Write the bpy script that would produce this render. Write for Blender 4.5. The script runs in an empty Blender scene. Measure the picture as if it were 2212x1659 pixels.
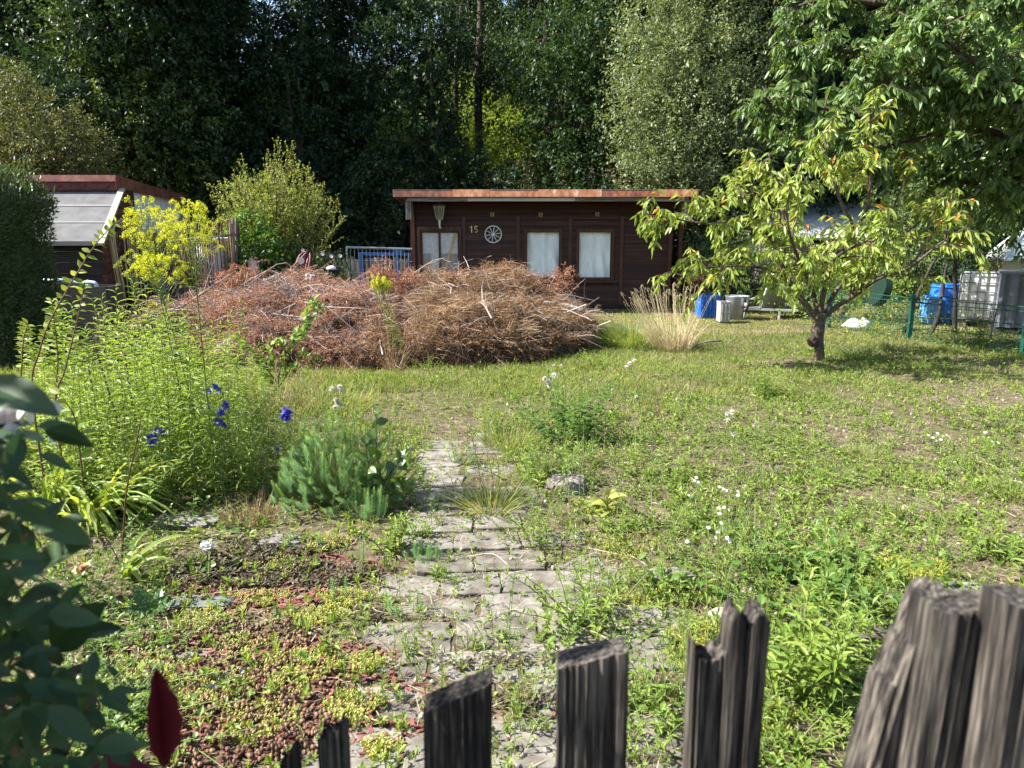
import bpy, math, numpy as np
from mathutils import Vector
PI = math.pi
R = np.random.default_rng(7)
SC = bpy.context.scene
COL = SC.collection
# ---------------------------------------------------------------- camera
EYE = 1.75; PITCH = math.radians(11.9); FPX = 720.0
cd = bpy.data.cameras.new('camera'); cam = bpy.data.objects.new('camera', cd); COL.objects.link(cam)
cam.location = (0, 0, EYE); cam.rotation_euler = (PI/2 - PITCH, 0, 0)
cd.sensor_width = 36; cd.lens = 36*FPX/1024; cd.clip_start = 0.05; cd.clip_end = 600
cd.dof.use_dof = True; cd.dof.focus_distance = 6.5; cd.dof.aperture_fstop = 6.6
SC.camera = cam
# ---------------------------------------------------------------- sky and sun
SUN_EL = math.radians(43); SUN_TO = Vector((-1, -0.07, 0)).normalized()
w = bpy.data.worlds.new('World'); SC.world = w; w.use_nodes = True
wn = w.node_tree; bg = wn.nodes['Background']
st = wn.nodes.new('ShaderNodeTexSky'); st.sky_type = 'NISHITA'; st.sun_disc = False
st.sun_elevation = SUN_EL; st.sun_rotation = math.atan2(SUN_TO.x, SUN_TO.y)
st.air_density = 1.0; st.dust_density = 1.5
wn.links.new(st.outputs[0], bg.inputs[0]); bg.inputs[1].default_value = 0.09
sl = bpy.data.lights.new('sun', 'SUN'); sl.energy = 5.0; sl.angle = math.radians(0.5); sl.color = (1, 0.95, 0.86)
sun = bpy.data.objects.new('sun', sl); COL.objects.link(sun)
tosun = Vector((SUN_TO.x*math.cos(SUN_EL), SUN_TO.y*math.cos(SUN_EL), math.sin(SUN_EL)))
sun.rotation_euler = tosun.to_track_quat('Z', 'Y').to_euler(); sun.location = (-30, 5, 30)
SC.view_settings.view_transform = 'Standard'; SC.view_settings.look = 'None'
SC.view_settings.exposure = 1.72; SC.view_settings.gamma = 1.0
cy = SC.cycles
cy.max_bounces = 6; cy.diffuse_bounces = 3; cy.glossy_bounces = 2; cy.transmission_bounces = 4; cy.transparent_max_bounces = 6
cy.caustics_reflective = False; cy.caustics_refractive = False
cy.use_adaptive_sampling = True; cy.adaptive_threshold = 0.02
# ---------------------------------------------------------------- place helpers (u,v = photo coordinates 2212 x 1659)
def ray(u, v):
    cx = (u*1024/2212-512)/FPX; c = (384-v*768/1659)/FPX
    return np.array([cx, math.cos(PITCH)+c*math.sin(PITCH), -math.sin(PITCH)+c*math.cos(PITCH)])
def g(u, v, z=0.0):
    d = ray(u, v); t = (z-EYE)/d[2]; return np.array([d[0]*t, d[1]*t, z])
def at(u, v, Y):
    d = ray(u, v); t = Y/d[1]; return np.array([d[0]*t, Y, EYE+d[2]*t])
_NG = {}
def vn(x, y, s, seed=0):
    if seed not in _NG: _NG[seed] = np.random.default_rng(1000+seed).random((64, 64))
    G = _NG[seed]; x = np.asarray(x, float)/s+100; y = np.asarray(y, float)/s+100
    i = np.floor(x).astype(int); j = np.floor(y).astype(int); a = x-i; b = y-j
    a = a*a*(3-2*a); b = b*b*(3-2*b)
    i0, i1, j0, j1 = i % 64, (i+1) % 64, j % 64, (j+1) % 64
    return (G[i0, j0]*(1-a)+G[i1, j0]*a)*(1-b)+(G[i0, j1]*(1-a)+G[i1, j1]*a)*b
def fbm(x, y, s, seed=0): return vn(x, y, s, seed)*.55+vn(x, y, s*.45, seed+1)*.3+vn(x, y, s*.2, seed+2)*.15
def hz(x, y):
    x = np.asarray(x, float); y = np.asarray(y, float)
    h = (vn(x, y, 1.1, 50)-.5)*.07+(vn(x, y, .3, 51)-.5)*.02
    h = h*np.clip((y-1.5)/2, .2, 1)
    return h+np.clip(y-19.5, 0, 45)*.34+np.clip((-x-12), 0, 30)*.0
# ---------------------------------------------------------------- mesh builder
class M:
    def __init__(s): s.v = []; s.f = []; s.a = []; s.n = 0
    def add(s, V, F, var=.5):
        V = np.asarray(V, np.float32).reshape(-1, 3); k = len(V)
        s.v.append(V); s.a.append(np.broadcast_to(np.asarray(var, np.float32), (k,)).copy())
        for f in F:
            f = np.asarray(f, np.int32)
            if f.ndim == 1: f = f[None]
            s.f.append(f+s.n)
        s.n += k
    def build(s, name, mat, parent=None, origin=None, smooth=False, kind=None):
        me = bpy.data.meshes.new(name)
        if s.n:
            V = np.concatenate(s.v); off = np.zeros(3)
            if origin is not None: off = np.array(origin, float)
            p = parent
            while p is not None: off = off+np.array(p.location); p = p.parent
            V = V-off.astype(np.float32)
            li = np.concatenate([f.ravel() for f in s.f]); tot = np.concatenate([np.full(len(f), f.shape[1]) for f in s.f])
            stt = np.concatenate([[0], np.cumsum(tot)[:-1]])
            me.vertices.add(len(V)); me.vertices.foreach_set('co', V.ravel())
            me.loops.add(len(li)); me.loops.foreach_set('vertex_index', li.astype(np.int32))
            me.polygons.add(len(tot)); me.polygons.foreach_set('loop_start', stt.astype(np.int32))
            me.polygons.foreach_set('use_smooth', np.full(len(tot), bool(smooth)))
            at_ = me.attributes.new('var', 'FLOAT', 'POINT'); at_.data.foreach_set('value', np.concatenate(s.a))
            me.update(calc_edges=True)
        me.materials.append(mat)
        o = bpy.data.objects.new(name, me); COL.objects.link(o)
        if origin is not None: o.location = origin
        if parent is not None: o.parent = parent
        if kind: o['kind'] = kind
        return o
    def box(s, c, sz, rz=0, var=.5, tilt=None):
        x, y, z = [q/2 for q in sz]
        V = np.array([(a*x, b*y, d*z) for d in (-1, 1) for b in (-1, 1) for a in (-1, 1)])
        if tilt is not None:
            a, b = tilt; ca, sa = math.cos(a), math.sin(a); V = V@np.array([[1, 0, 0], [0, ca, sa], [0, -sa, ca]])
            ca, sa = math.cos(b), math.sin(b); V = V@np.array([[ca, 0, -sa], [0, 1, 0], [sa, 0, ca]])
        ca, sa = math.cos(rz), math.sin(rz); V = V@np.array([[ca, sa, 0], [-sa, ca, 0], [0, 0, 1]])
        s.hexa(V+np.array(c), var)
    def hexa(s, V, var=.5):
        s.add(V, [[(0, 2, 3, 1), (4, 5, 7, 6), (0, 1, 5, 4), (2, 6, 7, 3), (0, 4, 6, 2), (1, 3, 7, 5)]], var)
    def bar(s, p, q, w_, h_, var=.5, up=(0, 0, 1)):
        p = np.array(p, float); q = np.array(q, float); d = q-p; d /= np.linalg.norm(d)
        sd = np.cross(d, up); sd /= max(np.linalg.norm(sd), 1e-6); u_ = np.cross(sd, d)
        V = [e+sd*a*w_/2+u_*b*h_/2 for e in (p, q) for b in (-1, 1) for a in (-1, 1)]
        s.hexa(np.array(V), var)
    def tube(s, pts, rad, n=6, var=.5, cap=True):
        P = np.asarray(pts, float); k = len(P); rad = np.broadcast_to(np.asarray(rad, float), (k,))
        T = np.gradient(P, axis=0); T /= np.maximum(np.linalg.norm(T, axis=1), 1e-9)[:, None]
        ref = np.array([0, 0, 1.]) if abs(T[0][2]) < .9 else np.array([0, 1., 0])
        A = np.cross(T, ref); bad = np.linalg.norm(A, axis=1) < 1e-3; A[bad] = np.array([1., 0, 0])
        A /= np.linalg.norm(A, axis=1)[:, None]; B = np.cross(T, A)
        th = np.arange(n)*2*PI/n
        V = P[:, None]+rad[:, None, None]*(np.cos(th)[None, :, None]*A[:, None]+np.sin(th)[None, :, None]*B[:, None])
        i = np.arange(k-1)[:, None]*n; j = np.arange(n)[None]; j2 = (j+1) % n
        F = np.stack([i+j, i+j2, i+n+j2, i+n+j], -1).reshape(-1, 4)
        fs = [F]
        if cap: fs += [np.arange(n)[::-1], np.arange(n)+(k-1)*n]
        s.add(V.reshape(-1, 3), fs, var)
    def prism(s, pts2, y0, y1, var=.5, plane='xz'):
        n = len(pts2); P = np.array(pts2, float)
        if plane == 'xz': V = [(a, y0, b) for a, b in P]+[(a, y1, b) for a, b in P]
        else: V = [(y0, a, b) for a, b in P]+[(y1, a, b) for a, b in P]
        s.add(V, [np.arange(n), np.arange(n)[::-1]+n]+[(i, i+n, (i+1) % n+n, (i+1) % n) for i in range(n)], var)
def unit(a): return a/np.maximum(np.linalg.norm(a, axis=-1, keepdims=True), 1e-9)
def rdir(n): return unit(R.normal(size=(n, 3)))
def inst(m, T, F, pos, d, n, L, W, droop=0., var=None):
    pos = np.asarray(pos, float); N = len(pos)
    if N == 0: return
    T = np.asarray(T, float); d = unit(np.asarray(d, float)*np.ones((N, 1))); sd = unit(np.cross(d, np.asarray(n, float)*np.ones((N, 1)))); nn = np.cross(sd, d)
    L = np.broadcast_to(L, (N,)); W = np.broadcast_to(W, (N,)); dr = np.broadcast_to(droop, (N,))
    V = pos[:, None]+sd[:, None]*(T[None, :, 0:1]*W[:, None, None])+d[:, None]*(T[None, :, 1:2]*L[:, None, None])+nn[:, None]*(T[None, :, 2:3]*L[:, None, None])
    V[:, :, 2] -= dr[:, None]*L[:, None]*T[None, :, 1]**2
    if var is None: var = R.random(N)
    var = np.repeat(np.broadcast_to(var, (N,)), len(T))
    k = len(T); off = (np.arange(N)*k)[:, None, None]
    by = {}
    for f in F: by.setdefault(len(f), []).append(f)
    m.add(V.reshape(-1, 3), [(np.array(fs)[None]+off).reshape(-1, sz) for sz, fs in by.items()], var)
LEAF4 = ([(0, 0, 0), (-.5, .45, .07), (.5, .45, .07), (0, 1, 0)], [(0, 2, 3), (0, 3, 1)])
LEAF1 = ([(0, 0, 0), (-.5, .45, .0), (.5, .45, .0), (0, 1, 0)], [(0, 2, 3, 1)])
def rowleaf(rows, fold=.06):
    V = []; F = []
    V.append((0, 0, 0)); prev = None
    for t, wd in rows:
        b = len(V); V += [(-wd/2, t, fold*wd), (0, t, 0), (wd/2, t, fold*wd)]
        if prev is None: F += [(0, b+1, b), (0, b+2, b+1)]
        else: F += [(prev, prev+1, b+1, b), (prev+1, prev+2, b+2, b+1)]
        prev = b
    b = len(V); V.append((0, 1, 0)); F += [(prev, prev+1, b), (prev+1, prev+2, b)]
    return V, F
LEAFM = rowleaf([(.2, .75), (.45, 1), (.75, .6)])
LEAFL = rowleaf([(.12, .55), (.3, .95), (.5, 1), (.7, .75), (.87, .38)])
LANCE = rowleaf([(.3, 1), (.7, .6)])
BLADE = ([(-.5, 0, 0), (.5, 0, 0), (-.45, .35, 0), (.45, .35, 0), (-.3, .7, 0), (.3, .7, 0), (0, 1, 0)], [(0, 1, 3, 2), (2, 3, 5, 4), (4, 5, 6)])
BLADE2 = ([(-.5, 0, 0), (.5, 0, 0), (-.35, .55, 0), (.35, .55, 0), (0, 1, 0)], [(0, 1, 3, 2), (2, 3, 4)])
STRAP = ([(x*wd, t, abs(x)*.25*wd*.12) for t, wd in ((0, .8), (.15, 1), (.3, 1), (.45, 1), (.6, .95), (.75, .8), (.9, .5)) for x in (-.5, 0, .5)]+[(0, 1, 0)],
         [q for i in range(6) for q in ((i*3, i*3+1, i*3+4, i*3+3), (i*3+1, i*3+2, i*3+5, i*3+4))]+[(18, 19, 21), (19, 20, 21)])
NEED = ([(-.5, 0, 0), (.5, 0, 0), (0, 1, 0)], [(0, 1, 2)])
STEM = ([(math.cos(a)*wd/2, t, math.sin(a)*wd/2*0) for t, wd in ((0, 1), (.33, .85), (.66, .65), (1, .4)) for a in (0, 2.09, 4.19)],
        [(i*3+j, i*3+(j+1) % 3, i*3+3+(j+1) % 3, i*3+3+j) for i in range(3) for j in range(3)])
OAKL = ([(0, 0, 0), (-.14, .2, .02), (-.34, .27, .05), (-.17, .38, .02), (-.48, .5, .06), (-.22, .6, .02), (-.42, .76, .05), (-.16, .82, .02), (0, 1, 0), (.16, .82, .02), (.42, .76, .05), (.22, .6, .02), (.48, .5, .06), (.17, .38, .02), (.34, .27, .05), (.14, .2, .02), (0, .5, 0)],
        [(16, (i+1) % 16, i) for i in range(16)])
def lobe(n):   # small puff of radiating slivers: seed heads, florets
    th = np.random.default_rng(n); return unit(th.normal(size=(n, 3)))
def smooth(pts, n=6):
    P = np.asarray(pts, float); P = np.vstack([2*P[0]-P[1], P, 2*P[-1]-P[-2]]); out = []
    for i in range(1, len(P)-2):
        for t in np.arange(n)/n:
            a, b, c, d = P[i-1], P[i], P[i+1], P[i+2]
            out.append(.5*((2*b)+(c-a)*t+(2*a-5*b+4*c-d)*t*t+(-a+3*b-3*c+d)*t**3))
    out.append(P[-2]); return np.array(out)
# ---------------------------------------------------------------- tagging
def tag(o, label=None, cat=None, group=None, kind=None):
    if label: o['label'] = label
    if cat: o['category'] = cat
    if group: o['group'] = group
    if kind: o['kind'] = kind
    return o
def thing(name, label, cat, loc=(0, 0, 0), group=None):
    o = bpy.data.objects.new(name, None); COL.objects.link(o); o.location = tuple(float(q) for q in loc); o.empty_display_size = .2
    return tag(o, label, cat, group)
def dup(root, loc, rz=0, sc=1, label=None, group=None):
    r = root.copy(); COL.objects.link(r); r.location = tuple(float(q) for q in loc); r.rotation_euler = (0, 0, rz)
    r.scale = (sc, sc, sc) if np.isscalar(sc) else sc
    if label: r['label'] = label
    if group: r['group'] = group
    for ch in list(root.children):
        c = ch.copy(); COL.objects.link(c); c.parent = r
        for h in list(ch.children):
            q = h.copy(); COL.objects.link(q); q.parent = c
    return r
# ---------------------------------------------------------------- materials
def mat(name):
    m = bpy.data.materials.new(name); m.use_nodes = True; nt = m.node_tree; nt.nodes.clear(); return m, nt
def ramp(nt, fac, stops):
    r = nt.nodes.new('ShaderNodeValToRGB'); e = r.color_ramp.elements
    while len(e) < len(stops): e.new(.5)
    for k, (p, c) in enumerate(stops): e[k].position = p; e[k].color = (*c, 1)
    nt.links.new(fac, r.inputs[0]); return r.outputs[0]
def leafmat(name, cols, trans=.4, rough=.5, spec=.35, tc=(1.5, 1.35, .55), coat=0):
    m, nt = mat(name); N = nt.nodes; L = nt.links
    a = N.new('ShaderNodeAttribute'); a.attribute_name = 'var'
    n = len(cols); c = ramp(nt, a.outputs['Fac'], [(i/max(n-1, 1), q) for i, q in enumerate(cols)])
    p = N.new('ShaderNodeBsdfPrincipled'); L.new(c, p.inputs['Base Color']); p.inputs['Roughness'].default_value = rough; p.inputs['Specular IOR Level'].default_value = spec
    o = N.new('ShaderNodeOutputMaterial')
    if trans > 0:
        mx = N.new('ShaderNodeMix'); mx.data_type = 'RGBA'; mx.blend_type = 'MULTIPLY'; mx.inputs[0].default_value = 1
        L.new(c, mx.inputs[6]); mx.inputs[7].default_value = (*tc, 1)
        t = N.new('ShaderNodeBsdfTranslucent'); L.new(mx.outputs[2], t.inputs[0])
        ms = N.new('ShaderNodeMixShader'); ms.inputs[0].default_value = trans; L.new(p.outputs[0], ms.inputs[1]); L.new(t.outputs[0], ms.inputs[2]); L.new(ms.outputs[0], o.inputs[0])
    else: L.new(p.outputs[0], o.inputs[0])
    return m
def noisemat(name, stops, scale=(1, 1, 1), nscale=5, detail=6, rough=.8, spec=.3, bump=.3, bdist=.01, metal=0, var=0., dist=0., coords='Object', trans=0):
    m, nt = mat(name); N = nt.nodes; L = nt.links
    tcn = N.new('ShaderNodeTexCoord'); mp = N.new('ShaderNodeMapping'); mp.inputs['Scale'].default_value = scale; L.new(tcn.outputs[coords], mp.inputs[0])
    ns = N.new('ShaderNodeTexNoise'); ns.inputs['Scale'].default_value = nscale; ns.inputs['Detail'].default_value = detail; ns.inputs['Roughness'].default_value = .62; ns.inputs['Distortion'].default_value = dist
    L.new(mp.outputs[0], ns.inputs['Vector']); f = ns.outputs['Fac']
    if var:
        a = N.new('ShaderNodeAttribute'); a.attribute_name = 'var'
        s1 = N.new('ShaderNodeMath'); s1.operation = 'MULTIPLY_ADD'; s1.inputs[1].default_value = var; s1.inputs[2].default_value = -var/2; L.new(a.outputs['Fac'], s1.inputs[0])
        s2 = N.new('ShaderNodeMath'); s2.operation = 'ADD'; L.new(f, s2.inputs[0]); L.new(s1.outputs[0], s2.inputs[1]); f = s2.outputs[0]
    c = ramp(nt, f, stops)
    p = N.new('ShaderNodeBsdfPrincipled'); L.new(c, p.inputs['Base Color']); p.inputs['Roughness'].default_value = rough; p.inputs['Specular IOR Level'].default_value = spec; p.inputs['Metallic'].default_value = metal
    if bump:
        b = N.new('ShaderNodeBump'); b.inputs['Strength'].default_value = bump; b.inputs['Distance'].default_value = bdist; L.new(ns.outputs['Fac'], b.inputs['Height']); L.new(b.outputs[0], p.inputs['Normal'])
    o = N.new('ShaderNodeOutputMaterial')
    if trans:
        t = N.new('ShaderNodeBsdfTranslucent'); L.new(c, t.inputs[0]); ms = N.new('ShaderNodeMixShader'); ms.inputs[0].default_value = trans
        L.new(p.outputs[0], ms.inputs[1]); L.new(t.outputs[0], ms.inputs[2]); L.new(ms.outputs[0], o.inputs[0])
    else: L.new(p.outputs[0], o.inputs[0])
    return m
def paint(name, c, rough=.5, metal=0, var=.12, spec=.4, trans=0):
    lo = tuple(q*(1-var) for q in c); hi = tuple(min(1, q*(1+var)) for q in c)
    return noisemat(name, [(.3, lo), (.7, hi)], nscale=6, rough=rough, metal=metal, spec=spec, bump=.08, bdist=.003, trans=trans)
bark = noisemat('bark_dark', [(.3, (.028, .02, .015)), (.55, (.07, .052, .038)), (.75, (.14, .11, .085))], scale=(1, 1, .25), nscale=18, bump=.8, bdist=.02)
bark_young = noisemat('bark_cherry', [(.3, (.035, .024, .018)), (.55, (.09, .068, .05)), (.78, (.2, .17, .14))], scale=(1, 1, 2.2), nscale=14, bump=.8, bdist=.01)
stemg = leafmat('stem_green', [(.09, .13, .03), (.16, .2, .06)], .0)
stemr = leafmat('stem_reddish', [(.1, .05, .035), (.17, .1, .06)], .0)
woodgrey = noisemat('weathered_wood', [(.3, (.08, .07, .06)), (.5, (.19, .17, .15)), (.72, (.34, .31, .28))], scale=(7, 7, .6), nscale=6, bump=.5, bdist=.006)
# ================================================================ SETTING: ground, hill, path
def spaced(lim, near, n):
    t = np.linspace(-1, 1, n); return np.sign(t)*(np.abs(t)*near+np.abs(t)**4*(lim-near))
gx = spaced(160, 16, 240); gy = np.concatenate([np.linspace(-60, 0, 12)[:-1], np.linspace(0, 20, 200)[:-1], np.linspace(20, 66, 40)[:-1], np.linspace(66, 260, 14)])
X, Y = np.meshgrid(gx, gy); Z = hz(X, Y); nx, ny = len(gx), len(gy)
ii = (np.arange(ny-1)[:, None]*nx+np.arange(nx-1)[None]).ravel()
m = M(); m.add(np.stack([X, Y, Z], -1).reshape(-1, 3), [np.stack([ii, ii+1, ii+nx+1, ii+nx], -1)], .5)
def groundmat():
    m, nt = mat('ground_soil'); N = nt.nodes; L = nt.links
    tcn = N.new('ShaderNodeTexCoord')
    def noise(s, d=6, r=.6):
        n = N.new('ShaderNodeTexNoise'); n.inputs['Scale'].default_value = s; n.inputs['Detail'].default_value = d; n.inputs['Roughness'].default_value = r; L.new(tcn.outputs['Object'], n.inputs['Vector']); return n.outputs['Fac']
    a = ramp(nt, noise(9, 8, .7), [(.3, (.045, .032, .022)), (.5, (.12, .09, .065)), (.7, (.25, .2, .145))])
    b = ramp(nt, noise(14, 8, .7), [(.35, (.04, .042, .018)), (.55, (.1, .1, .042)), (.75, (.22, .19, .1))])
    f = ramp(nt, noise(.9, 4, .6), [(.42, (0, 0, 0)), (.58, (1, 1, 1))])
    mx = N.new('ShaderNodeMix'); mx.data_type = 'RGBA'; L.new(f, mx.inputs[0]); L.new(a, mx.inputs[6]); L.new(b, mx.inputs[7])
    p = N.new('ShaderNodeBsdfPrincipled'); L.new(mx.outputs[2], p.inputs['Base Color']); p.inputs['Roughness'].default_value = .95; p.inputs['Specular IOR Level'].default_value = .15
    bp = N.new('ShaderNodeBump'); bp.inputs['Strength'].default_value = .7; bp.inputs['Distance'].default_value = .02; L.new(noise(40, 8, .7), bp.inputs['Height']); L.new(bp.outputs[0], p.inputs['Normal'])
    o = N.new('ShaderNodeOutputMaterial'); L.new(p.outputs[0], o.inputs[0]); return m
m.build('ground', groundmat(), smooth=True, kind='structure')
# the path: old concrete slabs sunk in the soil
pl = [g(640, 1659), g(735, 1500), g(800, 1350), g(858, 1200), g(905, 1080), g(925, 960)]
pr = [g(1560, 1659), g(1560, 1500), g(1500, 1380), g(1290, 1240), g(1170, 1110), g(1060, 960)]
ply = np.array([p[1] for p in pl]); plx = np.array([p[0] for p in pl]); pry = np.array([p[1] for p in pr]); prx = np.array([p[0] for p in pr])
def inpath(x, y, mrg=0.): return (y < 6.6) & (x > np.interp(y, ply, plx)-mrg) & (x < np.interp(y, pry, prx)+mrg)
def slab(m, x0, x1, y0, y1, z, th=.05, rz=0, var=None, tilt=0):
    n = 7; V = []
    cx, cyy = (x0+x1)/2, (y0+y1)/2
    t = np.linspace(0, 1, n); per = [(a, 0) for a in t[:-1]]+[(1, a) for a in t[:-1]]+[(1-a, 1) for a in t[:-1]]+[(0, 1-a) for a in t[:-1]]
    per = np.array(per); P = np.stack([x0+per[:, 0]*(x1-x0), y0+per[:, 1]*(y1-y0)], -1)
    c = np.array([cx, cyy]); P = c+(P-c)*(1+R.normal(0, .03, (len(P), 1))); k = 2*(per-.5)
    rad = np.maximum(0, np.abs(k[:, 0])+np.abs(k[:, 1])-1.8)*.2; P = c+(P-c)*(1-rad[:, None])
    ca, sa = math.cos(rz), math.sin(rz); P = c+(P-c)@np.array([[ca, sa], [-sa, ca]])
    tz = z+(P[:, 0]-cx)*tilt
    ins = c+(P-c)*.975
    k = len(P)
    V = np.vstack([np.c_[P, tz-th], np.c_[P, tz-.005], np.c_[ins, tz], [[cx, cyy, z+.001]]])
    j = np.arange(k); j2 = (j+1) % k
    m.add(V, [np.stack([j, j2, j2+k, j+k], -1), np.stack([j+k, j2+k, j2+2*k, j+2*k], -1), np.stack([j+2*k, j2+2*k, np.full(k, 3*k)], -1)], R.random() if var is None else var)
m = M(); y = 1.6
while y < 6.2:
    h = .2+R.random()*.06; x = np.interp(y+h/2, ply, plx)+R.normal(0, .05); xe = np.interp(y+h/2, pry, prx)
    while x < xe-.12:
        wd = .27+R.random()*.14
        if x+wd > xe+.2: wd = xe+.1-x
        if wd > .15 and R.random() > .06+max(0, y-4.6)*.3:
            yy = y+R.normal(0, .012); sk = x*.1
            slab(m, x, x+wd, yy+sk, yy+h+sk, float(hz(x+wd/2, yy+h/2))+.008+R.normal(0, .004), rz=R.normal(.05, .02), tilt=R.normal(0, .02))
        x += wd+.004+R.random()*.014
    y += h+.006+R.random()*.016
concrete = noisemat('old_concrete', [(.28, (.06, .052, .04)), (.42, (.12, .108, .09)), (.56, (.185, .17, .148)), (.7, (.245, .23, .205)), (.82, (.34, .32, .29))], nscale=9, detail=14, bump=.8, bdist=.006, rough=.95, var=.14)
m.build('path', concrete, smooth=False, kind='structure')
# ================================================================ CABIN
YW = 16.5; YF = 15.75
cab_brown = noisemat('cabin_stained_wood', [(.3, (.022, .009, .005)), (.52, (.052, .02, .010)), (.75, (.11, .045, .02))], scale=(.5, 3, 14), nscale=3, bump=.3, bdist=.004, rough=.5, var=.25)
cab_trim = noisemat('cabin_trim_wood', [(.3, (.035, .012, .008)), (.6, (.085, .032, .018)), (.8, (.13, .055, .03))], scale=(6, 3, .8), nscale=4, bump=.2, rough=.5)
copper = noisemat('copper_edge_sheet', [(.28, (.1, .035, .018)), (.45, (.27, .09, .038)), (.6, (.42, .17, .075)), (.72, (.5, .28, .17)), (.82, (.75, .66, .6))], scale=(2.5, 1, 1.2), nscale=4, detail=8, rough=.45, bump=.15, var=.3, spec=.6)
greyboard = noisemat('grey_fascia_board', [(.3, (.07, .07, .075)), (.5, (.2, .2, .21)), (.7, (.42, .42, .43))], scale=(.5, 2, 10), nscale=3, bump=.3, bdist=.004)
xl = at(889, 550, YW)[0]; xr = at(1452, 550, YW)[0]; zt = at(1100, 438, YW)[2]; zb = .12
def wx(u): return at(u, 550, YW)[0]
def wz(v): return at(1106, v, YW)[2]
cabin = thing('garden_cabin', 'dark brown flat-roofed wooden garden cabin with two curtained windows', 'cabin', (0.5, YW+1.8, 0))
m = M(); wins = [(1132, 1214, 495, 606), (1244, 1325, 495, 606)]; door = (903, 998, 490, 678)
holes = [(wx(a), wx(b), wz(d), wz(c)) for a, b, c, d in wins]+[(wx(door[0]), wx(door[1]), -1, wz(door[2]))]
z = zb; lath = .047
while z < zt:
    segs = [(xl, xr)]
    for a, b, c, d in holes:
        if z+lath*.5 > c and z+lath*.5 < d:
            ns = []
            for s0, s1 in segs:
                if b <= s0 or a >= s1: ns.append((s0, s1))
                else:
                    if a > s0: ns.append((s0, a))
                    if b < s1: ns.append((b, s1))
            segs = ns
    for s0, s1 in segs:
        V = [(s0, YW-.012, z), (s1, YW-.012, z), (s0, YW+.03, z), (s1, YW+.03, z), (s0, YW, z+lath-.006), (s1, YW, z+lath-.006), (s0, YW+.03, z+lath-.006), (s1, YW+.03, z+lath-.006)]
        m.hexa(np.array(V), R.random())
    z += lath
m.build('front_wall', cab_brown, cabin)
m = M(); D = 3.6
for x in (xl+.02, xr-.02): m.box((x, YW+.1+D/2, (zt+zb)/2-.05), (.05, D, zt-zb-.1), var=.4)
m.box(((xl+xr)/2, YW+.1+D, (zt+zb)/2-.1), (xr-xl, .05, zt-zb-.2), var=.4)
m.build('side_wall', cab_brown, cabin)
for u in (1003, 1119, 1231, 1342, 1446):
    m = M(); m.box((wx(u), YW-.022, (zb+zt-.3)/2), (.075, .03, zt-zb-.3)); m.build('cover_strip', cab_trim, cabin)
m = M(); m.box((wx(893)-.0, YW-.01, (zb+zt)/2), (.1, .1, zt-zb-.02)); m.build('corner_board', cab_trim, cabin)
m = M(); m.box(((xl+xr)/2, YW+.16, (zb+zt)/2), (xr-xl-.1, .03, zt-zb-.02)); m.build('inner_lining', paint('lining_dark', (.03, .025, .02), .9), cabin)
m = M(); m.box(((xl+xr)/2, YW+.02, .06), (xr-xl-.1, .12, .14)); m.build('plinth', paint('plinth_dark', (.02, .018, .018), .9), cabin)
# roof: slopes down towards the back
fa = at(849, 408, YF); fb = at(1508, 411, YF); fz0 = at(1106, 425, YF)[2]; fz1 = at(1106, 409.5, YF)[2]
roof = None
m = M(); Yb = YW+D+.5; zbk = fz1-.32
m.hexa(np.array([(fa[0]+.02, YF+.012, fz0+.03), (fb[0]-.02, YF+.012, fz0+.03), (fa[0]+.02, Yb, zbk-.08), (fb[0]-.02, Yb, zbk-.08), (fa[0]+.02, YF+.012, fz1-.01), (fb[0]-.02, YF+.012, fz1-.01), (fa[0]+.02, Yb, zbk), (fb[0]-.02, Yb, zbk)]), .5)
roof = m.build('roof', noisemat('roof_felt_dark', [(.4, (.05, .045, .04)), (.6, (.1, .09, .08))], nscale=30), cabin)
m = M(); xs = [849, 977, 1056, 1163, 1299, 1424, 1508]
for i in range(6):
    a = at(xs[i], 410, YF)[0]; b = at(xs[i+1], 410, YF)[0]; o = .003*(i % 2)
    V = [(a, YF-.012-o, fz0), (b+.01, YF-.012-o, fz0), (a, YF+.01, fz0), (b+.01, YF+.01, fz0), (a, YF+.018-o, fz1+.004*(i % 2)), (b+.01, YF+.018-o, fz1+.004*(i % 2)), (a, YF+.05, fz1), (b+.01, YF+.05, fz1)]
    m.hexa(np.array(V), R.random())
for sx in (fa[0], fb[0]):
    m.hexa(np.array([(sx-.012, YF+.02, fz0), (sx+.012, YF+.02, fz0), (sx-.012, Yb, zbk-.1), (sx+.012, Yb, zbk-.1), (sx-.012, YF+.02, fz1), (sx+.012, YF+.02, fz1), (sx-.012, Yb, zbk+.02), (sx+.012, Yb, zbk+.02)]), .4)
m.build('edge_sheet', copper, roof)
m = M(); gz0 = at(1106, 435, YF+.15)[2]; gz1 = fz0+.012
a = at(879, 430, YF+.15)[0]; b = at(1488, 430, YF+.15)[0]
m.box(((a+b)/2, YF+.15, (gz0+gz1)/2), (b-a, .03, gz1-gz0)); fb_ = m.build('eaves_board', greyboard, roof)
m = M(); m.box(((at(1010, 430, YF)[0]+at(1243, 430, YF)[0])/2, YF+.128, (gz0+gz1)/2-.012), (at(1243, 430, YF)[0]-at(1010, 430, YF)[0], .012, .07)); m.build('painted_sun_strip', paint('painted_sun_board', (.55, .56, .58), .5), fb_)  # sunlit stretch of the eaves board, put in as a paler strip
m = M()   # soffit boards under the overhang
for i in range(8):
    yy = YF+.2+i*.1; m.box(((a+b)/2, yy, gz1+.0), (b-a+.1, .09, .02), var=R.random())
m.build('soffit', cab_trim, roof)
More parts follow.
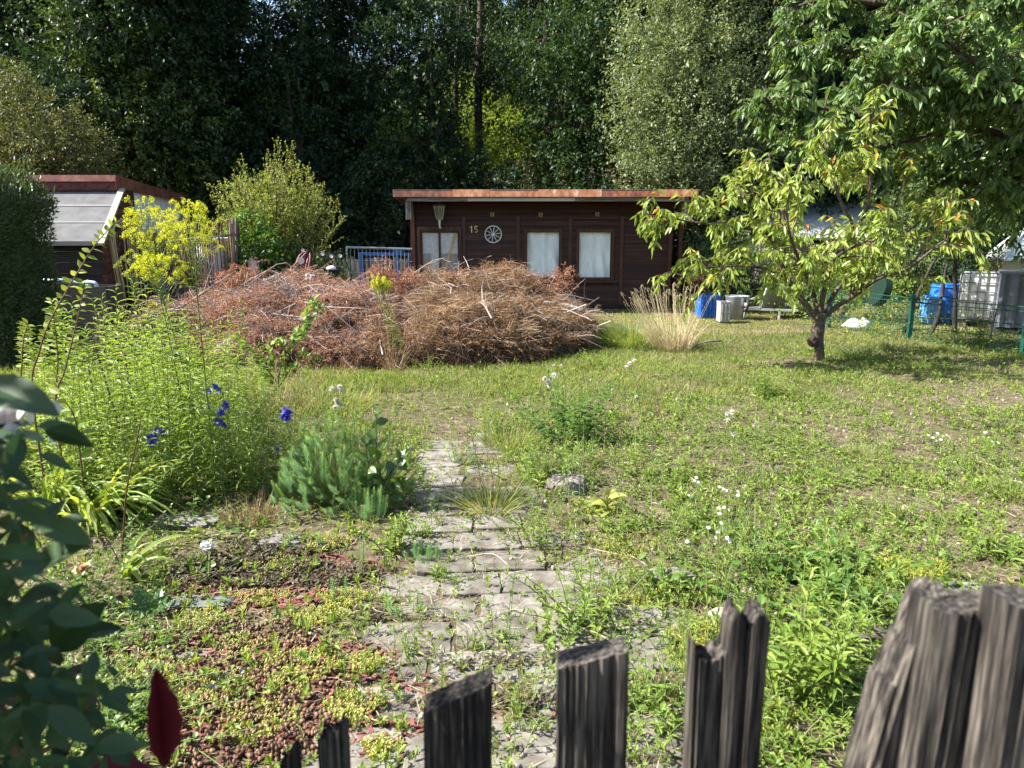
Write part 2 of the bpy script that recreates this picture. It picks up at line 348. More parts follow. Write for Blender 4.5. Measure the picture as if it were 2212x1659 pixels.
for u0, u1, v0, v1 in ((877, 891, 433, 474), (1474, 1489, 434, 476)):
    m = M(); p = at(u0, v0, YF+.35); q = at(u1, v1, YF+.35)
    for k in range(3):
        w3 = (q[0]-p[0])/3; m.box((p[0]+w3*(k+.5), YF+.35, (p[2]+q[2])/2), (w3-.006, .3, p[2]-q[2]), var=R.random())
    m.build('bracket', woodgrey, cabin)
# open porch side on the right: post and stacked logs
m = M(); p = at(1468, 560, YW+.1); m.box((p[0], YW+.1, (zt)/2), (.09, .09, zt)); m.build('corner_post', cab_trim, cabin)
# windows
frame_m = noisemat('window_frame_wood', [(.3, (.03, .011, .006)), (.6, (.08, .03, .014)), (.8, (.14, .058, .028))], scale=(4, 3, 1), nscale=4, bump=.2, rough=.45)
curtain_m = noisemat('curtain_cloth', [(.35, (.72, .8, .8)), (.6, (.86, .92, .92))], scale=(3, 1, 1), nscale=3, rough=.9, bump=.1)
def frame(m, x0, x1, z0, z1, wd, y, dep):
    m.box(((x0+x1)/2, y, z1-wd/2), (x1-x0, dep, wd)); m.box(((x0+x1)/2, y, z0+wd/2), (x1-x0, dep, wd))
    m.box((x0+wd/2, y, (z0+z1)/2), (wd, dep-.004, z1-z0-2*wd)); m.box((x1-wd/2, y, (z0+z1)/2), (wd, dep-.004, z1-z0-2*wd))
def cloth(m, x0, x1, z0, z1, y, amp=.025, folds=3.2, seed=0):
    n1, n2 = 28, 24; s = np.linspace(0, 1, n1); t = np.linspace(0, 1, n2); S, T = np.meshgrid(s, t)
    ph = seed*2.1; yy = y+amp*np.sin(S*folds*6.28+ph+T*1.3)*(.35+.65*(1-T))+.012*np.sin(S*17+T*9+ph)
    xx = x0+(x1-x0)*(S+.03*(1-T)*np.sin(T*3+ph)*(S-.5)*2)
    ij = (np.arange(n2-1)[:, None]*n1+np.arange(n1-1)).ravel()
    m.add(np.stack([xx, yy, z0+(z1-z0)*T], -1).reshape(-1, 3), [np.stack([ij, ij+1, ij+n1+1, ij+n1], -1)])
for k, (u0, u1, v0, v1) in enumerate(wins):
    x0, x1, z0, z1 = wx(u0), wx(u1), wz(v1), wz(v0)
    m = M(); frame(m, x0, x1, z0, z1, .05, YW-.01, .1)
    wo = m.build('window', frame_m, cabin)
    m = M(); frame(m, x0+.052, x1-.052, z0+.052, z1-.052, .02, YW+.0, .05); m.build('sash', cab_trim, wo)
    m = M(); cloth(m, x0+.05, x1-.05, z0+.05, z1-.05, YW+.07, seed=k); cu = m.build('curtain', curtain_m, wo, smooth=True)
    m = M(); m.box(((x0+x1)/2, YW-.075, z0-.02), (x1-x0+.06, .09, .03)); m.build('window_sill', frame_m, wo)
# door
x0, x1, z1 = wx(door[0]), wx(door[1]), wz(door[2]); dr = None
m = M(); m.box((x0+.03, YW-.01, (z1+zb)/2), (.06, .1, z1-zb)); m.box((x1-.03, YW-.01, (z1+zb)/2), (.06, .1, z1-zb)); m.box(((x0+x1)/2, YW-.01, z1-.04), (x1-x0-.12, .096, .08))
m.build('door_frame', frame_m, cabin)
gx0, gx1, gz1_, gz0_ = wx(913), wx(989), wz(503), wz(596)
m = M(); ym = YW+.01; a, b = x0+.06, x1-.06
m.box(((a+gx0)/2, ym, (z1-.08+zb)/2), (gx0-a, .05, z1-.08-zb)); m.box(((b+gx1)/2, ym, (z1-.08+zb)/2), (b-gx1, .05, z1-.08-zb))
m.box(((gx0+gx1)/2, ym, (gz1_+z1-.08)/2), (gx1-gx0, .046, z1-.08-gz1_)); m.box(((gx0+gx1)/2, ym, (gz0_+zb)/2), (gx1-gx0, .046, gz0_-zb)); m.box((wx(950), ym, (gz0_+gz1_)/2), (.045, .04, gz1_-gz0_))
dr = m.build('door', cab_trim, cabin)
grm = noisemat('frosted_pane', [(.35, (.42, .44, .44)), (.65, (.6, .62, .62))], nscale=20, rough=.25, spec=.7, bump=.3, bdist=.004)
grm2 = noisemat('frosted_pane_low', [(.35, (.22, .21, .2)), (.65, (.32, .31, .3))], nscale=20, rough=.25, spec=.7, bump=.3, bdist=.004)
m = M(); zz = wz(548); m.box(((gx0+wx(950))/2-.01, ym+.03, (gz0_+gz1_)/2), (wx(950)-gx0, .008, gz1_-gz0_)); m.box(((gx1+wx(950))/2, ym+.03, (zz+gz1_)/2), (gx1-wx(950), .008, gz1_-zz)); m.build('glass_pane', grm, dr)
m = M(); m.box(((gx0+wx(931))/2, ym+.02, (gz0_+zz)/2), (wx(931)-gx0, .006, zz-gz0_)); m.box(((gx1+wx(950))/2, ym+.03, (gz0_+zz)/2), (gx1-wx(950), .008, zz-gz0_)); m.build('lower_curtain', grm2, dr)
m = M(); m.bar((wx(957), ym+.012, wz(594)), (wx(984), ym+.012, wz(505)), .05, .012, up=(0, 1, 0)); m.build('brace_slat', paint('pine_slat', (.55, .36, .17), .6), dr)
m = M(); p = at(989, 574, YW-.03); m.box((p[0]+.02, YW-.022, p[2]), (.035, .012, .2)); m.tube([(p[0]+.02, YW-.03, p[2]+.04), (p[0]+.02, YW-.065, p[2]+.04), (p[0]-.09, YW-.07, p[2]+.042)], .009, 8); m.build('door_handle', paint('handle_alu', (.6, .6, .6), .35, .8), dr)
m = M(); m.box(((x0+x1)/2, YW-.3, .07), (x1-x0+.2, .5, .14)); m.build('doorstep', paint('step_stone', (.4, .33, .26), .9), cabin)
m = M()
for u, v in ((1064, 463.5), (1167, 464), (1288, 463), (1399, 461)):
    x, z = wx(u), wz(v); mm = M(); frame(mm, x-.042, x+.042, z-.042, z+.042, .014, YW-.03, .02)
    for q in (-.018, .0, .018): mm.box((x, YW-.024, z+q), (.056, .008, .007))
    mm.build('vent_grille', paint('vent_tan%d' % u, (.38, .26, .12), .5), cabin)
# house number
FONT = None
num = thing('house_number', 'brass coloured house number 15 on the cabin wall beside the door', 'house number', (wx(1024), YW-.03, wz(495)))
dig = noisemat('brass_digit', [(.4, (.5, .38, .2)), (.6, (.68, .55, .33))], rough=.35, metal=.3, bump=0)
x = wx(1019.5); z0, z1 = wz(502.5), wz(488); H = z1-z0
m = M(); m.box((x, YW-.03, (z0+z1)/2), (.024, .012, H)); m.bar((x-.004, YW-.0295, z1-.012), (x-.045, YW-.0295, z1-.042), .02, .012, up=(0, 1, 0)); m.build('digit_one', dig, num)
x = wx(1029); m = M(); m.box((x+.002, YW-.03, z1-.011), (.07, .012, .022)); m.box((x-.026, YW-.029, z1-H*.26), (.02, .012, H*.42))
th = np.linspace(2.5, -2.45, 14); m.tube(np.stack([x-.002+.034*np.cos(th), np.full(14, YW-.03), z0+H*.3+H*.255*np.sin(th)], -1), .0105, 6); m.build('digit_five', dig, num)
# wagon wheel
c = at(1065.5, 506, YW-.04); rr = (at(1084.5, 506, YW)[0]-c[0])
wheel = thing('wagon_wheel', 'white decorative wagon wheel hung on the cabin wall between door and windows', 'wagon wheel', c)
wm = paint('wheel_white', (.62, .64, .66), .6)
th = np.linspace(0, 2*PI, 37); m = M(); m.tube(np.stack([c[0]+rr*.93*np.cos(th), np.full(37, YW-.04), c[2]+rr*.93*np.sin(th)], -1), .014, 8, cap=False); m.build('rim', wm, wheel, smooth=True)
m = M(); m.tube([(c[0], YW-.02, c[2]), (c[0], YW-.08, c[2])], .036, 14); m.build('hub', wm, wheel)
for k in range(10):
    a0 = k*PI/5+.16; m = M(); m.tube([(c[0]+.03*math.cos(a0), YW-.045, c[2]+.03*math.sin(a0)), (c[0]+rr*.5*math.cos(a0), YW-.045, c[2]+rr*.5*math.sin(a0)), (c[0]+rr*.92*math.cos(a0), YW-.045, c[2]+rr*.92*math.sin(a0))], [.007, .011, .007], 6); m.build('spoke', wm, wheel)
# lantern
yl = YW-.22; c = at(949, 460, yl)
lan = thing('wall_lantern', 'old glass wall lantern on a white arm above the cabin door', 'wall lamp', c)
m = M(); n = 6
def hexring(cx, cy_, z, r, n=6): th = np.arange(n)*2*PI/n+PI/6; return np.stack([cx+r*np.cos(th), cy_+r*np.sin(th), np.full(n, z)], -1)
zt_, zb_ = at(949, 446, yl)[2], at(949, 474, yl)[2]
def loft(m, rings, cap=True):
    k = len(rings[0]); V = np.vstack(rings); F = []
    for i in range(len(rings)-1): F += [(i*k+j, i*k+(j+1) % k, (i+1)*k+(j+1) % k, (i+1)*k+j) for j in range(k)]
    fs = [np.array(F)]
    if cap: fs += [np.arange(k)[::-1], np.arange(k)+(len(rings)-1)*k]
    m.add(V, fs)
loft(m, [hexring(c[0], yl, zt_+.005, .165), hexring(c[0], yl, zt_+.03, .15), hexring(c[0], yl, zt_+.075, .06), hexring(c[0], yl, zt_+.1, .02)]); m.build('lantern_cap', paint('lantern_green_grey', (.12, .13, .11), .5), lan)
gm, nt = mat('lantern_glass'); gb = nt.nodes.new('ShaderNodeBsdfPrincipled'); gb.inputs['Transmission Weight'].default_value = .85; gb.inputs['Base Color'].default_value = (.85, .85, .8, 1); gb.inputs['Roughness'].default_value = .15; oo = nt.nodes.new('ShaderNodeOutputMaterial'); nt.links.new(gb.outputs[0], oo.inputs[0])
m = M(); loft(m, [hexring(c[0], yl, zb_, .07), hexring(c[0], yl, zt_, .13)], cap=False); m.build('lantern_glass', gm, lan)
m = M(); A = hexring(c[0], yl, zb_, .073); B = hexring(c[0], yl, zt_, .133)
for k in range(6): m.tube([A[k], B[k]], .007, 5); m.tube([A[k], A[(k+1) % 6]], .007, 5); m.tube([B[k], B[(k+1) % 6]], .007, 5)
m.build('lantern_frame', paint('lantern_brass', (.45, .38, .25), .4, .5), lan)
m = M(); loft(m, [hexring(c[0], yl, zb_+.01, .04, 10), hexring(c[0], yl, zb_+.08, .055, 10), hexring(c[0], yl, zb_+.12, .03, 10), hexring(c[0], yl, zb_+.19, .03, 10), hexring(c[0], yl, zb_+.22, .012, 10)]); m.build('bulb', paint('bulb_white', (.75, .72, .7), .3), lan)
m = M(); zq = at(949, 491, yl)[2]; m.tube([(c[0], yl, zb_), (c[0], yl, zq+.05), (c[0], yl+.05, zq), (c[0], YW-.02, zq-.005)], [.03, .02, .02, .03], 10); m.build('lantern_arm', paint('arm_white', (.75, .77, .75), .4), lan)
# ================================================================ LEFT SHED with lean-to
felt = noisemat('grey_roof_felt', [(.35, (.09, .09, .095)), (.55, (.125, .125, .13)), (.75, (.17, .17, .175))], nscale=3, detail=10, bump=.5, bdist=.02, rough=.9, dist=.6)
redroof = noisemat('red_shingle', [(.35, (.075, .018, .018)), (.65, (.14, .035, .03))], nscale=8, rough=.6)
redtrim = noisemat('brown_metal_trim', [(.35, (.12, .04, .03)), (.5, (.2, .075, .055)), (.7, (.3, .14, .1))], nscale=4, rough=.4)
white_r = noisemat('white_render', [(.3, (.62, .66, .72)), (.6, (.78, .8, .83))], scale=(3, 3, .6), nscale=2, rough=.8, bump=.1)
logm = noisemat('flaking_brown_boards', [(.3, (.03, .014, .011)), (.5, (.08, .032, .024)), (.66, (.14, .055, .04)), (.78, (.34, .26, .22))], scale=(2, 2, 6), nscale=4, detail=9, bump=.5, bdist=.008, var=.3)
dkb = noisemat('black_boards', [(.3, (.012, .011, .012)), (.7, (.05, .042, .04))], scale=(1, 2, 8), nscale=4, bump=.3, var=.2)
shed = thing('lean_to_shed', 'white walled shed with red shingle edge and grey felt lean-to beside the hedge', 'shed', (-8.6, 13.5, 0))
YA, YB, YC = 12.0, 13.3, 17.2
e0 = at(219, 523, YA); e1 = at(260, 411, YB); xw0 = e0[0]-3.3; xw1 = e1[0]-3.4
m = M(); th = .035
m.hexa(np.array([(xw0, YA, e0[2]-th), (e0[0], YA, e0[2]-th), (xw1, YB, e1[2]-th), (e1[0], YB, e1[2]-th), (xw0, YA, e0[2]), (e0[0], YA, e0[2]), (xw1, YB, e1[2]), (e1[0], YB, e1[2])]))
lt = m.build('lean_to_roof', felt, shed)
m = M()
for f in (.36, .68): # overlapping seams of the felt
    a = np.array([xw0, YA, e0[2]])*(1-f)+np.array([xw1, YB, e1[2]])*f; b = e0*(1-f)+e1*f
    m.bar(a+(0, 0, .006), b+(-.03, 0, .006), .05, .012, up=(0, -.6, .8))
m.bar((xw0, YA-.01, e0[2]-.02), (e0[0], YA-.01, e0[2]-.02), .03, .07); m.build('felt_seam', paint('felt_pale', (.17, .17, .17), .9), lt)
m = M(); m.bar(e0+(.03, -.08, -.03), e1+(.03, 0, .02), .1, .035); m.build('barge_board', paint('bare_batten', (.36, .33, .27), .8), lt)
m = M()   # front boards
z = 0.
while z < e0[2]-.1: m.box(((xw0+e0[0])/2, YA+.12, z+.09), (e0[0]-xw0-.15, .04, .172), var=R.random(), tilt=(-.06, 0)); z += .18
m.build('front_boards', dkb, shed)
m = M(); sidex = lambda yy: np.interp(yy, [YA, YC], [e0[0]-.05, at(388, 430, YC)[0]])
def quadwall(m, y0, y1, zlo0, zlo1, zhi0, zhi1, t=.04, off=0, var=.5):
    a0, a1 = sidex(y0)+off, sidex(y1)+off
    m.hexa(np.array([(a0-t, y0, zlo0), (a0, y0, zlo0), (a1-t, y1, zlo1), (a1, y1, zlo1), (a0-t, y0, zhi0), (a0, y0, zhi0), (a1-t, y1, zhi1), (a1, y1, zhi1)]), var)
z = 0.; zr = lambda yy: np.interp(yy, [YA, YB], [e0[2]-.05, e1[2]-.05])
while z < e1[2]:
    zt0 = z+.172; y0 = YA+.1
    if zt0 > zr(y0): y0 = np.interp(zt0, [e0[2]-.05, e1[2]-.05], [YA, YB])
    if y0 < YB+.6: quadwall(m, y0, YB+.65, z, z, zt0, zt0, .05, 0.01+R.random()*.012, R.random())
    z += .18
m.build('side_boards', logm, shed)
zt1 = at(255, 392, YB)[2]; zt2 = at(388, 435, YC)[2]
m = M(); quadwall(m, YB+.03, YC, 0, 0, zt1, zt2, .12, -.02); m.box((sidex(YB)-2.0, YB+.1, zt1/2), (3.9, .1, zt1-.05)); m.build('white_wall', white_r, shed)
p = at(249, 378, YB-.1); q = at(249, 392, YB-.1); r2 = at(253, 411, YB-.1)
m = M(); m.hexa(np.array([(xw1, YB-.12, q[2]), (p[0], YB-.12, q[2]), (xw1, YB, q[2]), (p[0], YB, q[2]), (xw1, YB-.1, p[2]), (p[0], YB-.1, p[2]), (xw1, YB, p[2]), (p[0], YB, p[2])]))
rc = at(401, 423, YC); rd = at(401, 437, YC)
m.hexa(np.array([(p[0]-.02, YB-.1, r2[2]+.02), (p[0]+.01, YB-.1, r2[2]+.02), (rc[0]-.02, YC, rd[2]), (rc[0]+.01, YC, rd[2]), (p[0]-.02, YB-.1, p[2]), (p[0]+.01, YB-.1, p[2]), (rc[0]-.02, YC, rc[2]), (rc[0]+.01, YC, rc[2])]))
m.build('roof_trim', redtrim, shed)
m = M(); m.box(((xw1+p[0])/2, YB-.05, (q[2]+r2[2])/2), (p[0]-xw1-.03, .05, q[2]-r2[2]))
m.hexa(np.array([(xw1, YB, p[2]-.06), (p[0], YB, p[2]-.06), (rc[0]-3.4, YC, rc[2]-.06), (rc[0]-.02, YC, rc[2]-.06), (xw1, YB, p[2]-.005), (p[0]-.02, YB, p[2]-.005), (rc[0]-3.4, YC, rc[2]-.005), (rc[0]-.02, YC, rc[2]-.005)]))
sh = m.build('shingle_roof', redroof, shed)
m = M(); zc = (q[2]+r2[2])/2; hh = (q[2]-r2[2])/2
x = p[0]-.35
while x > xw1: # dark joints between the hexagonal shingles
    for a, b in (((x-.22, zc+.0), (x-.14, zc-hh*.75)), ((x-.14, zc-hh*.75), (x+.14, zc-hh*.75)), ((x+.14, zc-hh*.75), (x+.22, zc)), ((x+.22, zc), (x+.22, zc+hh*.3))):
        m.bar((a[0], YB-.078, a[1]), (b[0], YB-.078, b[1]), .006, .008, up=(0, 1, 0))
    x -= .44
m.build('shingle_joint', paint('joint_dark', (.012, .006, .006)), sh)
m = M(); p = at(394, 440, YC-.1); m.tube([(p[0]-.1, YC-.1, p[2]+.02), (p[0], YC-.1, p[2]), (p[0], YC-.1, p[2]-.3), (p[0]-.04, YC-.1, 0)], .04, 10); m.build('drainpipe', paint('zinc_pipe', (.3, .31, .33), .4, .5), shed)
# coiled garden hose hung on the boards
c = at(257, 515, YB-.5); hose = M()
for k in range(7):
    w_ = .17+.012*k+R.normal(0, .01); L0 = 1.0+R.random()*.25; th = np.linspace(0, PI, 9); yy = YB-.62+.03*k; xb = sidex(yy)+.06
    top = np.stack([xb+.0*th+.02*k, yy-w_*1.6*np.cos(th), c[2]+.1+w_*.9*np.sin(th)], -1)
    l_ = [(xb+.02*k+R.normal(0, .015), yy-w_*1.6+R.normal(0, .03)+t*.12, c[2]+.1-t*L0) for t in (1, .7, .35)]
    r_ = [(xb+.02*k+R.normal(0, .015), yy+w_*1.6+R.normal(0, .03)-t*.10, c[2]+.1-t*L0) for t in (.35, .7, 1)]
    hose.tube(smooth(np.vstack([l_, top, r_]), 3), .014, 6)
tag(hose.build('garden_hose', paint('hose_yellow', (.46, .4, .2), .4), None, origin=(c[0], YB-.6, c[2]), smooth=True), 'long yellowed garden hose hung in loops on the brown shed boards', 'garden hose')
# trough with white pipe
c = at(185, 640, 11.0); tr = thing('wooden_trough', 'grey wooden trough with a white plastic pipe end, before the shed', 'trough', (c[0], 11, 0))
m = M(); zt3 = at(185, 617, 11)[2]
for sy in (-.22, .22): m.box((c[0], 11+sy, zt3/2), (.9, .03, zt3))
for sx in (-.45, .45): m.box((c[0]+sx, 11, zt3/2), (.03, .41, zt3-.004))
m.build('trough_box', noisemat('trough_wood', [(.3, (.03, .028, .025)), (.6, (.09, .08, .07))], scale=(.6, 1, 7), nscale=5), tr)
m = M(); m.tube(smooth([(c[0]-.45, 10.9, zt3+.05), (c[0], 10.9, zt3+.05), (c[0]+.2, 10.9, zt3+.05), (c[0]+.24, 10.9, zt3+.0), (c[0]+.24, 10.9, zt3-.1)], 4), .03, 10); m.tube([(c[0]-.5, 10.85, zt3+.09), (c[0]-.1, 10.85, zt3+.085)], .03, 10); m.build('pipe', paint('pvc_white', (.6, .66, .68), .3), tr, smooth=True)
# reed screen
rs = thing('reed_screen_fence', 'curved brown reed screen fence with bound poles behind the brushwood', 'reed fence', at(420, 640, 13)*(1, 1, 0))
cp = smooth([at(300, 560, 13.9)*(1, 1, 0), at(345, 560, 13.3)*(1, 1, 0), at(400, 560, 12.9)*(1, 1, 0), at(460, 560, 12.7)*(1, 1, 0), at(500, 560, 12.9)*(1, 1, 0), at(517, 560, 13.5)*(1, 1, 0)], 8)
dd = np.concatenate([[0], np.cumsum(np.linalg.norm(np.diff(cp, axis=0), axis=1))])
def alongc(t): return np.array([np.interp(t, dd, cp[:, 0]), np.interp(t, dd, cp[:, 1]), 0])
topz = lambda t: np.interp(t, [0, dd[-1]*.3, dd[-1]*.6, dd[-1]], [at(300, 512, 13.9)[2], at(380, 503, 12.9)[2], at(450, 484, 12.7)[2], at(512, 470, 13)[2]])
m = M(); t = 0
while t < dd[-1]:
    p = alongc(t); h = topz(t)+R.normal(0, .02); le = R.normal(0, .02)
    m.tube([p, p+(R.normal(0, .008), R.normal(0, .008), h*.5), p+(le, 0, h)], .0065+R.random()*.003, 4, var=R.random(), cap=False); t += .015+R.random()*.012*(1+4*(R.random() < .06))
reedm = noisemat('reed_cane', [(.3, (.06, .03, .015)), (.5, (.14, .08, .04)), (.72, (.3, .21, .12))], scale=(1, 1, .4), nscale=5, var=.5, trans=.25, bump=0)
m.build('reed_mat', reedm, rs)
for f, rad in ((.18, .02), (.32, .02), (.86, .028), (.9, .022), (.995, .03)):
    m = M(); p = alongc(dd[-1]*f)+(0, -.04, 0); h = topz(dd[-1]*f); m.tube([p, p+(R.normal(0, .03), 0, h*.5), p+(R.normal(0, .04), 0, h+.03)], rad, 7); m.build('pole', woodgrey, rs)
for hf in (-.22, -1.2):
    m = M(); m.tube([alongc(t)*(1, 1, 0)+(0, -.045, topz(t)+hf+.03*math.sin(t*2)) for t in np.linspace(.1, dd[-1]*.97, 20)], .02, 6); m.build('rail', woodgrey, rs)
p = alongc(dd[-1]*.62)
tub = thing('washing_tub', 'white plastic tub standing behind the reed screen', 'tub', (p[0], p[1]+.6, 0))
m = M(); zc = at(460, 525, 13.3)[2]; loft(m, [hexring(p[0], p[1]+.6, 0, .22, 16), hexring(p[0], p[1]+.6, zc-.05, .3, 16), hexring(p[0], p[1]+.6, zc+.08, .34, 16)]); m.build('tub_body', paint('tub_white', (.75, .75, .75), .3), tub, smooth=False)
m = M(); m.tube([(p[0]+.345*math.cos(a), p[1]+.6+.345*math.sin(a), zc+.08) for a in np.linspace(0, 2*PI, 20)], .018, 6); m.build('tub_rim', paint('tub_rim', (.8, .8, .8), .3), tub)
# ================================================================ PALETTES
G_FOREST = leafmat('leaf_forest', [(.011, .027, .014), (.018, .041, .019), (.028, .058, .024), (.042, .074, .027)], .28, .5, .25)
G_FOREST2 = leafmat('leaf_forest_painted_sun', [(.1, .16, .03), (.16, .24, .04), (.24, .31, .06)], .45, .5, .3)  # lit version of the forest leaves: sunlight put into the colour
G_WILLOW = leafmat('leaf_grey_green', [(.09, .135, .06), (.135, .18, .085), (.19, .24, .115), (.28, .33, .18)], .3, .5, .45)
G_CHERRY = leafmat('leaf_cherry_dark', [(.07, .13, .035), (.11, .19, .05), (.16, .25, .07)], .38, .42, .5)
G_YOUNG = leafmat('leaf_cherry_young', [(.14, .22, .04), (.21, .3, .055), (.28, .35, .07), (.36, .4, .1)], .42, .4, .5)
G_ORANGE = leafmat('leaf_turned_orange', [(.5, .2, .03), (.6, .3, .05), (.45, .14, .03)], .4)
G_HEDGE = leafmat('leaf_hedge', [(.05, .085, .032), (.075, .12, .045), (.11, .16, .065)], .25, .4, .5)
G_YELL = leafmat('leaf_yellow_green', [(.16, .21, .06), (.22, .27, .075), (.29, .32, .1)], .4)
G_BUSH = leafmat('leaf_blue_green', [(.07, .12, .05), (.11, .17, .07), (.17, .23, .1)], .35)
G_WEED = leafmat('leaf_weed', [(.1, .18, .03), (.15, .24, .04), (.21, .29, .055), (.28, .33, .08)], .4)
G_WEEDD = leafmat('leaf_weed_dark', [(.05, .12, .022), (.085, .17, .032), (.13, .22, .045)], .38, .4, .45)
G_GOLD = leafmat('leaf_goldenrod', [(.13, .22, .045), (.2, .3, .06), (.28, .37, .085)], .42)
G_LILY = leafmat('leaf_daylily', [(.16, .25, .05), (.24, .33, .07), (.36, .42, .13)], .42)
G_SPUR = leafmat('leaf_spurge', [(.1, .22, .09), (.15, .3, .1), (.23, .38, .12), (.38, .5, .17)], .42)
G_NEAR = leafmat('leaf_near_shrub', [(.022, .055, .022), (.038, .08, .03), (.06, .12, .035)], .3, .5, .35)
Y_GOLD = leafmat('goldenrod_yellow', [(.4, .44, .03), (.56, .58, .05), (.72, .7, .12)], .38, .8, .1, tc=(1.1, 1.1, .6))
def at0(u, v, Y): p = at(u, v, Y); return p
# ================================================================ TREES built from foliage masses
def crown(blobs, dens, nl, sl, L, W, tmpl, hang=.2, up=.25, shell=.45, wander=.8, droop=.1, flat=1., mleaf=None):
    m = mleaf or M(); T, F = tmpl
    for c, r in blobs:
        c = np.array(c, float); r = np.array([r, r, r*.85]) if np.isscalar(r) else np.array(r, float)
        n = int(dens*(r[0]*r[2]+r[1]*r[2]+r[0]*r[1])/3)
        if n < 1: continue
        dv = rdir(n); rad = (shell+(1-shell)*R.random(n)**.6)*(1+.28*(vn(dv[:, 0]*2+c[0], dv[:, 2]*2+dv[:, 1], .55, 77)-.35))
        p0 = c+dv*r*rad[:, None]
        sd = unit(dv*.7+rdir(n)*wander+np.array([0, 0, up])); cl = R.random(n)
        t = (np.arange(nl)+.5)/nl
        P = p0[:, None]+sd[:, None]*(t[None, :, None]*sl)+R.normal(0, sl*.07, (n, nl, 3)); P[:, :, 2] -= hang*sl*t[None]**2
        d = unit(sd[:, None]*.45+R.normal(0, .55, (n, nl, 3))+np.array([0, 0, -hang]))
        nr = R.normal(0, .6, (n, nl, 3))+np.array([0, 0, 1.])*flat
        k = n*nl; ls = .7+R.random(k)*.6
        inst(m, T, F, P.reshape(-1, 3), d.reshape(-1, 3), nr.reshape(-1, 3), L*ls, W*ls, droop, np.clip(np.repeat(cl, nl)*.55+R.random(k)*.5-.02, 0, 1))
    return m
def limbs(base, blobs, r0, th=.4, trunk_top=None, n=6, wig=.25):
    m = M(); base = np.array(base, float); bl = [np.array(b[0], float) for b in blobs]
    cen = np.mean(bl, axis=0) if trunk_top is None else np.array(trunk_top, float)
    H = cen[2]-base[2]; mid = base+(cen-base)*.5+R.normal(0, wig*.4, 3)*(1, 1, 0)
    tr = smooth([base-(0, 0, .15), base+(0, 0, .12*H), mid, cen], 5); rr = np.interp(np.linspace(0, 1, len(tr)), [0, .06, 1], [r0*1.35, r0, r0*.4]); m.tube(tr, rr, 9)
    for b in bl:
        s = tr[int(len(tr)*R.uniform(.4, .95))-1]; md = (s+b)/2+R.normal(0, wig, 3)+(0, 0, .1)
        m.tube(smooth([s, md, b], 4), np.linspace(r0*.32, r0*.06, 9), 5, cap=False)
    return m
def tree(name, label, cat, base, blobs, r0, dens, nl, sl, L, W, tmpl, lm, group=None, bm=None, tt=None, **k):
    base = np.array(base, float); t = thing(name, label, cat, base, group)
    limbs(base, blobs, r0, trunk_top=tt).build('trunk', bm or bark, t, smooth=True)
    crown(blobs, dens, nl, sl, L, W, tmpl, **k).build('crown', lm, t); return t
# --- forest: prototypes in local space, then copies
def forest_proto(H, wd, nb, lm, L, seed, dens=46, name='forest_tree', tall=.15):
    blobs = []
    for i in range(nb):
        z = H*(tall+(1-tall)*R.random()**.85); k = (z/H-tall)/(1-tall); rr = wd*(.45+.75*math.sin(PI*min(1, .25+.7*k)))
        a = R.random()*6.28; q = rr*math.sqrt(R.random())
        blobs.append(((q*math.cos(a), q*math.sin(a), z), (wd*.33*R.uniform(.7, 1.3), wd*.33*R.uniform(.7, 1.3), wd*.24*R.uniform(.7, 1.3))))
    return blobs, H
protos = []
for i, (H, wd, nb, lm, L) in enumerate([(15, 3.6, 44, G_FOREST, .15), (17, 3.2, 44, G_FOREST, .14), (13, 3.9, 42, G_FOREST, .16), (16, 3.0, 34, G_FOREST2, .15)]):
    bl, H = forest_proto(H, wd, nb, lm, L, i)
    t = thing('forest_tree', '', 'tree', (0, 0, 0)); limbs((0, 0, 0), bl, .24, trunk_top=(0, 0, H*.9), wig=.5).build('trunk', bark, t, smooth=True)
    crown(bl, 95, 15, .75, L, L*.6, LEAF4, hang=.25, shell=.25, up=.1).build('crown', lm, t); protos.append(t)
used = set()
def put(pi, x, y, sc=1., label='', group=None):
    loc = (x, y, float(hz(x, y))-.1); rz = R.random()*6.28
    if pi not in used:
        used.add(pi); r = protos[pi]; r.location = loc; r.rotation_euler = (0, 0, rz); r.scale = (sc, sc, sc)
    else: r = dup(protos[pi], loc, rz, sc)
    r['label'] = label
    if group: r['group'] = group
    elif 'group' in r: del r['group']
    r['category'] = 'tree'; return r
LF = 'dark leafy tree crowded in the shaded forest edge behind the shed'; GF = 'forest trees behind the shed'
LC = 'dark blue-green leafy tree in the shaded forest behind the cabin'; GC = 'forest trees behind the cabin'
LR = 'dark leafy forest tree glimpsed beyond the cherry trees on the right'; GR = 'forest trees beyond the cherry trees'
def lab(x, y):
    q = x/y; return (LF, GF) if q < -.28 else ((LC, GC) if q < .22 else (LR, GR))
for y, step, sc in ((23, 3.4, .72), (27.5, 3.6, .85), (33, 4.2, 1.0), (40, 5, 1.1), (49, 6.5, 1.2)):
    x = -y*.95+R.random()*step
    while x < y*.95:
        xx, yy = x+R.normal(0, .6), y+R.normal(0, .9); q = xx/yy
        if not (-.1 < q < .045 and y < 45) and not (y >= 27 and -.5 < q < .035 and xx > -15):
            l, gr = lab(xx, yy); put(int(R.integers(0, 3)), xx, yy, sc*R.uniform(.85, 1.15), l, gr)
        x += step
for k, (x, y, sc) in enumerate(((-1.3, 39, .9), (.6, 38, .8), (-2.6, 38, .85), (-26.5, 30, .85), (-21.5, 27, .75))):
    put(3, x, y, sc, ('sunlit yellow-green tree glimpsed through the gap in the forest' if k < 3 else 'brighter green forest tree at the upper left edge of the view'), ('sunlit trees in the forest gap' if k < 3 else 'brighter forest trees at upper left'))  # brighter leaf colour carries the sunlight on the gap trees
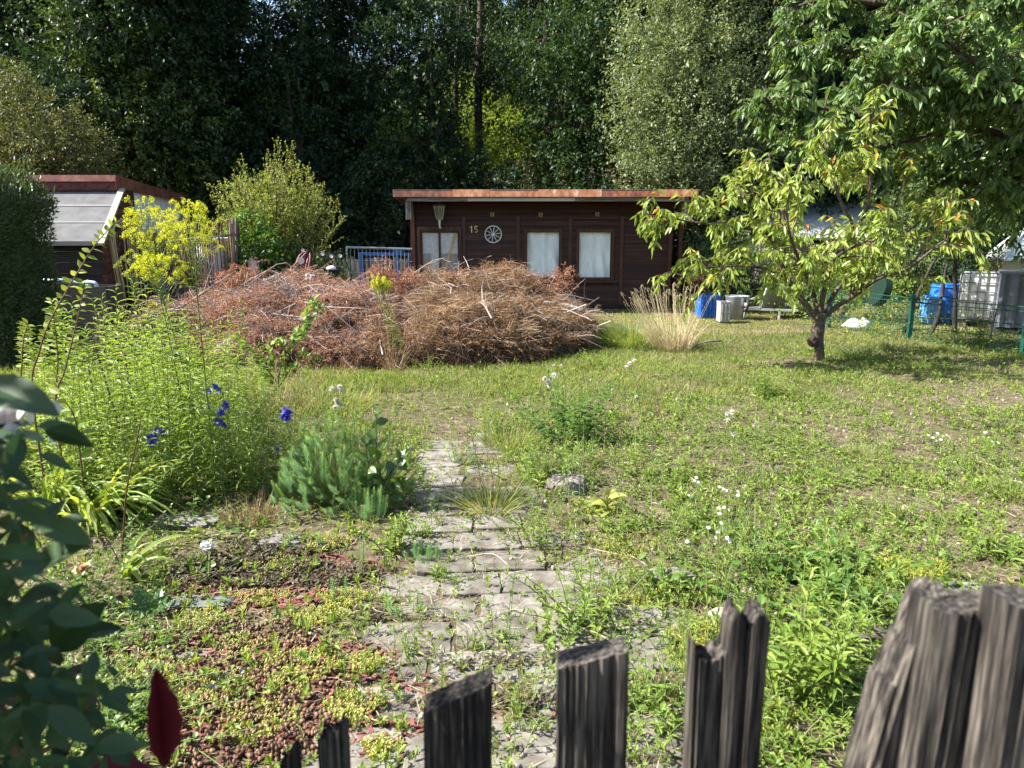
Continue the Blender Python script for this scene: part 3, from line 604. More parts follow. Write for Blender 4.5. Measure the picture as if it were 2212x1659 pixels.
for k, (u, Y, r_) in enumerate(((1037, 27, .13), (985, 30, .1), (1180, 31, .1))):
    p = at(u, 300, Y); z0 = float(hz(p[0], Y))
    t = thing('bare_trunk_tree', ['tall dark mossy trunk standing in the sunlit forest gap', 'thin dark trunk just left of the tall trunk in the forest gap', 'thin dark trunk right of the sunlit forest gap'][k], 'tree', (p[0], Y, z0))
    m = M(); pts = smooth([(p[0], Y, z0-.2), (p[0]+R.normal(0, .1), Y, z0+4), (p[0]+R.normal(0, .2), Y, z0+8), (p[0]+R.normal(0, .3), Y, z0+15)], 5); m.tube(pts, np.linspace(r_*1.3, r_*.5, len(pts)), 8)
    for q in range(26):
        z = z0+2+R.random()*11; a = R.random()*6.28; L0 = R.uniform(.5, 1.8); s = np.array([np.interp(z, pts[:, 2], pts[:, 0]), Y, z]); m.tube([s, s+(math.cos(a)*L0*.5, math.sin(a)*L0*.5, .15), s+(math.cos(a)*L0, math.sin(a)*L0, -.05)], [r_*.25, r_*.15, .01], 4, cap=False)
    m.build('trunk', bark, t, smooth=True)
    bl = [((np.interp(z, pts[:, 2], pts[:, 0])+R.normal(0, .8), Y+R.normal(0, .8), z), R.uniform(.5, .9)) for z in np.linspace(z0+3, z0+15, 14)]
    crown(bl, 40, 12, .6, .12, .07, LEAF4, shell=.1).build('crown', G_FOREST, t)
# undergrowth along the forest foot: a continuous mass
m = M(); bl = []
for x in np.arange(-20, 20, .9):
    for y0 in (20.6, 21.6):
        h = 1.3+1.9*vn(x, y0, 1.7, 31); bl.append(((x+R.normal(0, .3), y0+R.normal(0, .3), float(hz(x, y0))+h*.5), (.8, .7, h*.6)))
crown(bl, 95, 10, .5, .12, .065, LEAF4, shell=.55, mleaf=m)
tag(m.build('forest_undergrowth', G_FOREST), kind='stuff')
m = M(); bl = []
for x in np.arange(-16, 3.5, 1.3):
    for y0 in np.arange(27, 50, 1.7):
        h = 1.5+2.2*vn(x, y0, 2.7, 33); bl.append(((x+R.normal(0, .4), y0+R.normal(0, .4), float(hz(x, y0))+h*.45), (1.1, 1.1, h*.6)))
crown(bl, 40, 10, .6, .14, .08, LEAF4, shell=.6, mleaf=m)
tag(m.build('undergrowth_painted_sun', G_FOREST2), kind='stuff')  # sun on the hillside growth is put into its bright leaf colour
# small spruce behind the cabin roof
p = at(1150, 410, 20.2); z0 = float(hz(p[0], 20.2)); t = thing('small_spruce', 'small dull green spruce with its tip above the cabin roof', 'spruce', (p[0], 20.2, z0))
topz_ = at(1145, 335, 20.2)[2]; m = M(); m.tube([(p[0], 20.2, z0-.1), (p[0], 20.2, (z0+topz_)/2), (p[0], 20.2, topz_)], [.07, .05, .008], 7); m.build('trunk', bark, t)
m = M(); n = 520; zz = R.random(n)**1.3; a = R.random(n)*6.28; Hs = topz_-z0; rad = (1-zz)*1.15
s = np.stack([p[0]+0*a, 20.2+0*a, z0+.3+zz*(Hs-.35)], -1); dv = unit(np.stack([np.cos(a), np.sin(a), -.25+.5*zz], -1))
for k in range(14):
    f = (k+.5)/14; inst(m, *LEAF1, s+dv*(rad*f)[:, None], dv+R.normal(0, .5, (n, 3)), (0, 0, 1), .11, .03)
    inst(m, *LEAF1, s+dv*(rad*f)[:, None], dv+R.normal(0, .7, (n, 3))-(0, 0, .4), (0, 0, 1), .11, .03)
m.build('crown', leafmat('spruce_needles', [(.05, .07, .03), (.09, .11, .05)], .1), t)
def B(u, v, Y, rp, ry=None, rz=None):    # foliage mass from photo position and size (rp in photo px)
    c = at(u, v, Y); r = rp*1024/2212/FPX*Y; return (c, (r, ry or r, rz*1024/2212/FPX*Y if rz else r*.85))
def zg(u, Y, v=600): p = at(u, v, Y); return (p[0], Y, float(hz(p[0], Y)))
# grey-green willow-like tree behind the cabin's right end
bl = [B(*q) for q in ((1430, 60, 20, 75), (1520, 30, 20.3, 90), (1620, 60, 20.5, 80), (1410, 150, 19.8, 75), (1500, 140, 19.6, 90), (1590, 150, 20, 80), (1395, 240, 19.7, 70), (1470, 250, 19.4, 85), (1560, 250, 19.6, 85), (1640, 240, 20, 70), (1390, 330, 19.7, 60), (1440, 350, 19.4, 70), (1530, 350, 19.4, 80), (1620, 350, 19.8, 75), (1385, 390, 19.6, 45), (1470, 410, 19.3, 60), (1560, 430, 19.3, 70), (1640, 440, 19.7, 60), (1460, -60, 20.5, 80), (1560, -70, 20.5, 90), (1540, 540, 19.6, 60), (1620, 560, 19.8, 60))]
tree('goat_willow', 'large grey-green small-leaved tree rising behind the right end of the cabin', 'tree', zg(1530, 20.3), bl, .2, 330, 14, .55, .085, .045, LEAF4, G_WILLOW, up=.5, shell=.5, hang=.05, wander=.6)
bl = [B(*q) for q in ((1760, 60, 19, 60), (1700, 150, 19, 60), (1760, 250, 19.3, 60), (1720, 20, 19.3, 70))]
tree('forest_oak', 'dark tree between the grey-green tree and the big cherry', 'tree', zg(1720, 20.5), [B(q[0], q[1], 21.5, 90) for q in ((1720, 60), (1740, 180), (1720, 300), (1760, -20))], .2, 120, 14, .6, .11, .06, LEAF4, G_FOREST)
# hazel thicket top-left
bl = [B(*q) for q in ((20, 260, 15.5, 70), (100, 280, 15.5, 70), (160, 330, 15.3, 60), (60, 340, 15, 80), (200, 370, 15.6, 50), (-30, 200, 15.8, 70), (10, 185, 15.6, 35), (-80, 300, 15.3, 90), (120, 400, 15.5, 70), (-20, 400, 15.2, 80))]
tree('hazel_tree', 'olive green shrubby tree with yellowing tips above the hedge and shed roof', 'tree', zg(90, 15.8), bl, .13, 420, 14, .4, .07, .03, LEAF4, leafmat('leaf_olive', [(.06, .085, .03), (.1, .12, .045), (.16, .16, .06)], .3), up=.4, shell=.5)
bl = [B(*q) for q in ((230, 60, 20.5, 90), (330, 110, 20.5, 80), (250, 190, 20.2, 85), (350, 220, 20.4, 80), (420, 260, 20.5, 70), (300, 290, 20, 80), (390, 340, 20.4, 70), (250, 330, 20.2, 60), (450, 380, 20.5, 60), (200, 130, 21, 80))]
tree('maple_tree', 'mid green tree with glinting leaves at the forest edge over the shed roof', 'tree', zg(310, 21), bl, .2, 170, 15, .55, .11, .065, LEAF4, leafmat('leaf_maple', [(.045, .08, .025), (.07, .12, .035), (.11, .17, .04)], .35, .35, .6), up=.2, shell=.4)
bl = [B(*q) for q in ((600, 60, 22, 100), (560, 200, 22, 90), (680, 180, 22, 90), (620, 330, 21.6, 90), (730, 330, 21.8, 85), (520, 340, 21.6, 80), (690, 450, 21.2, 80), (800, 420, 21.5, 80))]
tree('oak_tree', 'broad dark blue-green tree behind the pointed yellow-green shrub', 'tree', zg(640, 22.5), bl, .25, 120, 15, .6, .12, .07, LEAF4, G_FOREST, shell=.35)
bl = [B(*q) for q in ((1180, 110, 22.5, 80), (1280, 80, 22.5, 80), (1230, 180, 22, 75), (1330, 170, 22.3, 70), (1190, 290, 22, 60), (1280, 280, 22, 80), (1240, 360, 21.6, 70), (1340, 350, 21.8, 60), (1150, 180, 22.5, 40))]
b2 = [B(*q) for q in ((860, 140, 22.2, 90), (890, 260, 22, 85), (850, 380, 21.6, 80), (935, 330, 21.9, 70), (950, 190, 22.3, 62), (910, 50, 22.6, 80), (980, 385, 21.5, 55), (1050, 390, 21.6, 45), (990, 330, 22.1, 36), (1120, 400, 21.3, 50), (960, 80, 22.4, 50))]
tree('alder_tree', 'near-black leafy tree just left of the sunlit forest gap', 'tree', zg(890, 22.8), b2, .22, 150, 15, .6, .12, .07, LEAF4, G_FOREST, shell=.3)
tree('beech_tree', 'dark green layered tree over the middle of the cabin roof, right of the gap', 'tree', zg(1250, 23), bl, .22, 130, 15, .6, .12, .07, LEAF4, leafmat('leaf_beech', [(.024, .055, .022), (.038, .078, .027), (.06, .105, .034)], .3), shell=.35, flat=1.6)
# clipped hedge on the left
xh = at(132, 560, 10.3)[0]-.1
hd = thing('clipped_hedge', 'tall clipped dark green hedge at the left edge of the garden', 'hedge', (xh-1.3, 10, 0))
m = M(); n = 60000; a = R.random(n)
zt_ = lambda x: np.interp(x, [xh-4, xh-.9, xh-.3, xh], [2.75, 2.72, 2.5, 2.15])
x = np.where(a < .35, xh-R.random(n)**2*.25, xh-R.random(n)*3.3); y = np.where(a < .35, 9.0+R.random(n)*1.4, np.where(a < .7, 9.0+R.random(n)**2*.3, 9.0+R.random(n)*1.5))
zc = zt_(x)*(1+.0*x); z = np.where((a >= .7), zc-R.random(n)**2*.3, R.random(n)*zc)
bulge = (fbm(y*1.1, z, .7, 60)-.5)*.35; x = x+np.where(a < .35, bulge, 0); y = y+np.where((a >= .35) & (a < .7), -bulge, 0)
P = np.stack([x, y, z+.02], -1)
outd = np.stack([(a < .35)*1., -1.*((a >= .35) & (a < .7)), (a >= .7)*1.+.3], -1)
k0 = x > xh-3.4
inst(m, *LEAF4, P[k0], (outd*.6+R.normal(0, .55, (n, 3))+(0, 0, .35))[k0], R.normal(0, 1, (n, 3))[k0], .05+R.random(k0.sum())*.03, .02, .0)
for i in range(330):   # loose young shoots on top
    b = np.array([xh-R.random()**1.5*3, 9.0+R.random()*1.6, 0]); b[2] = zt_(b[0])-.1; q = R.uniform(.12, .36); d = unit(np.array([R.normal(0, .3), R.normal(0, .3), 1.])); k = int(q*55)
    t_ = np.linspace(.1, 1, k); inst(m, *LEAF4, b+d*(t_*q)[:, None], d+R.normal(0, .6, (k, 3)), (0, 0, 1), .055, .02)
m.build('foliage', G_HEDGE, hd)
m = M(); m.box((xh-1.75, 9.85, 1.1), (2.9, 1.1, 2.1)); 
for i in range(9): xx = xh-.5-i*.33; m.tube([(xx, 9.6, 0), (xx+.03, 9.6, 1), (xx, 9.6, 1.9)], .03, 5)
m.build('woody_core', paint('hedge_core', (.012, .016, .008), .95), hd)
# hand-shaped shrub with pointed shoots
def shoots_bush(name, label, cat, base, tips, nside, L, W, lm, side=.35, per=34, rad=.02, tm=LEAF4, fill=None, group=None, wood=None, wand=.7):
    base = np.array(base, float); t = thing(name, label, cat, base, group); mw = M(); ml = M()
    for tp in tips:
        tp = np.array(tp, float); mid = base*.45+tp*.55+R.normal(0, .08, 3)+(0, 0, .12); P = smooth([base+R.normal(0, .05, 3)*(1, 1, 0)-(0, 0, .05), mid, tp], 8); mw.tube(P, np.linspace(rad, rad*.15, len(P)), 5, cap=False)
        tw = [P[len(P)//3:]]
        for k in range(nside):
            f = R.uniform(.3, .97); s = P[int(f*(len(P)-1))]; d = unit(unit(tp-base)+rdir(1)[0]*wand+(0, 0, .3)); q = side*(1.25-f)*R.uniform(.6, 1.3)
            Q = np.array([s, s+d*q*.5+R.normal(0, .02, 3), s+d*q+(0, 0, .04)]); mw.tube(Q, [rad*.3, rad*.2, rad*.08], 4, cap=False); tw.append(smooth(Q, 4))
        for Q in tw:
            ln = np.linalg.norm(np.diff(Q, axis=0), axis=1).sum(); k = max(3, int(ln*per)); f = np.linspace(0, 1, k)*(len(Q)-1.001); i0 = f.astype(int); fr = (f-i0)[:, None]
            pp = Q[i0]*(1-fr)+Q[i0+1]*fr; dd_ = unit(Q[i0+1]-Q[i0]); ls = .7+R.random(k)*.6
            inst(ml, *tm, pp, dd_*.5+R.normal(0, .6, (k, 3)), R.normal(0, .4, (k, 3))+(0, 0, 1), L*ls, W*ls, .1)
    mw.build('stems', wood or bark, t, smooth=True)
    if fill: crown(fill, *fill_d, mleaf=ml)
    ml.build('foliage', lm, t); return t
fill_d = (520, 10, .22, .05, .024, LEAF4)
b = zg(590, 14.5)
tips = [at(u, v, 14.5+R.normal(0, .5)) for u, v in ((600, 300), (632, 305), (575, 330), (655, 355), (525, 345), (510, 395), (700, 395), (665, 360), (455, 400), (735, 440), (745, 468), (700, 440), (480, 430), (620, 340), (560, 380), (640, 400), (590, 350), (680, 470), (530, 420), (470, 470), (610, 420), (560, 450), (650, 440))]
shoots_bush('mirabelle_shrub', 'yellow-green shrub with long pointed shoots against the dark forest', 'shrub', b, tips, 26, .055, .026, G_YELL, side=.75, per=42,
            fill=[B(*q) for q in ((570, 440, 14.5, 60), (620, 420, 14.6, 60), (530, 430, 14.4, 50), (660, 450, 14.6, 50), (590, 490, 14.4, 65), (640, 500, 14.5, 55), (540, 480, 14.5, 50))])
# creeper covered mound and weedy bushes behind the heap
bl = [B(*q) for q in ((540, 500, 13.6, 38), (560, 540, 13.5, 42), (550, 590, 13.4, 42), (590, 560, 13.6, 35), (575, 620, 13.4, 40))]
tree('creeper_mound', 'bright green climber-covered bush at the end of the reed screen', 'bush', zg(560, 13.7), bl, .04, 900, 10, .25, .07, .05, LEAF4, G_WEEDD, shell=.6)
bl = [B(*q) for q in ((640, 560, 14.2, 36), (680, 575, 14.2, 36), (700, 600, 14, 40), (650, 610, 13.8, 40), (725, 570, 14.4, 24), (740, 620, 14, 30), (700, 640, 13.6, 35))]
tree('bindweed_bush', 'pale green weedy bush with white bindweed flowers left of the mesh fence', 'bush', zg(680, 14.2), bl, .03, 800, 9, .22, .06, .035, LEAF4, G_BUSH, shell=.5, up=.6)
fl = M()
for u, v in ((655, 540), (697, 548), (716, 553), (590, 520), (597, 526), (735, 552), (570, 508), (610, 560)):
    p = at(u, v, 13.7); th = np.arange(8)*PI/4; inst(fl, *LEAF1, np.repeat(p[None], 8, 0), np.stack([np.cos(th), -.6+0*th, np.sin(th)], -1), (0, -1, 0), .045, .035)
fl.build('flower', paint('petal_white', (.8, .8, .82), .6), bpy.data.objects['bindweed_bush'])
# bushes on the right, behind the green fence
def rb(name, label, q, lm, dens=700, L=.06, W=.03, cat='bush', **k):
    bl = [B(*z) for z in q]; u = np.mean([z[0] for z in q]); Y = np.mean([z[2] for z in q])+.2
    return tree(name, label, cat, zg(u, Y), bl, .05, dens, 10, .28, L, W, LEAF4, lm, **k)
rb('viburnum_bush', 'blue-green leafy bush between cabin and young cherry tree', ((1530, 560, 16.5, 45), (1580, 540, 16.5, 45), (1560, 600, 16.2, 50), (1620, 590, 16.3, 50), (1660, 560, 16.6, 45), (1690, 610, 16.2, 45), (1640, 630, 16, 40)), G_BUSH, 700)
rb('dry_brown_bush', 'small dead reddish-brown bush beside the cabin corner', ((1500, 590, 15.2, 20), (1520, 598, 15.2, 18)), leafmat('dead_brown', [(.1, .045, .03), (.18, .09, .06)], .2), 1500, .05, .012)
rb('lilac_bush', 'tall pale green bush between the two cherry trees', ((2010, 440, 17, 60), (1960, 480, 17, 55), (2050, 500, 16.8, 50), (1990, 550, 16.6, 60), (1940, 560, 16.8, 50), (2080, 450, 17.2, 50), (2040, 590, 16.4, 50), (1900, 590, 16.4, 50)), G_BUSH, 520, .075, .04)
rb('ivy_conifer', 'dark ivy-clad conifer left of the greenhouse', ((2090, 520, 16, 45), (2095, 570, 15.9, 45), (2080, 620, 15.8, 40), (2120, 500, 16.3, 40), (2060, 600, 15.7, 30)), G_FOREST, 800, .06, .03)
rb('berry_hedge', 'rambling hedge with pale blossoms beyond the green fence', ((1760, 640, 14.6, 40), (1820, 630, 14.5, 45), (1880, 640, 14.4, 45), (1940, 640, 14.3, 40), (1700, 640, 15, 35), (1850, 590, 15, 40)), G_WEED, 560, .06, .035)
rb('elder_tree', 'yellowish foliage tree high behind the greenhouse', ((2190, 470, 19, 50), (2240, 440, 19, 60), (2140, 450, 19.3, 50), (2300, 400, 19, 70)), G_YELL, 260, .1, .05, cat='tree')
bl = [B(*q) for q in ((1800, 330, 19.5, 70), (1900, 380, 19.5, 70), (2000, 350, 19.8, 80), (2100, 380, 20, 80), (2200, 330, 20, 90), (1760, 400, 19.6, 60), (1880, 270, 20, 80), (2050, 250, 20.5, 90), (2250, 200, 20.5, 100))]
tree('shade_tree', 'dark spreading tree hidden behind both cherry trees', 'tree', zg(1990, 20.5), bl, .2, 190, 12, .55, .11, .06, LEAF4, G_FOREST, shell=.3)
# ================================================================ CHERRY TREES (hanging leaves)
def along(P, n): 
    f = np.linspace(0, 1, n)*(len(P)-1.001); i0 = f.astype(int); fr = (f-i0)[:, None]; return P[i0]*(1-fr)+P[i0+1]*fr, unit(P[i0+1]-P[i0])
def hang_leaves(ml, P, per, L, W, hang=.9, tmpl=LEAFM, spread=.7, drp=.15, mo=None, po=0):
    ln = np.linalg.norm(np.diff(P, axis=0), axis=1).sum(); k = max(3, int(ln*per)); pp, dd_ = along(P, k); ls = .65+R.random(k)*.6
    d = unit(dd_*.55+R.normal(0, spread, (k, 3))*(1, 1, .5)+(0, 0, -hang)); nr = R.normal(0, .8, (k, 3))+dd_*.2
    sel = R.random(k) < po
    cl = R.random()*.5
    if mo is not None and sel.any(): inst(mo, *tmpl, pp[sel], d[sel], nr[sel], L*ls[sel], W*ls[sel], drp)
    inst(ml, *tmpl, pp[~sel], d[~sel], nr[~sel], L*ls[~sel], W*ls[~sel], drp, cl+R.random((~sel).sum())*.5)
def cherry(t, limb_paths, r0s, ml, mw, mo, L, W, nside, slen, per, po=0., nsub=4, up=.25, tmpl=LEAFM, hang=.9):
    for P0, r0 in zip(limb_paths, r0s):
        P = smooth(P0, 6); mw.tube(P, np.linspace(r0, r0*.3, len(P)), 8, cap=True); T = unit(np.gradient(P, axis=0)); ln = np.linalg.norm(np.diff(P, axis=0), axis=1).sum()
        hang_leaves(ml, P[int(len(P)*.75):], per, L, W, hang, tmpl, mo=mo, po=po)
        for k in range(int(nside*ln)):
            f = R.uniform(.18, 1)**.8; i = int(f*(len(P)-1)); s = P[i]; d = unit(T[i]*.5+rdir(1)[0]*.9+(0, 0, up)); q = slen*(1.2-.6*f)*R.uniform(.6, 1.25)
            Q = smooth([s, s+d*q*.5+R.normal(0, .04, 3), s+d*q+(0, 0, -.12*q)], 4); mw.tube(Q, np.linspace(min(r0*.35, .016), .004, len(Q)), 5, cap=False); hang_leaves(ml, Q[2:], per, L, W, hang, tmpl, mo=mo, po=po)
            for j in range(nsub):
                g_ = R.uniform(.3, 1); s2 = Q[int(g_*(len(Q)-1))]; d2 = unit(d*.6+rdir(1)[0]*.8+(0, 0, .1)); q2 = q*.42*R.uniform(.6, 1.3); Q2 = np.array([s2, s2+d2*q2*.5, s2+d2*q2+(0, 0, -.15*q2)]); mw.tube(Q2, [.006, .004, .003], 4, cap=False); hang_leaves(ml, smooth(Q2, 3), per, L, W, hang, tmpl, mo=mo, po=po)
YT = float(g(1768, 782)[1]); tb = g(1768, 785)
yc = thing('young_cherry_tree', 'young cherry tree with knobbly trunk and hanging yellow-green leaves on the lawn', 'tree', (tb[0], tb[1], 0))
def A(u, v, dy=0): return at(u, v, YT+dy)
mw = M(); ml = M(); mo = M()
mw.tube(smooth([A(1769, 800), A(1770, 775), A(1769, 745), A(1766, 722), A(1768, 706), A(1770, 690), A(1772, 676)], 4), np.interp(np.linspace(0, 1, 25), [0, .08, .35, .55, .7, 1], [.11, .075, .062, .088, .082, .082]), 12)
th = rdir(60); 
kn = M(); c = A(1757, 737, -.03); loft(kn, [np.stack([c[0]+r_*np.cos(np.arange(10)*.628)*(1+.2*np.sin(np.arange(10)*3+z)), np.full(10, c[1])+r_*np.sin(np.arange(10)*.628), np.full(10, c[2]+z)], -1) for z, r_ in ((-.08, .02), (-.05, .06), (-.01, .078), (.03, .07), (.07, .03))])
kn.build('trunk_knot', noisemat('knot_bark', [(.3, (.02, .012, .012)), (.6, (.08, .05, .045)), (.8, (.2, .15, .14))], nscale=24, bump=1, bdist=.02), yc, smooth=True)
paths = [[A(1766, 690), A(1738, 655), A(1706, 610), A(1683, 560, -.1), A(1655, 500, -.2), A(1615, 440, -.3), A(1590, 420, -.3)],
 [A(1768, 685), A(1757, 640, .2), A(1735, 585, .4), A(1700, 500, .5), A(1680, 400, .5), A(1660, 330, .5)],
 [A(1772, 680), A(1780, 630, -.1), A(1800, 560, -.2), A(1850, 500, -.1), A(1880, 400, -.1), A(1875, 300, -.1), A(1885, 245, -.1)],
 [A(1776, 688), A(1810, 660), A(1850, 635), A(1900, 600, -.3), A(1960, 580, -.4), A(2040, 520, -.4), A(2095, 490, -.4)],
 [A(1774, 680), A(1820, 610, .5), A(1880, 540, .7), A(1930, 450, .8), A(1960, 350, .8)],
 [A(1700, 600), A(1650, 580, -.4), A(1590, 575, -.6), A(1520, 580, -.6), A(1470, 600, -.5)],
 [A(1655, 500, -.2), A(1580, 490, -.2), A(1500, 480, -.3), A(1440, 470, -.3), A(1410, 470, -.3)],
 [A(1800, 560, -.2), A(1830, 540, -.8), A(1880, 520, -1.1), A(1930, 520, -1.3)], [A(1760, 640, 0), A(1740, 590, -.6), A(1710, 520, -1.), A(1700, 450, -1.1), A(1720, 370, -1)],
 [A(1700, 500, .5), A(1640, 430, .8), A(1590, 380, .9)], [A(1850, 500, -.1), A(1810, 420, -.3), A(1790, 350, -.3), A(1780, 300, -.2)], [A(1880, 540, .7), A(1960, 500, 1), A(2020, 450, 1.1)],
 [A(1960, 580, -.4), A(1990, 540, -.1), A(2010, 470, 0), A(2040, 430, 0)]]
cherry(yc, paths, [.048, .038, .04, .04, .034, .022, .02, .02, .028, .02, .022, .02, .02], ml, mw, mo, .12, .036, 8.2, .6, 38, po=.014, nsub=3, tmpl=LEAFM)
mw.build('trunk', bark_young, yc, smooth=True); ml.build('crown', G_YOUNG, yc); mo.build('turned_leaves', G_ORANGE, yc)
# the big old cherry
YB_ = 12.5
def C(u, v, dy=0): return at(u, v, YB_+dy)
bc = thing('old_cherry_tree', 'big old cherry tree with drooping dark green leaves filling the upper right corner', 'tree', (C(2480, 600)[0], YB_, 0))
mw = M(); ml = M(); mo = M(); base = np.array([C(2480, 600)[0], YB_, 0])
mw.tube(smooth([base-(0, 0, .1), base+(0, 0, .8), C(2450, 470), C(2430, 330), C(2400, 200)], 5), np.linspace(.24, .15, 21), 12)
paths = [[C(2450, 480), C(2330, 470), C(2212, 438), C(2140, 410, -.1), C(2060, 380, -.3), C(1990, 330, -.4)],
 [C(2430, 400), C(2330, 350, -.8), C(2200, 300, -1.2), C(2060, 270, -1.4), C(1900, 260, -1.5), C(1760, 230, -1.5), C(1650, 215, -1.4)],
 [C(2430, 330), C(2300, 230, -.3), C(2150, 170, -.5), C(1980, 130, -.5), C(1820, 110, -.5), C(1690, 95, -.5)],
 [C(2420, 300), C(2300, 150, .3), C(2150, 60, .5), C(1980, 20, .5), C(1800, 0, .5), C(1700, 20, .5)],
 [C(2400, 220), C(2300, 60, 0), C(2200, -60, 0), C(2050, -120, 0), C(1900, -140, 0)],
 [C(2430, 380), C(2300, 260, -1.6), C(2150, 200, -2), C(1990, 180, -2.1), C(1860, 170, -2.1)],
 [C(2060, 270, -1.4), C(1950, 310, -1.6), C(1850, 320, -1.7), C(1760, 310, -1.6)],
 [C(2400, 260, .3), C(2280, 220, .8), C(2120, 220, 1.2), C(1950, 240, 1.2), C(1820, 280, 1.1), C(1720, 300, 1)],
 [C(2430, 430, -.5), C(2320, 400, -1), C(2212, 390, -1.4), C(2130, 420, -1.5)],
 [C(2400, 200, -1), C(2280, 60, -1.5), C(2150, 0, -1.8), C(2000, -40, -1.8)],
 [C(2420, 330, -.8), C(2300, 300, -1.8), C(2200, 240, -2.3), C(2100, 130, -2.4), C(2000, 60, -2.4)],
 [C(2450, 500, -.5), C(2350, 560, -.9), C(2260, 600, -1)]]
cherry(bc, paths, [.11, .08, .08, .08, .06, .06, .03, .06, .05, .05, .05, .04], ml, mw, mo, .125, .05, 12, .85, 34, po=.001, nsub=4, up=.15, hang=.8)
mw.build('trunk', bark, bc, smooth=True); ml.build('crown', G_CHERRY, bc); mo.build('turned_leaves', G_YELL, bc)
# ================================================================ BRUSHWOOD HEAPS
pu = np.array([230, 300, 420, 500, 600, 700, 800, 870, 900, 960, 1030, 1080, 1150, 1200, 1260, 1310])
pv = np.array([720, 665, 634, 612, 606, 612, 606, 590, 604, 604, 600, 598, 606, 630, 662, 735])
YP = 12.2; px = np.array([at(u, 600, YP)[0] for u in pu]); pz = np.maximum(.03, np.array([at(u, v, YP)[2] for u, v in zip(pu, pv)]))
bu = np.array([200, 350, 500, 650, 850, 1000, 1150, 1250, 1310]); bv = np.array([800, 800, 800, 795, 795, 795, 785, 765, 745])
fb_ = np.array([g(u, v) for u, v in zip(bu, bv)]); cxs = fb_[:, 0]*1.0/fb_[:, 1]
cxs_mid = ray(868, 700)[0]/ray(868, 700)[1]
def hpile(x, y):
    q = x/y; yf = np.interp(q, cxs, fb_[:, 1]); rx = x*YP/y; H = np.interp(rx, px, pz)*.93
    t = np.clip((y-yf)/(YP-yf), 0, 1); b = np.clip((14.2-y)/(14.2-YP), 0, 1)
    h = H*np.sqrt(np.clip(t*(2-t), 0, 1))**.85*np.where(y > YP, b*(2-b), 1)
    edge = np.clip((q-px[0]/YP)/.05, 0, 1)*np.clip((px[-1]/YP-q)/.03, 0, 1)
    return h*edge*(.42+.62*fbm(x, y, .95, 90)+.5*vn(x, y, .36, 97))*(1-.5*np.exp(-((q-cxs_mid)/.022)**2))
XS = at(858, 600, YP)[0]     # line where the reddish heap meets the straw-coloured one
def core(x0, x1, c):
    xs_ = np.arange(x0, x1, .07); ys_ = np.arange(8.4, 14.4, .07); X, Y = np.meshgrid(xs_, ys_); Z = hpile(X, Y)*.86+(vn(X, Y, .18, 93)-.6)*.3*np.clip(hpile(X, Y)*4, 0, 1)-.14+.1*np.clip(hpile(X, Y)*5, 0, 1)
    n1 = len(xs_); ij = (np.arange(len(ys_)-1)[:, None]*n1+np.arange(n1-1)).ravel(); m = M(); m.add(np.stack([X, Y, Z], -1).reshape(-1, 3), [np.stack([ij, ij+1, ij+n1+1, ij+n1], -1)]); return m
def surf(n, x0, x1, lift=(0, .08), ymax=13):
    out = []
    while sum(len(o) for o in out) < n:
        x = R.uniform(x0, x1, n*2); y = R.uniform(8.4, ymax, n*2); h = hpile(x, y); k = h > .07; 
        out.append(np.stack([x, y, h*R.uniform(.86, 1.0, n*2)+R.uniform(*lift, n*2)], -1)[k])
    return np.concatenate(out)[:n]
x0p, x1p = px[0]*1.05, px[-1]+.1
red_m = leafmat('dead_conifer_needles', [(.15, .065, .04), (.28, .14, .09), (.42, .25, .17), (.58, .4, .29)], .22, .8, .1, tc=(1.3, 1, .8))
tan_m = leafmat('dry_stalks', [(.1, .06, .035), (.2, .125, .07), (.34, .23, .14), (.54, .42, .27)], .2, .7, .15, tc=(1.2, 1, .8))
grt_m = leafmat('bare_grey_twigs', [(.1, .08, .07), (.22, .18, .16), (.4, .34, .31)], 0, .7, .2)
core_m = noisemat('heap_litter_painted_shade', [(.35, (.03, .016, .009)), (.6, (.09, .05, .028)), (.8, (.17, .11, .06))], nscale=24, detail=8, bump=1, bdist=.04, rough=.95)  # dark colour stands in for shade in the hollows between twigs
hr = thing('conifer_brush_heap', 'big heap of dead reddish-brown conifer branches and bare grey twigs', 'brush heap', (XS-2.2, 11, 0))
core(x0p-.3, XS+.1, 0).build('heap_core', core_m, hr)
def sprays(m, P, n_nd, slen, L, W, wander=1., up=.25, tmpl=LEAF1, cl=None):
    n = len(P); sd = unit(np.stack([R.normal(0, 1, n), R.normal(-.35, .8, n), R.normal(up, .45, n)], -1)); t = (np.arange(n_nd)+1.)/n_nd; s_ = slen*R.uniform(.5, 1.3, n)
    Q = P[:, None]+sd[:, None]*(t[None]*s_[:, None])[..., None]; Q[:, :, 2] -= .35*s_[:, None]*t[None]**2; Q += R.normal(0, .012, Q.shape)
    d = unit(sd[:, None]*.8+R.normal(0, .6, Q.shape)+(0, 0, -.25)); k = n*n_nd; v = np.clip(np.repeat(R.random(n), n_nd)*.6+R.random(k)*.4, 0, 1)
    inst(m, *tmpl, Q.reshape(-1, 3), d.reshape(-1, 3), R.normal(0, 1, (k, 3)), L*R.uniform(.6, 1.4, k), W, .1, v)
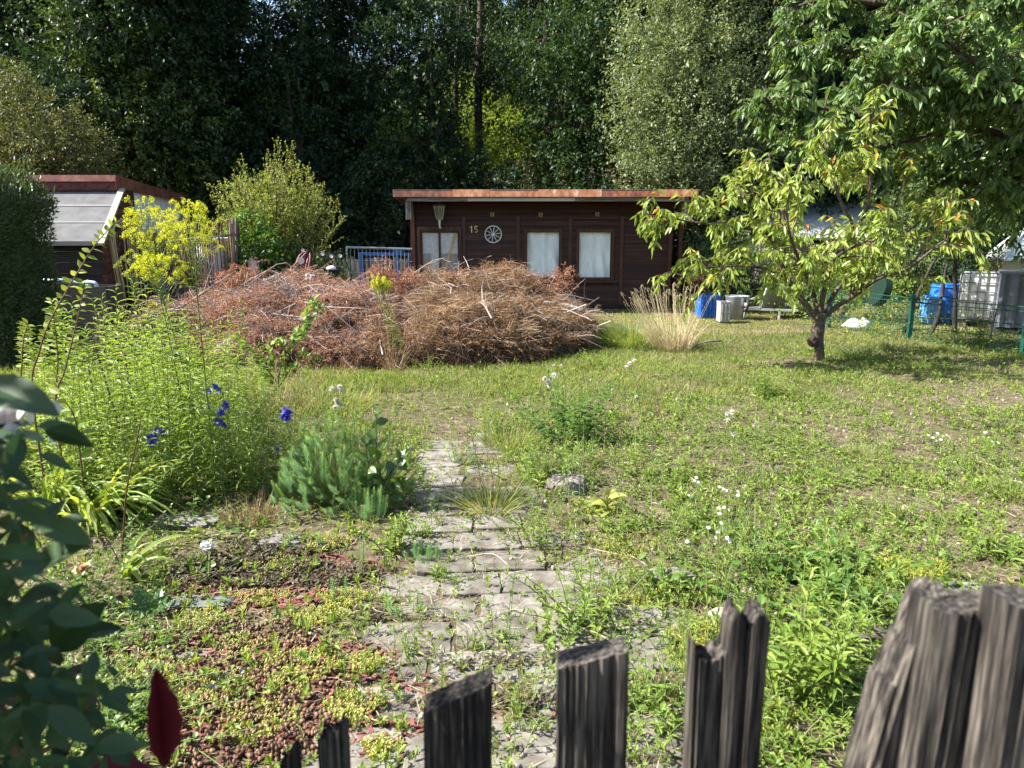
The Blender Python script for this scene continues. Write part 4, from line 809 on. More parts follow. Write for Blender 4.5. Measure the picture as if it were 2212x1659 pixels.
def branchy(n, x0, x1, nd, lm_):
    m = M(); mt = M(); P = surf(n, x0, x1, (-.02, .1))
    for p in P:
        a = R.random()*6.28; d = unit(np.array([math.cos(a), math.sin(a)*.7-.15, R.normal(.08, .28)])); q = R.uniform(.25, .75); b = np.array([-d[1], d[0], .3])*R.normal(0, .16)*q
        Q = smooth([p-d*q*.4, p+b, p+d*q*.6-(0, 0, R.uniform(0, .22)*q)], 5); mt.tube(Q, np.linspace(.006, .002, len(Q)), 4, R.random(), cap=False)
        k = int(nd*q); PP, TT = along(Q, k); sg = np.where(np.arange(k) % 2, 1, -1)[:, None]; sd = unit(np.cross(TT, (0, 0, 1))*sg+TT*.7+R.normal(0, .25, (k, 3))); ln = R.uniform(.05, .13, k); c0 = R.random()*.5
        for f in (.15, .35, .55, .75, .95):
            for e in (-1, 1): inst(m, *LEAF1, PP+sd*(ln*f)[:, None]-np.array([0, 0, 1])*(ln*f*f*.6)[:, None], sd*.6+R.normal(0, .6, (k, 3))+(0, 0, -.35), R.normal(0, 1, (k, 3)), .03*R.uniform(.6, 1.3, k), .008, 0, np.clip(c0+R.random(k)*.5, 0, 1))
    return m, mt
m, mt_ = branchy(520, x0p, XS+.15, 46, 0); mt_.build('branches', grt_m, hr); m.build('conifer_fronds', red_m, hr)
m = M(); P = surf(4500, x0p, XS+.15, (-.06, .09)); sprays(m, P, 16, .2, .036, .009)
# upright tufts along the crest
for u, v, n, up_ in ((500, 590, 60, .4), (540, 585, 30, .3), (830, 585, 60, .9), (880, 600, 90, .9), (690, 610, 40, .6), (620, 610, 40, .6), (860, 620, 60, .6)):
    p = at(u, v+14, YP-.2); sprays(m, p+R.normal(0, .09, (n, 3)), 22, .3, .05, .011, up=up_)
bz = smooth([at(465, 645, YP-.3), at(492, 612, YP-.4), at(520, 592, YP-.4), at(560, 600, YP-.4)], 6)
tt = np.repeat(bz, 26, 0); q_ = len(tt); inst(m, *LEAF1, tt+R.normal(0, .03, (q_, 3)), R.normal(0, .35, (q_, 3))+(.1, 0, -1), R.normal(0, 1, (q_, 3)), .1*R.uniform(.5, 1.8, q_), .012)
m.build('dead_needles', red_m, hr)
def twigs(n, x0, x1, L, rad, sub=2, lift=(-.04, .12)):
    m = M(); P = surf(n, x0, x1, lift)
    for p in P:
        d = unit(np.array([R.normal(0, 1), R.normal(-.2, .5), R.normal(.12, .3)])); q = L*R.uniform(.4, 1.5); b = R.normal(0, .12*q, 3)
        Q = smooth([p-d*q/2, p+b+R.normal(0, .03, 3), p+d*q/2-(0, 0, .12*q)], 4); m.tube(Q, np.linspace(rad, rad*.3, len(Q)), 4, R.random(), cap=False)
        for j in range(sub):
            s = Q[R.integers(2, len(Q)-1)]; d2 = unit(d+rdir(1)[0]*.9); m.tube(smooth([s, s+d2*q*.2+R.normal(0, .01, 3), s+d2*q*.38-(0, 0, .03)], 3), np.linspace(rad*.5, rad*.2, 7), 4, R.random(), cap=False)
    return m
twigs(900, x0p, XS+.2, .45, .0045, 3).build('bare_twigs', grt_m, hr)
m = M()
for k in range(150):   # pale tangles of bare twigs
    u, v = [(600, 660), (620, 650), (800, 690), (790, 655), (730, 640), (700, 720), (590, 690)][k % 7]; c = at(u+R.normal(0, 18), v+R.normal(0, 14), 0*0+10.9); h = float(hpile(c[0], c[1])); c = np.array([c[0], c[1], h+.03]); d = unit(R.normal(0, 1, 3)*(1, .6, .7)); q = R.uniform(.2, .55)
    m.tube(smooth([c-d*q/2, c+R.normal(0, .08, 3), c+d*q/2], 4), np.linspace(.005, .002, 9), 4, R.random()*.5+.5, cap=False)
m.build('pale_twig_tangle', grt_m, hr)
ht = thing('dry_stalk_heap', 'heap of tan dry stalks, straw and garden cuttings in front of the cabin', 'straw heap', (XS+1.9, 11, 0))
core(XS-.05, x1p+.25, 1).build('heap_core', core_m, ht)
m = M(); P = surf(6000, XS, x1p, (-.05, .05)); nb = 620; BC = surf(nb, XS, x1p); BD = unit(np.stack([R.normal(.1, .9, nb), R.normal(-.3, .8, nb), R.normal(.1, .6, nb)], -1))
ix = R.integers(0, nb, 14000); PP = BC[ix]+R.normal(0, .055, (14000, 3)); k = hpile(PP[:, 0], PP[:, 1]) > .05; PP = PP[k]; ix = ix[k]; n = len(PP)
inst(m, *BLADE2, PP, BD[ix]+R.normal(0, .13, (n, 3)), R.normal(0, 1, (n, 3)), R.uniform(.1, .36, n), .006, R.uniform(-.05, .22, n), np.clip((ix % 17)/17*.6+R.random(n)*.4, 0, 1))
n = len(P); inst(m, *BLADE2, P, np.stack([R.normal(0, 1, n), R.normal(-.3, .7, n), R.normal(.1, .5, n)], -1), R.normal(0, 1, (n, 3)), R.uniform(.08, .3, n), .007, .3)
m.build('dry_stalks', tan_m, ht)
m, mt_ = branchy(420, XS, x1p, 44, 0); mt_.build('branches', grt_m, ht); m.build('brown_fronds', leafmat('brown_frond', [(.12, .065, .035), (.22, .13, .075), (.38, .25, .16)], .2, .8, .1, tc=(1.2, 1, .8)), ht)
m = M(); P = surf(4200, XS, x1p, (-.04, .07)); sprays(m, P, 12, .16, .034, .015)
m.build('withered_leaves', leafmat('withered_leaf', [(.13, .07, .035), (.24, .14, .075), (.38, .25, .15)], .2, .8, .1, tc=(1.2, 1, .8)), ht)
m = M()
for u, v, n, up_ in ((990, 600, 60, .5), (1100, 590, 90, .7), (1080, 610, 60, .6), (1212, 600, 45, 1.2), (1205, 625, 50, .7), (1150, 610, 40, .7)):
    p = at(u, v+10, YP-.1); sprays(m, p+R.normal(0, .08, (n, 3)), 20, .28, .045, .011, up=up_)
for u in (1000, 1015, 1030):
    s = at(u-20, 606, YP-.2); e = at(u+25, 585, YP-.3); Q = smooth([s, (s+e)/2+(0, 0, .05), e], 6); tt = np.repeat(Q, 8, 0); k = len(tt); inst(m, *LEAF1, tt, R.normal(0, .5, (k, 3))+(.7, 0, -.5), R.normal(0, 1, (k, 3)), .09, .01)
m.build('reddish_sprigs', red_m, ht)
m = M()   # sweeping fans of straw
for (u, v, Yq, dx, dz, n, q) in ((930, 690, 10.6, -1., .25, 240, .9), (1000, 660, 11, -.9, .2, 240, 1.0), (1060, 640, 11.4, -1, .1, 200, .9), (985, 745, 9.9, .8, .45, 220, .8), (930, 750, 9.9, .25, .9, 120, .7), (1130, 745, 9.9, -1, -.05, 150, .9), (1180, 690, 10.5, 1, .05, 160, .8)):
    c = at(u, v, Yq); c[2] = max(float(hpile(c[0], c[1]))+.03, .05); P = c+R.normal(0, .09, (n, 3)); d = np.array([dx, -.15, dz])+R.normal(0, .2, (n, 3))
    k = R.random(n) < .45; P, d, n = P[k], d[k], int(k.sum()); inst(m, *BLADE, P-unit(d)*.15, d, R.normal(0, .4, (n, 3))+(0, -1, .3), q*R.uniform(.25, .8, n), .005, R.uniform(0, .35, n), R.uniform(.45, 1, n))
m.build('straw_fans', tan_m, ht)
twigs(60, XS, x1p, .95, .012, 3).build('thick_branches', grt_m, ht)
twigs(45, x0p, XS, 1., .012, 3).build('thick_branches', grt_m, hr)
twigs(420, XS, x1p, .4, .0042, 3).build('bare_twigs', grt_m, ht)
m = M()
for i in range(46):
    u, v = [(1105, 663), (1090, 668), (1050, 632), (1058, 628), (940, 770)][i % 5]; c = at(u+R.normal(0, 9), v+R.normal(0, 5), 10.9); c[2] = float(hpile(c[0], c[1]))+.06
    n = 26; inst(m, *LEAF1, np.repeat(c[None], n, 0), rdir(n), rdir(n), .028, .014)
m.build('pale_seed_heads', leafmat('seed_fluff', [(.5, .42, .33), (.7, .62, .5)], .3, .9, .05, tc=(1, 1, 1)), ht)
def ground_tag(m, name, mt, org, label, cat, group=None, smooth=False): o = m.build(name, mt, None, origin=org, smooth=smooth); return tag(o, label, cat, group)
m = M(); a, b = at(1175, 653, 11.2), at(1262, 672, 10.9); m.tube(smooth([a, (a+b)/2+(0, 0, .03), b], 5), np.linspace(.022, .04, 11), 8)
lg = thing('cut_log', 'thin pale cut branch lying on the right shoulder of the straw heap', 'log', a); m.build('log', woodgrey, lg, smooth=True)
m = M()
for p_ in ([(1250, 665), (1240, 640), (1222, 622)], [(1240, 662), (1228, 640), (1215, 630)], [(1245, 668), (1215, 655), (1206, 645)]): m.tube(smooth([at(u, v, 11.05) for u, v in p_], 4), np.linspace(.012, .004, 9), 5)
m.build('side_twigs', grt_m, lg)
m = M(); m.tube(smooth([at(300, 690, 10.8), at(380, 668, 11), at(440, 632, 11.2), at(505, 588, 11.5)], 5), np.linspace(.035, .008, 16), 7); m.tube(smooth([at(440, 632, 11.2), at(450, 600, 11.3), at(462, 565, 11.4)], 4), np.linspace(.01, .003, 9), 5)
ground_tag(m, 'bare_branch', grt_m, at(300, 690, 10.8), 'long bare grey branch rising from the left end of the brush heap', 'branch', smooth=True)
birch = noisemat('birch_bark', [(.35, (.16, .14, .12)), (.45, (.55, .52, .48)), (.7, (.78, .76, .72))], scale=(1, 1, 4), nscale=9, rough=.8, bump=.3)
for (u, v0, v1, w_, lb) in ((574, 602, 632, 12, 'short pale birch stake on the left, standing in the brush heap'), (665, 592, 640, 11, 'pale birch stake leaning against its twin, middle of the brush heap'), (675, 594, 638, 12, 'right one of the two touching pale birch stakes')):
    p = at(u, v0, 12.0); q = at(u-3 if u != 675 else u-11, v1+40, 12.0); r_ = w_*1024/2212/FPX*12/2; m = M(); m.tube([q*(1, 1, 0), q, p], [r_, r_*.95, r_], 9); ground_tag(m, 'birch_stake', birch, (q[0], 12.0, 0), lb, 'stake', 'birch stakes in the brush heap')
for (u, v0, Yq, w_, lb) in ((547, 562, 12.9, .16, 'weathered grey square post beside the reed screen'), (598, 588, 12.6, .08, 'small grey post stump behind the pale birch stake'), (1242, 700, 9, .001, '')):
    if not lb: continue
    p = at(u, v0, Yq); m = M(); m.box((p[0], Yq, p[2]/2), (w_, w_*.7, p[2]), var=.5); m.box((p[0]-w_*.1, Yq-.01, p[2]+.01), (w_*.4, w_*.5, .05)); ground_tag(m, 'wooden_post', woodgrey, (p[0], Yq, 0), lb, 'post')
# red tube frame
rf = thing('red_metal_frame', 'rusty dark red folded tube frame leaning behind the brush heap', 'metal frame', at(635, 640, 12.9)*(1, 1, 0)); rm = paint('rust_red_paint', (.16, .03, .035), .5, var=.4)
for pts, rd in (([(608, 640), (632, 590), (648, 552), (666, 543)], .02), ([(620, 640), (640, 600), (656, 560), (664, 548)], .018), ([(640, 640), (655, 600), (664, 565), (668, 548)], .02), ([(650, 640), (662, 600), (670, 560), (669, 546)], .016)):
    m = M(); m.tube(smooth([at(u, v, 12.9+.1*i) for i, (u, v) in enumerate(pts)], 4), rd, 7); m.build('tube', rm, rf, smooth=True)
m = M()
for k in range(5): m.bar(at(622+k*7, 615-k*12, 12.93), at(652+k*3, 618-k*12, 12.93), .02, .02)
m.build('cross_bars', rm, rf)
m = M(); c = at(651, 563, 12.88); m.tube([c, c+(0, -.03, 0)], .06, 14); m.build('round_plate', paint('plate_grey', (.35, .35, .35), .5), rf)
m = M(); m.tube(smooth([at(594, 640, 12.9), at(612, 600, 12.9), at(640, 568, 12.9), at(662, 545, 12.9)], 5), .012, 6); m.build('bent_hose', paint('brown_rubber', (.2, .12, .09), .6), rf, smooth=True)
c = at(722, 583, 13.4); m = M(); loft(m, [hexring(c[0], c[1], c[2]+z, r_, 10) for z, r_ in ((-.08, .03), (-.04, .11), (.02, .13), (.07, .08), (.09, .02))]); bb = thing('plastic_bag', 'black and white plastic bag caught in the weedy bush', 'bag', c); m.build('bag_body', paint('bag_black', (.03, .03, .035), .3), bb, smooth=True)
m = M(); loft(m, [hexring(c[0]-.03, c[1]-.08, c[2]+z, r_, 8) for z, r_ in ((-.0, .03), (.02, .1), (.06, .08), (.08, .02))]); m.build('bag_patch', paint('bag_white', (.8, .8, .8), .3), bb, smooth=True)
# mesh site fence, blue frame, picket fence behind
YM = 15.2; galv = paint('galvanised', (.5, .53, .55), .35, .7)
mf = thing('mesh_fence_panel', 'galvanised mesh fence panel between the bushes and the cabin', 'mesh fence', at(820, 640, YM)*(1, 1, 0))
p = at(748, 534, YM); q = at(890, 538, YM+.4); m = M(); m.tube([(p[0], YM, 0), p], .024, 8); m.build('frame_post', galv, mf); m = M(); m.tube([p, q], .022, 8); m.build('top_tube', galv, mf)
m = M(); d = q-p
for k in range(1, 17): s = p+d*k/17; m.tube([s*(1, 1, 0)+(0, 0, .1), s], .004, 4)
for k in range(1, 5): m.tube([p-(0, 0, k*.26), q-(0, 0, k*.26)], .004, 4)
m.build('wire_mesh', galv, mf)
bf = thing('blue_swing_frame', 'blue painted metal frame standing behind the mesh fence panel', 'frame', at(820, 640, 17)*(1, 1, 0)); bm_ = paint('blue_paint', (.03, .1, .32), .4)
for u, v in ((779, 547), (858, 549), (884, 549)):
    m = M(); p = at(u, v, 17.2); m.box((p[0], 17.2, p[2]/2), (.09, .09, p[2])); m.build('post', bm_, bf)
m = M(); m.bar(at(776, 548, 17.2), at(890, 550, 17.2), .06, .07); m.bar(at(850, 546, 17.1), at(870, 546, 17.1), .1, .1); m.build('top_bar', bm_, bf)
m = M()
for k in range(8): m.bar(at(788, 552+k*5.5, 17.25), at(828, 552.5+k*5.5, 17.25), .015, .02)
m.build('slat_panel', bm_, bf)
pf = thing('far_picket_fence', 'low weathered picket fence in the shade behind the mesh fence panel', 'picket fence', at(800, 620, 18.5)*(1, 1, 0))
for k in range(17):
    u = 722+k*10; p = at(u, 556+R.normal(0, 2)+k*.2, 18.5); m = M(); m.box((p[0], 18.5, p[2]/2), (.08, .025, p[2]), tilt=(0, R.normal(0, .02))); m.build('picket', woodgrey, pf)
for v in (568, 590):
    m = M(); m.bar(at(718, v, 18.55), at(888, v+2, 18.55), .04, .06); m.build('rail', woodgrey, pf)
# ================================================================ RIGHT SIDE: green fence and things behind it
grn = paint('fence_green', (.006, .06, .045), .45)
fp = [g(1743, 688), g(1790, 706), g(1962, 737), g(2209, 768), g(2500, 806)]
FH = .72
gf = thing('green_mesh_fence', 'low dark green double-rod mesh fence along the right of the lawn', 'mesh fence', fp[2])
for i, p in enumerate(fp):
    m = M(); m.box((p[0], p[1], FH/2+.015), (.06, .06, FH+.03)); m.box((p[0], p[1], FH+.035), (.064, .064, .012)); m.build('fence_post', grn, gf)
for i in range(4):
    p, q = fp[i], fp[i+1]; d = q-p; L0 = np.linalg.norm(d); dn = d/L0; sd = np.array([-dn[1], dn[0], 0]); m = M(); n = int(L0/.05)
    for k in range(1, n): s = p+d*k/n; m.tube([s+(0, 0, .03), s+(0, 0, FH)], .0035, 4, cap=False)
    for h in (.05, .24, .44, .63, FH-.02):
        for o in (-.007, .007): m.tube([p+sd*o+(0, 0, h), q+sd*o+(0, 0, h)], .005 if h < .7 else .006, 4)
    m.build('mesh_panel', grn, gf)
# blue fence/gate piece seen further back
m = M(); p = g(1745, 690); q = at(1600, 640, 19); q[2] = 0; m.tube([p+(0, 0, .6), q+(0, 0, .6)], .01, 5); m.tube([p+(0, 0, .1), q+(0, 0, .1)], .01, 5)
for k in range(60): s = p+(q-p)*k/60; m.tube([s, s+(0, 0, .62)], .004, 4, cap=False)
tag(m.build('rear_mesh_fence', grn, None, origin=p), 'far stretch of green mesh fence running back behind the lounger', 'mesh fence')
# sun lounger
lt_ = g(1668, 690); YL = float(lt_[1]); lo = thing('sun_lounger', 'white framed sun lounger with raised grey-beige mesh back beside the fence', 'sun lounger', (at(1665, 690, YL)[0], YL, 0)); alu = paint('lounger_white', (.72, .73, .72), .35); tex = paint('lounger_mesh', (.3, .28, .24), .8, trans=.3)
def Lp(u, v, dy=0): return at(u, v, YL+dy)
for dy, nm in ((-.0, 'near'), (.62, 'far')):
    m = M(); s = 0 if dy == 0 else -12
    m.bar(Lp(1610, 667+s*.1, dy), Lp(1724-s*.5, 671+s*1.0, dy), .03, .045); m.build('side_rail', alu, lo)
    m = M(); m.bar(Lp(1641, 668, dy), Lp(1657-s*.3, 622+s*.2, dy), .03, .03); m.build('back_rail', alu, lo)
    m = M(); a, b = Lp(1684-s, 670, dy), Lp(1681-s, 703, dy); b[2] = max(b[2], .0); m.bar(a, b*(1, 1, 0), .035, .035); m.build('leg', alu, lo)
    m = M(); a = Lp(1618, 668, dy); m.bar(a, a*(1, 1, 0), .035, .035); m.build('leg', alu, lo)
    m = M(); m.bar(Lp(1608, 648, dy), Lp(1646, 642, dy), .03, .03); m.bar(Lp(1610, 648, dy), Lp(1606, 668, dy), .03, .03); m.build('armrest', alu, lo)
m = M(); a, b, c, d = Lp(1642, 667, .02), Lp(1660, 620, .02), Lp(1712, 624, .6), Lp(1690, 664, .6); th = np.array([0, -.008, .008])
S, T = np.meshgrid(np.linspace(0, 1, 9), np.linspace(0, 1, 9)); V = (a*(1-S[..., None])+d*S[..., None])*(1-T[..., None])+(b*(1-S[..., None])+c*S[..., None])*T[..., None]; V[..., 2] -= .035*np.sin(PI*S)*T; ij = (np.arange(8)[:, None]*9+np.arange(8)).ravel()
for o, fl in ((0, 0), (1, 1)): m.add(V.reshape(-1, 3)+th*o, [np.stack([ij, ij+1, ij+10, ij+9], -1)])
m.build('backrest', tex, lo, smooth=True)
m = M(); m.tube([b, c], .015, 6); m.build('top_tube', alu, lo)
m = M(); a, b, c, d = Lp(1650, 668, .02), Lp(1722, 671, .02), Lp(1726, 662, .6), Lp(1665, 662, .6)
m.hexa(np.array([a-(0, 0, .01), b-(0, 0, .01), d-(0, 0, .01), c-(0, 0, .01), a, b, d, c])); m.build('seat', tex, lo)
# crates and tubs
def crate(name, u0, u1, v0, v1, Yq, dep, mt, label, slots=5, tap=.04, ribs=True):
    a = at(u0, v1, Yq); b = at(u1, v1, Yq); zt5 = at(u0, v0, Yq)[2]; zt5 = max(zt5, .18); w_ = b[0]-a[0]; cx = (a[0]+b[0])/2; t = thing(name, label, 'crate', (cx, Yq+dep/2, 0)); m = M()
    def ring(z, k, s=1.): w2 = w_/2*(1-k)*s; d2 = dep/2*(1-k)*s; return np.array([(cx-w2, Yq+dep/2-d2, z), (cx+w2, Yq+dep/2-d2, z), (cx+w2, Yq+dep/2+d2, z), (cx-w2, Yq+dep/2+d2, z)])
    loft(m, [ring(.01, tap), ring(zt5-.03, 0), ring(zt5-.03, -.04), ring(zt5, -.04), ring(zt5, 0, .92), ring(.04, tap, .9)]); m.build('crate_body', mt, t)
    if ribs:
        m = M()
        for k in range(slots): x = a[0]+w_*(k+.5)/slots; m.box((x, Yq-.006, zt5*.5), (.02, .02, zt5*.8))
        m.box((cx, Yq-.008, zt5*.5), (w_*.96, .018, .02)); m.build('ribs', mt, t)
    return t
crate('blue_crate', 1513, 1556, 639, 674, 14.9, .5, paint('crate_blue', (.015, .1, .38), .4), 'blue plastic crate on the ground by the cabin corner')
crate('grey_basket', 1556, 1578, 652, 683, 14.2, .3, paint('crate_pale', (.3, .3, .3), .5), 'pale grey slatted basket between the blue crate and the zinc tub', 3)
zt_m = noisemat('zinc', [(.35, (.28, .31, .36)), (.6, (.42, .45, .5))], nscale=5, rough=.4, metal=.5)
c = g(1590, 688); m = M(); h = at(1590, 640, c[1])[2]; loft(m, [hexring(c[0], c[1], 0, .17, 16), hexring(c[0], c[1], h, .24, 16), hexring(c[0], c[1], h+.012, .25, 16), hexring(c[0], c[1], h+.012, .225, 16), hexring(c[0], c[1], .03, .15, 16)])
zt6 = thing('zinc_tub', 'dented grey zinc tub standing left of the sun lounger', 'tub', c); m.build('tub_body', zt_m, zt6, smooth=True)
c = g(1606, 690); ww = thing('small_cart_wheel', 'small black cart wheel with pale hub between zinc tub and lounger', 'wheel', c); th = np.linspace(0, 2*PI, 20)
m = M(); m.tube(np.stack([c[0]+.05*np.sin(th)*.3, c[1]-.1+.11*np.cos(th), .36+.11*np.sin(th)], -1)+(0, 0, -.06), .028, 7); m.build('tyre', paint('rubber', (.02, .02, .02), .7), ww, smooth=True)
m = M(); m.tube([(c[0]-.03, c[1]-.1, .3), (c[0]+.03, c[1]-.12, .3)], .05, 10); m.tube([(c[0], c[1]-.1, .3), (c[0], c[1]-.0, .02)], .012, 6); m.build('hub', paint('hub_pale', (.55, .52, .45), .5), ww)
# blue barrel
YBr = 14.3; c = at(2042, 640, YBr); rb_ = 30*1024/2212/FPX*YBr; h = at(2042, 613, YBr)[2]; br = thing('blue_barrel', 'blue plastic rain barrel behind dark bare stakes', 'barrel', (c[0], YBr, 0)); bl_m = paint('barrel_blue', (.02, .14, .55), .3)
m = M(); loft(m, [hexring(c[0], YBr, z*h, rb_*k, 24) for z, k in ((0, .88), (.05, .93), (.3, 1), (.5, 1.02), (.75, 1), (.9, .93), (.91, .98), (.95, .98), (.96, .92), (1, .92), (1, .84), (.8, .84))]); m.build('barrel_body', bl_m, br, smooth=False)
m = M(); th = np.linspace(0, 2*PI, 25); m.tube(np.stack([c[0]+rb_*.97*np.cos(th), YBr+rb_*.97*np.sin(th), np.full(25, h*.93)], -1), .012, 6); m.build('lid_ring', bl_m, br, smooth=True)
crate('blue_box', 2008, 2030, 640, 668, 14.0, .35, paint('box_blue', (.1, .3, .7), .4), 'light blue plastic box standing in front of the blue barrel', 2, ribs=False)
# IBC tank
YI = 13.6
def tank(name, label, u0, u1, v0, mt, cage, cap=True):
    a = at(u0, v0, YI); b = at(u1, v0, YI); h = a[2]; t = thing(name, label, 'water tank', (a[0], YI, 0)); m = M(); w2 = .48; cx = a[0]+w2; z0 = .16
    def rr(z, k, s=.12):
        pts = []
        for (sx, sy) in ((1, 1), (-1, 1), (-1, -1), (1, -1)):
            for q in range(4):
                a0 = {(1, 1): 0, (-1, 1): PI/2, (-1, -1): PI, (1, -1): 1.5*PI}[(sx, sy)]+q*PI/6; pts.append((cx+sx*(w2-s)+math.cos(a0)*s-(0), YI+.5+sy*(.48-s)+math.sin(a0)*s, z))
        P = np.array(pts); P[:, 0] = cx+(P[:, 0]-cx)*k; P[:, 1] = YI+.5+(P[:, 1]-YI-.5)*k; return P
    loft(m, [rr(z0, .93), rr(z0+.05, 1), rr(h-.1, 1), rr(h-.04, .97), rr(h, .86)]); m.build('tank_body', mt, t, smooth=True)
    if cage:
        m = M(); 
        for k in range(8): x = cx-w2+2*w2*k/7; m.tube([(x, YI-.0, z0), (x, YI-.0, h-.02), (x, YI+.06, h+.02), (x, YI+.95, h+.02)], .011, 5)
        for k in range(6): z = z0+(h-z0)*k/5; m.tube([(cx-w2-.02, YI-.012, z), (cx+w2+.02, YI-.012, z)], .012, 5); m.tube([(cx-w2-.02, YI, z), (cx-w2-.02, YI+1, z)], .012, 5)
        m.build('cage', paint('cage_steel', (.25, .26, .28), .4, .7), t)
    m = M()
    for q in (-.4, 0, .4): m.box((cx+q*w2*2, YI+.5, .07), (.12, .95, .14))
    m.box((cx, YI+.5, .15), (2*w2+.04, 1.0, .02)); m.build('pallet', woodgrey if cage else paint('dark_pallet', (.03, .035, .04)), t)
    if cap: m = M(); c = (cx+w2*.55, YI+.35, h); loft(m, [hexring(c[0], c[1], h-.02, .12, 16), hexring(c[0], c[1], h+.04, .12, 16), hexring(c[0], c[1], h+.06, .09, 16)]); m.build('cap', paint('cap_red', (.7, .06, .03), .4), t)
    t.rotation_euler = (0, 0, -.52); return t
tk = tank('water_tank', 'white cubic water tank in a steel cage with a red cap', 2079, 2170, 590, paint('tank_white', (.78, .79, .76), .35, trans=.2), True)
# grey cabinet-like covered tank
a = at(2164, 593, 12.6); h = a[2]; cb = thing('covered_tank', 'dark grey ribbed plastic covered tank right of the white tank', 'tank', (a[0], 12.6, 0)); cb.rotation_euler = (0, 0, -.56); gm_ = paint('grey_cover', (.16, .18, .22), .5)
m = M(); m.box((a[0]+.5, 13.1, h/2+.07), (1.0, .95, h-.1)); m.build('cover', gm_, cb)
for k in range(5): m = M(); m.box((a[0]+.08+k*.21, 12.61, h/2+.07), (.04, .04, h-.12)); m.build('rib', paint('grey_rib', (.07, .08, .1), .5), cb)
m = M(); m.box((a[0]+.5, 13.1, h+.035), (1.06, 1.0, .03)); m.build('lid', paint('grey_lid', (.22, .24, .27), .5), cb)
m = M(); m.box((a[0]+.5, 13.1, .04), (1.1, 1.05, .08)); m.build('base', paint('base_dark', (.03, .03, .04), .7), cb)
# dark bare stakes / dead little tree
dk = noisemat('charred_wood', [(.3, (.012, .01, .009)), (.6, (.04, .032, .028)), (.8, (.09, .075, .065))], nscale=20)
def sticks(name, label, lst, Yq):
    b = at(*lst[0][0][0], Yq); o = thing(name, label, 'dead tree', (b[0], Yq, 0))
    for pts, r0, r1, nm in lst: m = M(); P = smooth([at(u, v, Yq+(.05*i if nm == 'branch' else 0)) for i, (u, v) in enumerate(pts)], 4); m.tube(P, np.linspace(r0, r1, len(P)), 6); m.build(nm, dk, o, smooth=True)
sticks('dead_tree', 'bare dark leaning little tree by the middle fence post', [([(1950, 725), (1958, 690), (1976, 650), (1995, 610), (2012, 575), (2030, 545)], .05, .02, 'trunk'), ([(1975, 652), (2005, 655), (2032, 650)], .015, .01, 'branch'), ([(1998, 607), (2025, 603)], .012, .008, 'branch')], 12.4)
sticks('dead_tree', 'bare dark bent sapling crossing in front of the blue barrel', [([(1996, 735), (2018, 705), (2030, 670), (2034, 640), (2040, 600), (2046, 570)], .045, .022, 'trunk'), ([(2036, 640), (2066, 646)], .012, .008, 'branch')], 12.2)
sticks('dead_tree', 'straight bare dark upright sapling right of the blue barrel', [([(2063, 740), (2062, 690), (2064, 640), (2062, 590), (2066, 540)], .045, .03, 'trunk'), ([(2062, 690), (2030, 688), (1985, 686)], .013, .008, 'branch')], 12.3)
m = M(); p = at(2132, 690, 11.2); m.tube(smooth([(p[0]-.03, 11.0, 0), (p[0], 11.05, .3), (p[0], 11.0, .62)], 4), .016, 6); ground_tag(m, 'garden_stake', woodgrey, (p[0], 11, 0), 'thin grey stake tied in the green fence', 'stake')
# greenhouse
YG = 16.5; gh = thing('greenhouse', 'pale greenhouse with yellowish panels and milky glass roof at the right edge', 'greenhouse', at(2260, 600, YG+1.5)*(1, 1, 0)); gl = noisemat('milky_glass', [(.4, (.42, .47, .46)), (.6, (.58, .62, .6))], nscale=2, rough=.2, spec=.8, bump=0); yel = paint('yellow_panel', (.48, .43, .24), .6, trans=.3)
a = at(2122, 556, YG+2.2); b = at(2166, 562, YG); c = at(2360, 575, YG); rg = at(2228, 478, YG+1.5); rg2 = at(2400, 478, YG+1.5)
def quad(m, *P, t=.02): P = np.array(P, float); n = unit(np.cross(P[1]-P[0], P[3]-P[0]))*t; m.add(np.vstack([P, P-n]), [[(0, 1, 2, 3), (7, 6, 5, 4), (0, 4, 5, 1), (1, 5, 6, 2), (2, 6, 7, 3), (3, 7, 4, 0)]])
m = M(); quad(m, b, c, rg2, rg); m.build('roof_glass', gl, gh); m = M(); quad(m, a, b, rg, rg+(0, .01, 0)); m.build('gable_glass', gl, gh)
m = M(); quad(m, b*(1, 1, 0), c*(1, 1, 0), c, b); m.build('front_panel', yel, gh); m = M(); quad(m, a*(1, 1, 0), b*(1, 1, 0), b, a); m.build('side_panel', yel, gh)
for s, e in ((b, c), (a, b), (b, rg), (rg, rg2), (b*(1, 1, 0), b), (a, rg)): m = M(); m.bar(s+(0, -.02, .01), e+(0, -.02, .01), .04, .04); m.build('frame_bar', paint('frame_alu', (.6, .6, .58), .4), gh)
